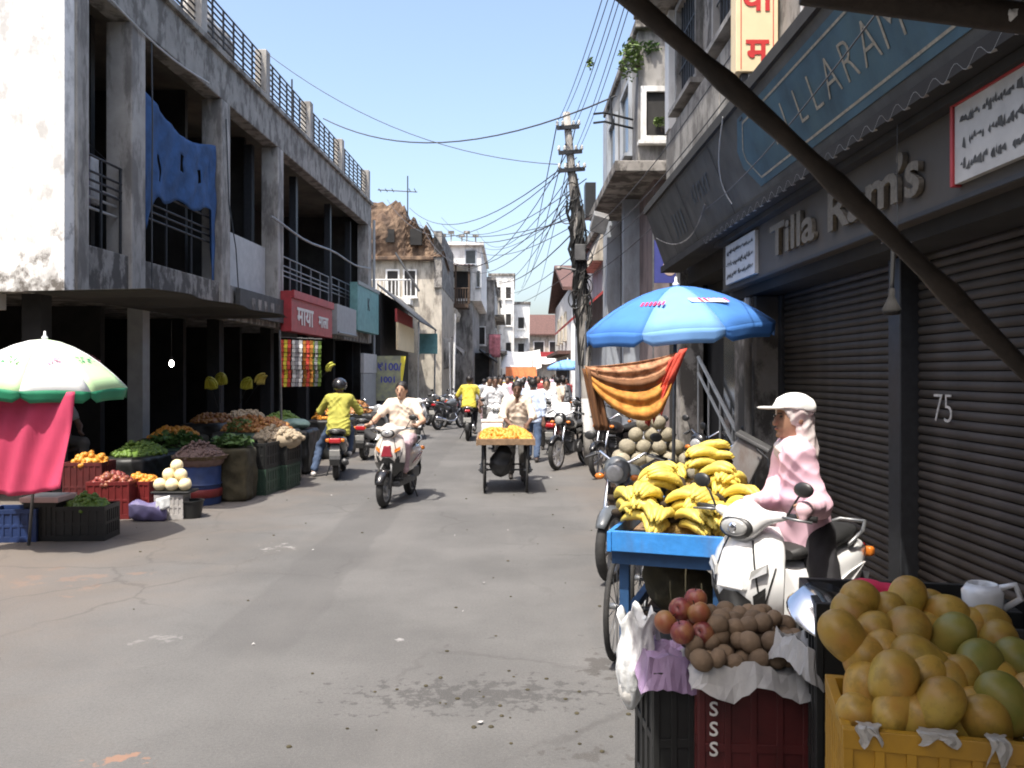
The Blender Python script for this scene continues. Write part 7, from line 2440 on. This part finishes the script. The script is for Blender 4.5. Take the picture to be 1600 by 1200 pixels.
def swag(u, v):
    s_ = 0.03 + 0.47 * v ** 1.15
    z = A.z + (B.z - A.z) * u - s_ * (4 * u * (1 - u)) ** 0.6 * (0.78 + 0.4 * u)
    x = A.x + (B.x - A.x) * u + 0.06 * v * math.sin(math.pi * u)
    y = -0.16 * math.sin(math.pi * u) * v + 0.025 * math.sin(v * 26) * math.sin(math.pi * u) + 0.01 * math.sin(u * 40)
    return x, y, z


for nm, m_, v0, v1 in (('patterned_fold', 'cloth_peach', 0, 0.36), ('brown_fold', 'cloth_brown', 0.36, 0.56), ('orange_border', 'cloth_orange', 0.56, 1.0)):
    MB().grid(cloth_sheet(lambda u, v: swag(u, v0 + (v1 - v0) * v), 36, 12)).build(nm, m_, DC, smooth=True, solid=0.005)
MB().grid(cloth_sheet(lambda u, v: (B.x - 0.06 + 0.12 * u - 0.20 * v + 0.02 * math.sin(u * 20), -0.05 + 0.03 * math.sin(u * 18 + v * 3), B.z + 0.03 - (0.50 + 0.05 * math.sin(u * 33)) * v - 0.1 * (1 - u)), 14, 12)).build('red_fringe', 'cloth_red', DC, smooth=True, solid=0.005)
MB().grid(cloth_sheet(lambda u, v: (A.x - 0.02 + 0.12 * u + 0.10 * v, 0.04 * math.sin(u * 12 + v), A.z - 0.02 - 0.50 * v), 10, 10)).build('brown_tail', 'cloth_brown', DC, smooth=True, solid=0.005)
MB().tube([(A.x, 0.02, A.z + 0.01), (A.x + 0.03, 0.3, A.z + 0.38)], 0.006, 5).build('string', 'iron', DC)
# melons
MT = thing('melon_stand', 'low wooden stand under the heap of netted melons', 'stand', (P(1030, 0, 9.6).x, 9.6, 0))
MB().box((0, 0, 0.56), (1.15, 0.8, 0.05)).build('top', 'wood_dark', MT)
for sx in (-1, 1):
    for sy in (-1, 1):
        MB().box((sx * 0.5, sy * 0.33, 0.267), (0.06, 0.06, 0.535)).build('leg', 'wood_dark', MT)
mm = SDF(0.02, 0.03).ell((0, 0, 0), (0.086, 0.086, 0.082)).mesh()
mo_ = None
k = 0
for lay in range(5):
    nx, ny = 6 - lay, max(1, 4 - lay)
    for i in range(nx):
        for j in range(ny):
            c = V((P(1026, 0, 9.6).x + (i - (nx - 1) / 2) * 0.172 - 0.06, 9.6 + (j - (ny - 1) / 2) * 0.165, 0.585 + 0.083 + lay * 0.133))
            c += V((RNG.uniform(-0.012, 0.012), RNG.uniform(-0.012, 0.012), 0))
            if mo_ is None:
                o = mo_ = mesh_obj('melon', mm[0].tolist(), mm[1].tolist(), 'melon', None, True)
            else:
                o = bpy.data.objects.new('melon', mo_.data)
                COL.objects.link(o)
            o.location = c
            o.rotation_euler = (RNG.uniform(0, 3), RNG.uniform(0, 3), 0)
            tag(o, 'netted melon in the %s layer of the heap below the patterned cloth' % ('lowest', 'second', 'third', 'fourth', 'top')[lay], 'melon', 'netted melons heaped under the umbrella')
# grey box and sacks behind the banana cart
gx = thing('metal_box', 'tilted grey metal box behind the banana cart', 'box', P(1160, 722, 6.7), R(-20))
MB().box((0, 0, 0), (0.26, 0.3, 0.36), (0, R(28), 0), 0.88).build('box', 'tin', gx, bevel=0.012)
MB().box((0.085, 0, 0.165), (0.28, 0.32, 0.03), (0, R(28), 0)).build('lid', 'tin_dark', gx, bevel=0.008)
MB().tube([(0.12, -0.17, 0.12), (0.2, -0.18, 0.05), (0.22, -0.18, -0.1)], 0.008, 5).build('handle', 'iron', gx)
MB().tube([(-0.05, 0, -0.17), (-0.05, 0, -P(1160, 722, 6.7).z)], 0.03, 6).build('post', 'iron', gx)
sk = thing('sack', 'white sack behind the banana heap beside the grey metal box', 'sack', V((P(1118, 0, 6.9).x, 6.9, 0)), 0.3)
SDF(0.025, 0.06).box((0, 0, 0.45), (0.2, 0.16, 0.45), 0.09).ell((0, 0, 0.86), (0.2, 0.15, 0.1)).plane((0, 0, 0.002), (0, 0, -1)).build('sack', 'sack_white', sk, wrinkle=0.01)

# ---- foreground fruit on the right
ra = math.atan2(-0.10, 0.26)
MCC = V((1.07, 2.08, 0))
crz = R(-14)
crate('crate', 'yellow slotted crate heaped with mangoes in the foreground', MCC + V((0, 0, 0.66)), crz, (0.56, 0.37, 0.28), 'crate_yellow', ribs=8)
crate('crate', 'black crate directly under the yellow mango crate', MCC + V((0.02, 0.02, 0.33)), crz, (0.54, 0.36, 0.325), 'crate_black')
crate('crate', 'black crate at the foot of the mango stack', MCC + V((0.02, 0.02, 0.0)), crz, (0.54, 0.36, 0.325), 'crate_black')
MG = SDF(0.007, 0.03)
MG.ell((0, 0, 0), (0.051, 0.047, 0.062)).ell((0.012, 0, -0.03), (0.038, 0.037, 0.04)).ell((-0.008, 0, 0.022), (0.045, 0.043, 0.042))
mgv, mgf = MG.mesh()
MGV = []
for a_, b_2, c_2, d_2 in (((0.048, 0.046, 0.066), (0.016, 0.004, -0.034), (0.036, 0.035, 0.042), (0.044, 0.042, 0.04)), ((0.055, 0.049, 0.057), (0.006, -0.006, -0.024), (0.042, 0.04, 0.036), (0.048, 0.046, 0.040))):
    q_ = SDF(0.007, 0.03).ell((0, 0, 0), a_).ell(b_2, c_2).ell((-0.01, 0.004, 0.024), d_2).mesh()
    MGV.append(mesh_obj('mango', q_[0].tolist(), q_[1].tolist(), 'mango', None, True))
MGV = [(o_.data, bpy.data.objects.remove(o_))[0] for o_ in MGV]
mango0 = None
mpos = [(1345, 936, 2.36, 0), (1415, 938, 2.40, 0), (1474, 962, 2.38, 0), (1319, 995, 2.22, 0), (1364, 992, 2.28, 0), (1412, 988, 2.26, 0), (1437, 1032, 2.14, 0), (1484, 998, 2.24, 1), (1396, 1062, 2.06, 0),
        (1529, 1040, 2.14, 1), (1475, 1052, 2.16, 0), (1588, 1036, 2.20, 1), (1466, 1103, 2.0, 0), (1396, 1108, 2.03, 0), (1515, 1118, 2.04, 0), (1567, 1098, 2.02, 1), (1352, 1080, 2.14, 0),
        (1540, 985, 2.34, 0), (1435, 1085, 2.12, 0), (1610, 1100, 2.06, 0), (1330, 965, 2.34, 0), (1385, 958, 2.36, 0), (1447, 992, 2.34, 0), (1450, 958, 2.42, 0), (1500, 1070, 2.12, 0), (1432, 1062, 2.12, 0), (1352, 1035, 2.2, 0), (1552, 1072, 2.12, 0), (1385, 1025, 2.2, 0), (1515, 985, 2.36, 0), (1560, 1010, 2.28, 0), (1340, 1120, 2.06, 0), (1430, 1125, 2.02, 0), (1540, 1130, 2.0, 0), (1480, 1075, 2.1, 0), (1400, 1020, 2.24, 0)]
for x in (-0.2, -0.07, 0.06, 0.19):
    for y in (-0.1, 0.02, 0.12):
        c = MCC + Matrix.Rotation(crz, 3, 'Z') @ V((x, y, 0.87))
        mpos.append((c, 0))
for i, mp_ in enumerate(mpos):
    if len(mp_) == 4:
        loc, gr = P(mp_[0], mp_[1], mp_[2]), mp_[3]
    else:
        loc, gr = mp_
    if mango0 is None:
        mango0 = mesh_obj('mango', mgv.tolist(), mgf.tolist(), 'mango', None, True)
        st = MB().lathe([(0.0, 0.056), (0.006, 0.06), (0.0055, 0.0665), (0, 0.067)], 8).build('stalk', 'stalk', mango0)
        o = mango0
    else:
        o = copy_tree(mango0)
        if i % 3:
            o.data = MGV[i % 3 - 1]
    if gr:
        o.material_slots[0].link = 'OBJECT'
        o.material_slots[0].material = MAT['mango_green']
    o.location = loc
    o.rotation_euler = (R(RNG.uniform(-60, 60)), R(RNG.uniform(-55, 55)), RNG.uniform(0, 6.28))
    o.scale = (RNG.uniform(0.90, 1.06),) * 3
    o.scale.z *= RNG.uniform(0.95, 1.08)
    tag(o, ('greenish mango on the right side of the yellow crate' if gr else 'ripe yellow mango %s of the yellow crate heap' % ('down inside' if len(mp_) == 2 else ('in the highest back row' if mp_[1] < 965 else ('in the second row' if mp_[1] < 1010 else ('in the third row' if mp_[1] < 1065 else 'in the front row'))))), 'mango', 'mangoes heaped on the yellow crate')
# plastic lining over the crate rim
pl_ = thing('plastic_lining', 'torn clear plastic lining over the rim of the mango crate', 'plastic', MCC + V((0, 0, 0.94)), crz)
for k, (x, w_, dl) in enumerate(((-0.25, 0.05, 0.05), (-0.12, 0.08, 0.03), (0.02, 0.04, 0.07), (0.1, 0.1, 0.025), (0.22, 0.05, 0.045))):
    MB().grid(cloth_sheet(lambda u, v: (x + w_ * u + 0.006 * math.sin(9 * v + k), -0.155 - 0.04 * min(1, v * 2.2) + 0.004 * math.sin(u * 14 + k), 0.012 - 0.01 * abs(v - 0.4) - dl * max(0, v - 0.45) * (1 + 0.6 * math.sin(u * 7 + k))), 8, 8)).build('flap', 'plastic_lining', pl_, solid=0.001)
# crates with sapodillas and apples
RC = V((P(1183, 0, 2.92).x, 3.08, 0))
sss = crate('crate', 'maroon crate marked SSS carrying the brown sapodillas', RC + V((0, 0, 0.24)), R(-4), (0.37, 0.33, 0.48), 'crate_maroon', ribs=4)
for k in range(3):
    letters('painted_letter', 'S', 0.068, 'letter_white', sss, frame((-0.135, -0.1685, 0.372 - 0.068 * k), (1, 0, 0), (0, 0, 1)), 0.0008, 0.001)
crate('crate', 'black crate below the maroon crate', RC + V((0, 0.01, 0)), R(-4), (0.38, 0.34, 0.235), 'crate_black')
BCc = V((P(1066, 0, 3.0).x, 3.2, 0))
crate('crate', 'tall black crate carrying the red apples', BCc + V((0, 0, 0.2)), R(3), (0.21, 0.34, 0.50), 'crate_black', ribs=3)
crate('crate', 'black crate beneath the apple crate', BCc, R(3), (0.22, 0.34, 0.195), 'crate_black', ribs=3)
crate('crate', 'black crate between the maroon and the yellow crates', V((P(1300, 0, 2.95).x, 3.05, 0)), R(-2), (0.17, 0.36, 0.72), 'crate_black', ribs=3)
v_, f_2 = SDF(0.008, 0.01).ell((0, 0, 0), (0.033, 0.033, 0.036)).mesh()
sp0 = None
k = 0
for lay, (nx, ny) in enumerate(((6, 6), (6, 5), (4, 4))):
    for j in range(ny):
        for i in range(nx):
            x = (i - (nx - 1) / 2 + 0.5 * (j % 2) - 0.25) * 0.063 + RNG.uniform(-0.016, 0.016)
            y = (j - (ny - 1) / 2) * 0.056 + RNG.uniform(-0.014, 0.014) + 0.02 * lay
            z = 0.775 + lay * 0.044 + RNG.uniform(-0.010, 0.012) - 0.15 * x * x
            if lay == 3 and RNG.random() < 0.35:
                continue
            if sp0 is None:
                o = sp0 = mesh_obj('sapodilla', v_.tolist(), f_2.tolist(), 'sapodilla', None, True)
            else:
                o = bpy.data.objects.new('sapodilla', sp0.data)
                COL.objects.link(o)
            o.location = RC + V((x - 0.01, y, z))
            o.rotation_euler = (RNG.uniform(-1.4, 1.4), RNG.uniform(-1.4, 1.4), 0)
            s_ = RNG.uniform(0.84, 1.15)
            o.scale = (s_, s_, s_ * RNG.uniform(0.98, 1.2))
            tag(o, 'brown sapodilla in the %s layer of the heap on the maroon crate' % ('lowest', 'second', 'third', 'top')[lay], 'sapodilla', 'sapodillas heaped on newspaper')
ap0 = None
for px, py, Y, m_, lab in ((1087, 936, 3.16, 'apple_red', 'dark red apple at the top of the apple heap'), (1063, 952, 3.1, 'apple_red', 'deep red apple left of the topmost one'), (1040, 972, 3.05, 'apple_gold', 'yellow green apple nearest the road'),
                           (1092, 958, 3.06, 'apple_gold', 'golden apple below the topmost red one'), (1066, 988, 2.98, 'apple_red', 'pinkish red apple at the front of the heap'), (1098, 990, 3.02, 'apple_red', 'red apple beside the sapodilla newspaper'),
                           (1076, 972, 3.12, 'apple_gold', 'reddish gold apple in the middle of the heap')):
    if ap0 is None:
        v_, f_2 = SDF(0.008, 0.012).ell((0, 0, 0), (0.042, 0.042, 0.04)).cut('ell', (0, 0, 0.045), (0.012, 0.012, 0.014), k=0.015).mesh()
        o = ap0 = mesh_obj('apple', v_.tolist(), f_2.tolist(), m_, None, True)
        MB().tube([(0, 0, 0.028), (0.003, 0, 0.048)], 0.002, 5).build('stalk', 'stalk', o)
    else:
        o = copy_tree(ap0)
        o.material_slots[0].link = 'OBJECT'
        o.material_slots[0].material = MAT[m_]
    o.location = P(px, py, Y)
    o.rotation_euler = (RNG.uniform(-1, 1), RNG.uniform(-1, 1), 0)
    tag(o, lab, 'apple', 'apples on the black crate')


def paper(name, label, cat, c, w, d, drop, m, seed, rz=0.0, rim=0.72):
    t = thing(name, label, cat, c, rz)

    def fn(u, v):
        x, y = (u - 0.5) * w * 1.25, (v - 0.5) * d * 1.25
        ox, oy = max(0, abs(x) - w / 2), max(0, abs(y) - d / 2)
        z = -drop * min(1, (ox / (w * 0.125)) ** 1.3 * 0.7 + (oy / (d * 0.125)) ** 1.3) + 0.014 * math.sin(x * 30 + seed) + 0.014 * math.sin(y * 37 + x * 21 + seed * 2)
        if ox == 0 and oy == 0:
            z += 0.03 * ((2 * x / w) ** 4 + (2 * y / d) ** 4)
        return x, y, z
    rq = random.Random(seed)
    sh_ = [[p + V((rq.uniform(-.004, .004), rq.uniform(-.004, .004), rq.uniform(-.006, .006))) for p in r_] for r_ in cloth_sheet(fn, 16, 16)]
    MB().grid(sh_).build('sheet', m, t, smooth=False, solid=0.0015)
    return t


pp = paper('newspaper', 'crumpled newspaper under the sapodillas', 'newspaper', RC + V((0, -0.02, 0.735)), 0.34, 0.32, 0.055, 'paper', 1, R(-4))
pp = paper('newspaper', 'folded newspaper sheet between sapodillas and mangoes', 'newspaper', P(1272, 1010, 2.85) + V((0, 0, 0)), 0.17, 0.2, 0.08, 'paper', 5, R(15))
MB().bb(-0.02, 0.05, -0.125, -0.118, -0.02, 0.0).build('print', 'sign_grey', pp)
paper('wrapping_paper', 'purple wrapping paper under the apples', 'paper', BCc + V((-0.01, -0.01, 0.715)), 0.22, 0.3, 0.07, 'wrap_purple', 3, R(3))
# white plastic bag hung on the corner
WBg = thing('plastic_bag', 'white plastic bag hanging on the road side of the apple crate', 'bag', BCc + V((-0.15, 0.02, 0)))
rows_ = []
for i in range(40):
    a = 2 * math.pi * i / 40
    row = []
    for j in range(16):
        v = j / 15
        r = 0.068 * (math.sin(min(1, v * 1.6 + 0.05) * math.pi / 2) ** 0.7) * (1 - 0.35 * max(0, v - 0.55) * 2 + 0.5 * max(0, v - 0.85) * 4)
        r *= 1 + 0.16 * math.sin(3 * a + 4 * v) * v + 0.08 * math.sin(8 * a + 9 * v) + 0.05 * math.sin(13 * a - 14 * v)
        row.append(V((r * math.cos(a) + 0.03 * v, 1.1 * r * math.sin(a), 0.50 + 0.35 * v + 0.03 * math.sin(5 * a) * v)))
    rows_.append(row)
MB().grid(rows_, close_u=True).build('bag', 'plastic_bag', WBg, smooth=True, solid=0.003)
MB().tube([(0.05, 0, 0.84), (0.10, 0.03, 0.80), (0.12, 0.06, 0.70)], 0.010, 6).build('handle', 'plastic_bag', WBg)
SDF(0.014, 0.03).ell((0, 0, 0.58), (0.045, 0.05, 0.07)).build('contents', 'sack_white', WBg)
# steel pan, red bag and white scoop behind the mangoes
sp = thing('steel_pan', 'shiny steel weighing pan between the scooter and the mangoes', 'pan', P(1290, 962, 2.85))
MB().lathe([(0.02, -0.07), (0.1, -0.06), (0.125, 0.0), (0.13, 0.004), (0.12, 0.002), (0.095, -0.05), (0.0, -0.06)], 24, (0, 0, 0), (R(205), R(12), 0)).build('pan', 'chrome', sp, smooth=True)
MB().tube([(0, 0.02, -0.02), (0, 0.04, -P(1290, 962, 2.85).z)], 0.02, 6).build('stand', 'iron', sp)
rb_ = thing('red_bag', 'small red bag lying behind the mangoes', 'bag', P(1375, 925, 2.75))
SDF(0.012, 0.03).ell((0, 0, 0), (0.09, 0.05, 0.03)).ell((-0.05, 0, 0.02), (0.04, 0.04, 0.02)).build('bag', 'red_cloth', rb_, wrinkle=0.004)
MB().tube([(0.09, 0, 0), (0.13, 0, 0.012), (0.1, 0.02, 0.03)], 0.006, 5).build('handle', 'red_cloth', rb_)
bx = crate('crate', 'dark crate behind the mango stack under the red bag', V((P(1420, 0, 2.8).x, 2.85, 0)), R(-10), (0.6, 0.36, P(1375, 925, 2.75).z - 0.03), 'crate_black', ribs=5)
ws = thing('white_scoop', 'white plastic jug standing behind the mangoes at the shutter', 'jug', V((P(1535, 0, 2.6).x, 2.6, P(1375, 925, 2.75).z - 0.03)), R(-30))
MB().lathe([(0.04, 0), (0.055, 0.02), (0.058, 0.07), (0.042, 0.095), (0.038, 0.09), (0.045, 0.03), (0, 0.01)], 18).build('jug', 'scooter_white', ws, smooth=True)
MB().tube([(0.045, 0, 0.085), (0.085, 0, 0.1), (0.1, 0, 0.06), (0.056, 0, 0.025)], 0.010, 8).build('handle', 'scooter_white', ws, smooth=True)
bx = crate('crate', 'dark crate under the white jug by the shutter', V((P(1535, 0, 2.6).x + 0.05, 2.62, 0)), R(-10), (0.36, 0.36, P(1375, 925, 2.75).z - 0.032), 'crate_black', ribs=5)

# ---- tarpaulin roof with its bamboo frame above the fruit
TR = thing('stall_tarpaulin', 'dark tarpaulin roof on bamboo above the fruit stall', 'tarpaulin', (0, 0, 0))
MB().grid(cloth_sheet(lambda u, v: (-0.02 + 2.15 * u, -0.9 + 3.35 * v, 2.87 - 0.05 * math.sin(math.pi * u) * math.sin(math.pi * v) + 0.01 * math.sin(u * 30)), 20, 20)).build('sheet', 'dark_tarp', TR, smooth=True, solid=0.006)
dg = MB()
a, b_ = P(965, -20, 2.1), P(1700, 680, 2.0)
pts = [a.lerp(b_, t) + V((0, 0, 0.028 * math.sin(math.pi * t))) for t in np.linspace(0, 1, 22)]
dg.tube(pts, [0.0225 + 0.002 * math.sin(i * 1.3) + (0.004 if i % 5 == 0 else 0) for i in range(22)], 10)
dg.build('diagonal_pole', 'dark_pole', TR, smooth=True)
a, b_ = P(1255, -16, 2.0), P(1700, 42, 1.95)
MB().tube([a.lerp(b_, t) for t in np.linspace(0, 1, 10)], 0.034, 10).build('cross_pole', 'dark_pole', TR, smooth=True)
for x in (0.02, 1.05, 2.08):
    MB().tube([(x, -0.9, 2.82), (x, 2.42, 2.90)], 0.02, 8).build('rafter', 'bamboo', TR, smooth=True)
MB().tube([P(1560, 8, 1.97), P(1580, 25, 1.93), P(1600, 6, 1.97)], 0.012, 6).build('tie_cloth', 'plastic_bag', TR, smooth=True)
# black lamp hanging in front of the shutter
LPp = thing('hanging_lamp', 'black lamp holder hanging in front of the shutter', 'lamp', P(1393, 478, 4.5))
MB().lathe([(0.0, -0.05), (0.04, -0.045), (0.048, -0.02), (0.028, 0.02), (0.016, 0.05), (0.016, 0.09), (0, 0.095)], 16).build('shade', 'near_black', LPp, smooth=True)
MB().tube([(0, 0, 0.09), (0.01, 0, 0.3)], 0.012, 6).tube([(0.01, 0, 0.3), (0.0, 0.0, 2.53 - P(1393, 478, 4.5).z)], 0.005, 5).build('cord', 'black', LPp)
LPq = thing('glint_beads', 'small chrome beads standing in for reflected glints under the name board', 'lamp', P(1402, 380, 4.4))
MB().tube([(-0.08, 0, 0.0), (-0.02, 0, 0.004)], 0.006, 6).build('rod', 'chrome', LPq)  # added chrome pieces stand in for reflections; no such fitting hangs here
for k in range(3):
    MB().ball((0.01 + 0.03 * k, 0, 0), (0.011, 0.008, 0.008), 8, 6).build('tip', 'chrome', LPq, smooth=True)
MB().tube([(0, 0, 0), (0.0, 0.0, 3.02 - P(1402, 380, 4.4).z)], 0.002, 5).build('cord', 'iron', LPq)

# ------------------------------------------------------------------ utility pole and overhead wires
PB = G(922, 727)
PT = P(885, 176, PB.y)
PO = thing('utility_pole', 'leaning concrete utility pole wrapped in cables with a white painted foot', 'pole', PB)
ptop = PT - PB


def pp_(t):
    return ptop * t + V((0.05 * math.sin(math.pi * t), 0, 0))


MB().tube([pp_(t) for t in np.linspace(0, 1, 14)], [0.115 - 0.045 * t for t in np.linspace(0, 1, 14)], 10).build('shaft', 'concrete_pale', PO, smooth=True)
MB().tube([pp_(0.095), pp_(0.19)], [0.118, 0.114], 12, caps=False).build('white_band', 'white_paint', PO, smooth=True)
for t, w_ in ((0.955, 0.34), (0.885, 0.36), (0.835, 0.40)):
    c = pp_(t)
    ca = MB().box(c + V((0, -0.08, 0)), (w_ * 1.25, 0.06, 0.07), (0, R(-6), R(8))).build('cross_arm', 'iron', PO)
    for s_ in (-1, 1):
        for d in (0.5, 1):
            MB().lathe([(0.02, 0), (0.035, 0.02), (0.022, 0.05), (0.032, 0.07), (0, 0.1)], 8, c + V((s_ * w_ * 0.6 * d, -0.08, 0.035 + 0.07 * s_ * d * 0.1))).build('insulator', 'plaster_white', ca, smooth=True)
rr = random.Random(31)
for k in range(36):
    t0, t1 = rr.uniform(0.2, 0.55), rr.uniform(0.55, 0.86)
    ph, rd_ = rr.uniform(0, 6.28), rr.uniform(0.09, 0.15)
    pts = []
    for i in range(16):
        t = t0 + (t1 - t0) * i / 15
        b = rd_ * (0.75 + 0.6 * rr.random() * (1 if 0.4 < t < 0.75 else 0.4))
        pts.append(pp_(t) + V((b * math.cos(ph + i * 0.35), b * 0.8 * math.sin(ph + i * 0.35), 0)))
    MB().tube(pts, rr.uniform(0.009, 0.028), 5).build('cable', 'black', PO)
for k in range(7):
    t = rr.uniform(0.42, 0.78)
    c = pp_(t) + V((rr.uniform(-0.18, 0.15), -0.12, 0))
    ring = [c + V((0.14 * math.cos(a), 0.03 * math.sin(2 * a), 0.17 * math.sin(a))) for a in np.linspace(0, 6.28, 19)[:-1]]
    MB().tube(ring, 0.011, 5, closed=True).build('coiled_cable', 'black', PO)
MB().box(pp_(0.6) + V((0.02, -0.16, 0)), (0.2, 0.12, 0.3)).build('junction_box', 'tin_dark', PO, bevel=0.01)
MB().tube([pp_(0.55) + V((0, -0.1, 0)), pp_(0.55) + V((-0.4, -0.15, 0.06))], 0.02, 6).build('arm', 'steel_grey', PO)
MB().ball(pp_(0.55) + V((-0.4, -0.15, 0.04)), (0.06, 0.05, 0.04), 8, 6).build('lamp_head', 'tin', PO, smooth=True)


mt('wire_grey', (0.06, 0.06, 0.065), 0.7)


def wire(label, a, b_, sag, r=0.011, n=18, group=None):
    a, b_ = V(a), V(b_)
    pts = [a.lerp(b_, t) - V((0, 0, sag * 4 * t * (1 - t))) for t in np.linspace(0, 1, n)]
    o = MB().tube(pts, r * 0.72, 5).build('overhead_wire', 'wire_grey', None, smooth=True)
    return tag(o, label, 'wire', group)


Yp = PB.y
pw = lambda t, dx=0.0: PB + pp_(t) + V((dx, -0.1, 0.06))
wire('long sagging wire from the concrete building roof to the pole', in_lb(8.25, 0.1, ZP), pw(0.84, -0.2), 0.55)
wire('thick wire from the roof railing across to the narrow house bracket', in_lb(13.5, 0.1, ZP + 0.05), P(962, 150, 15.0), 0.75, 0.022)
wire('lower sagging wire from the ruined house to the pole', P(640, 325, 39), pw(0.83, -0.2), 0.9, 0.016)
wire('wire from the far white balcony house up to the pole', P(690, 350, 52), pw(0.7), 0.8, 0.018)
wire('wire from the tall grey house up to the pole', P(760, 420, 63), pw(0.66), 1.0, 0.02)
gfar = 'wires fanning from the pole to the far left houses'
for k, (px, py, Y, t, s_) in enumerate(((700, 385, 50, 0.75, 1.5), (690, 340, 48, 0.8, 1.0), (770, 445, 66, 0.62, 0.8), (745, 360, 52, 0.85, 1.3), (605, 312, 40, 0.86, 1.6), (655, 345, 40, 0.78, 1.8), (720, 372, 52, 0.7, 0.9), (780, 470, 78, 0.58, 0.6), (630, 335, 40, 0.7, 0.7), (752, 385, 52, 0.74, 0.5), (765, 430, 63, 0.8, 1.2), (682, 370, 45, 0.9, 2.0))):
    wire('thin wire fanning from the pole to the far left houses', P(px, py, Y), pw(t, -0.05 * k % 0.3), s_, 0.014, group=gfar)
gback = 'wires running from the pole along the street into the distance'
for k, (px, py) in enumerate(((815, 450), (822, 440), (808, 460), (835, 470))):
    wire('thin wire running from the pole down the street into the distance', P(px, py, 70 + 4 * k), pw(0.96 - 0.06 * (k % 3), -0.2 + 0.12 * k), 0.5, 0.016, group=gback)
gcam = 'parallel wires running overhead from the pole towards the camera'
for k, px in enumerate((938, 948, 958, 966, 976, 984)):
    wire('thin parallel wire running overhead from the pole towards the camera', P(px + 16, -45, 7.5), pw(0.965 - 0.04 * (k // 2), -0.18 + 0.07 * k), 0.12, 0.007, group=gcam)
gr_ = 'wires slanting past the shop front above the fascia'
for k, (px, py, Y, t) in enumerate(((1260, -20, 6.2, 0.6), (1290, -20, 6.4, 0.57), (1215, -25, 6.6, 0.64), (1340, -10, 6.0, 0.52))):
    wire('dark wire slanting past the shop front above the fascia', P(px, py, Y), pw(t, 0.1), 0.25, 0.009, group=gr_)
wire('single wire hanging down across the painted fascia', P(1370, 20, 3.6), P(1080, 340, 9.4), 0.12, 0.006)
# greenery caught on the wires
t_ = thing('wire_creeper', 'tuft of green creeper caught on the overhead wires', 'plant', P(922, 100, 12.2))
leaf_cluster('leaves', 'leaf_light', t_, (0, 0, 0), (0.05, 0.08, 0.08), 40, 0.06, 17)
MB().tube([(0, -0.15, -0.05), (0.02, 0.2, 0.06)], 0.006, 5).build('stem', 'wood_dark', t_)
# antenna and thin mast on the left roofs
an = thing('antenna', 'old television antenna above the ruined house', 'antenna', P(637, 345, 40.5))
q = MB().tube([(0, 0, -0.3), (0, 0, 2.1)], 0.03, 6).tube([(-1.4, 0, 1.45), (0.45, 0, 1.35)], 0.025, 6)
q.build('mast', 'iron', an)
for x in (-1.3, -1.0, -0.7, 0.1, 0.35):
    MB().tube([(x, -0.35, 1.43), (x, 0.35, 1.43)], 0.018, 5).build('element', 'iron', an)
ms = thing('thin_mast', 'thin iron mast on the roof of the concrete building', 'mast', in_lb(14.2, 1.2, ZB1 - 0.15))
MB().tube([(0, 0, 0), (0, 0, 2.6)], 0.025, 6).build('mast', 'iron', ms)
MB().box((0, 0, 0.03), (0.2, 0.2, 0.06)).build('foot', 'iron', ms)
# far blue umbrella
umbrella('umbrella', 'light blue umbrella over the far crowd', V((P(887, 0, 34).x, 34, 0)), P(0, 562, 34).z, 0.85, 0.32, ['umb_sky'], ['umb_sky'], flap=0.12)

# ------------------------------------------------------------------ litter on the road
rr = random.Random(77)
lt = MB()
for i in range(28):
    x, y = rr.uniform(-5, 1.2), rr.uniform(3.6, 22)
    s = rr.uniform(0.006, 0.022)
    a = rr.uniform(0, 6.28)
    lt.add([(x + s * math.cos(a + k * 1.57) * (1 if k % 2 else 0.5), y + s * math.sin(a + k * 1.57), 0.004 + 0.012 * rr.random()) for k in range(4)], [(0, 1, 2, 3)])
tag(stuff(lt.build('litter', 'paper', None)), 'scraps of paper scattered on the road', 'litter')
lt = MB()
for i in range(80):
    x, y = (rr.gauss(-0.1, 0.7), rr.gauss(4.5, 0.4)) if i % 2 else (rr.uniform(-5, 1.2), rr.uniform(3.6, 16))
    s = rr.uniform(0.006, 0.016)
    lt.ball((x, y, 0.003), (s, s * rr.uniform(.6, 1.3), s * 0.5), 6, 4)
tag(stuff(lt.build('dark_litter', 'sack_olive', None)), 'dark crumbs and leaves scattered on the road', 'litter')
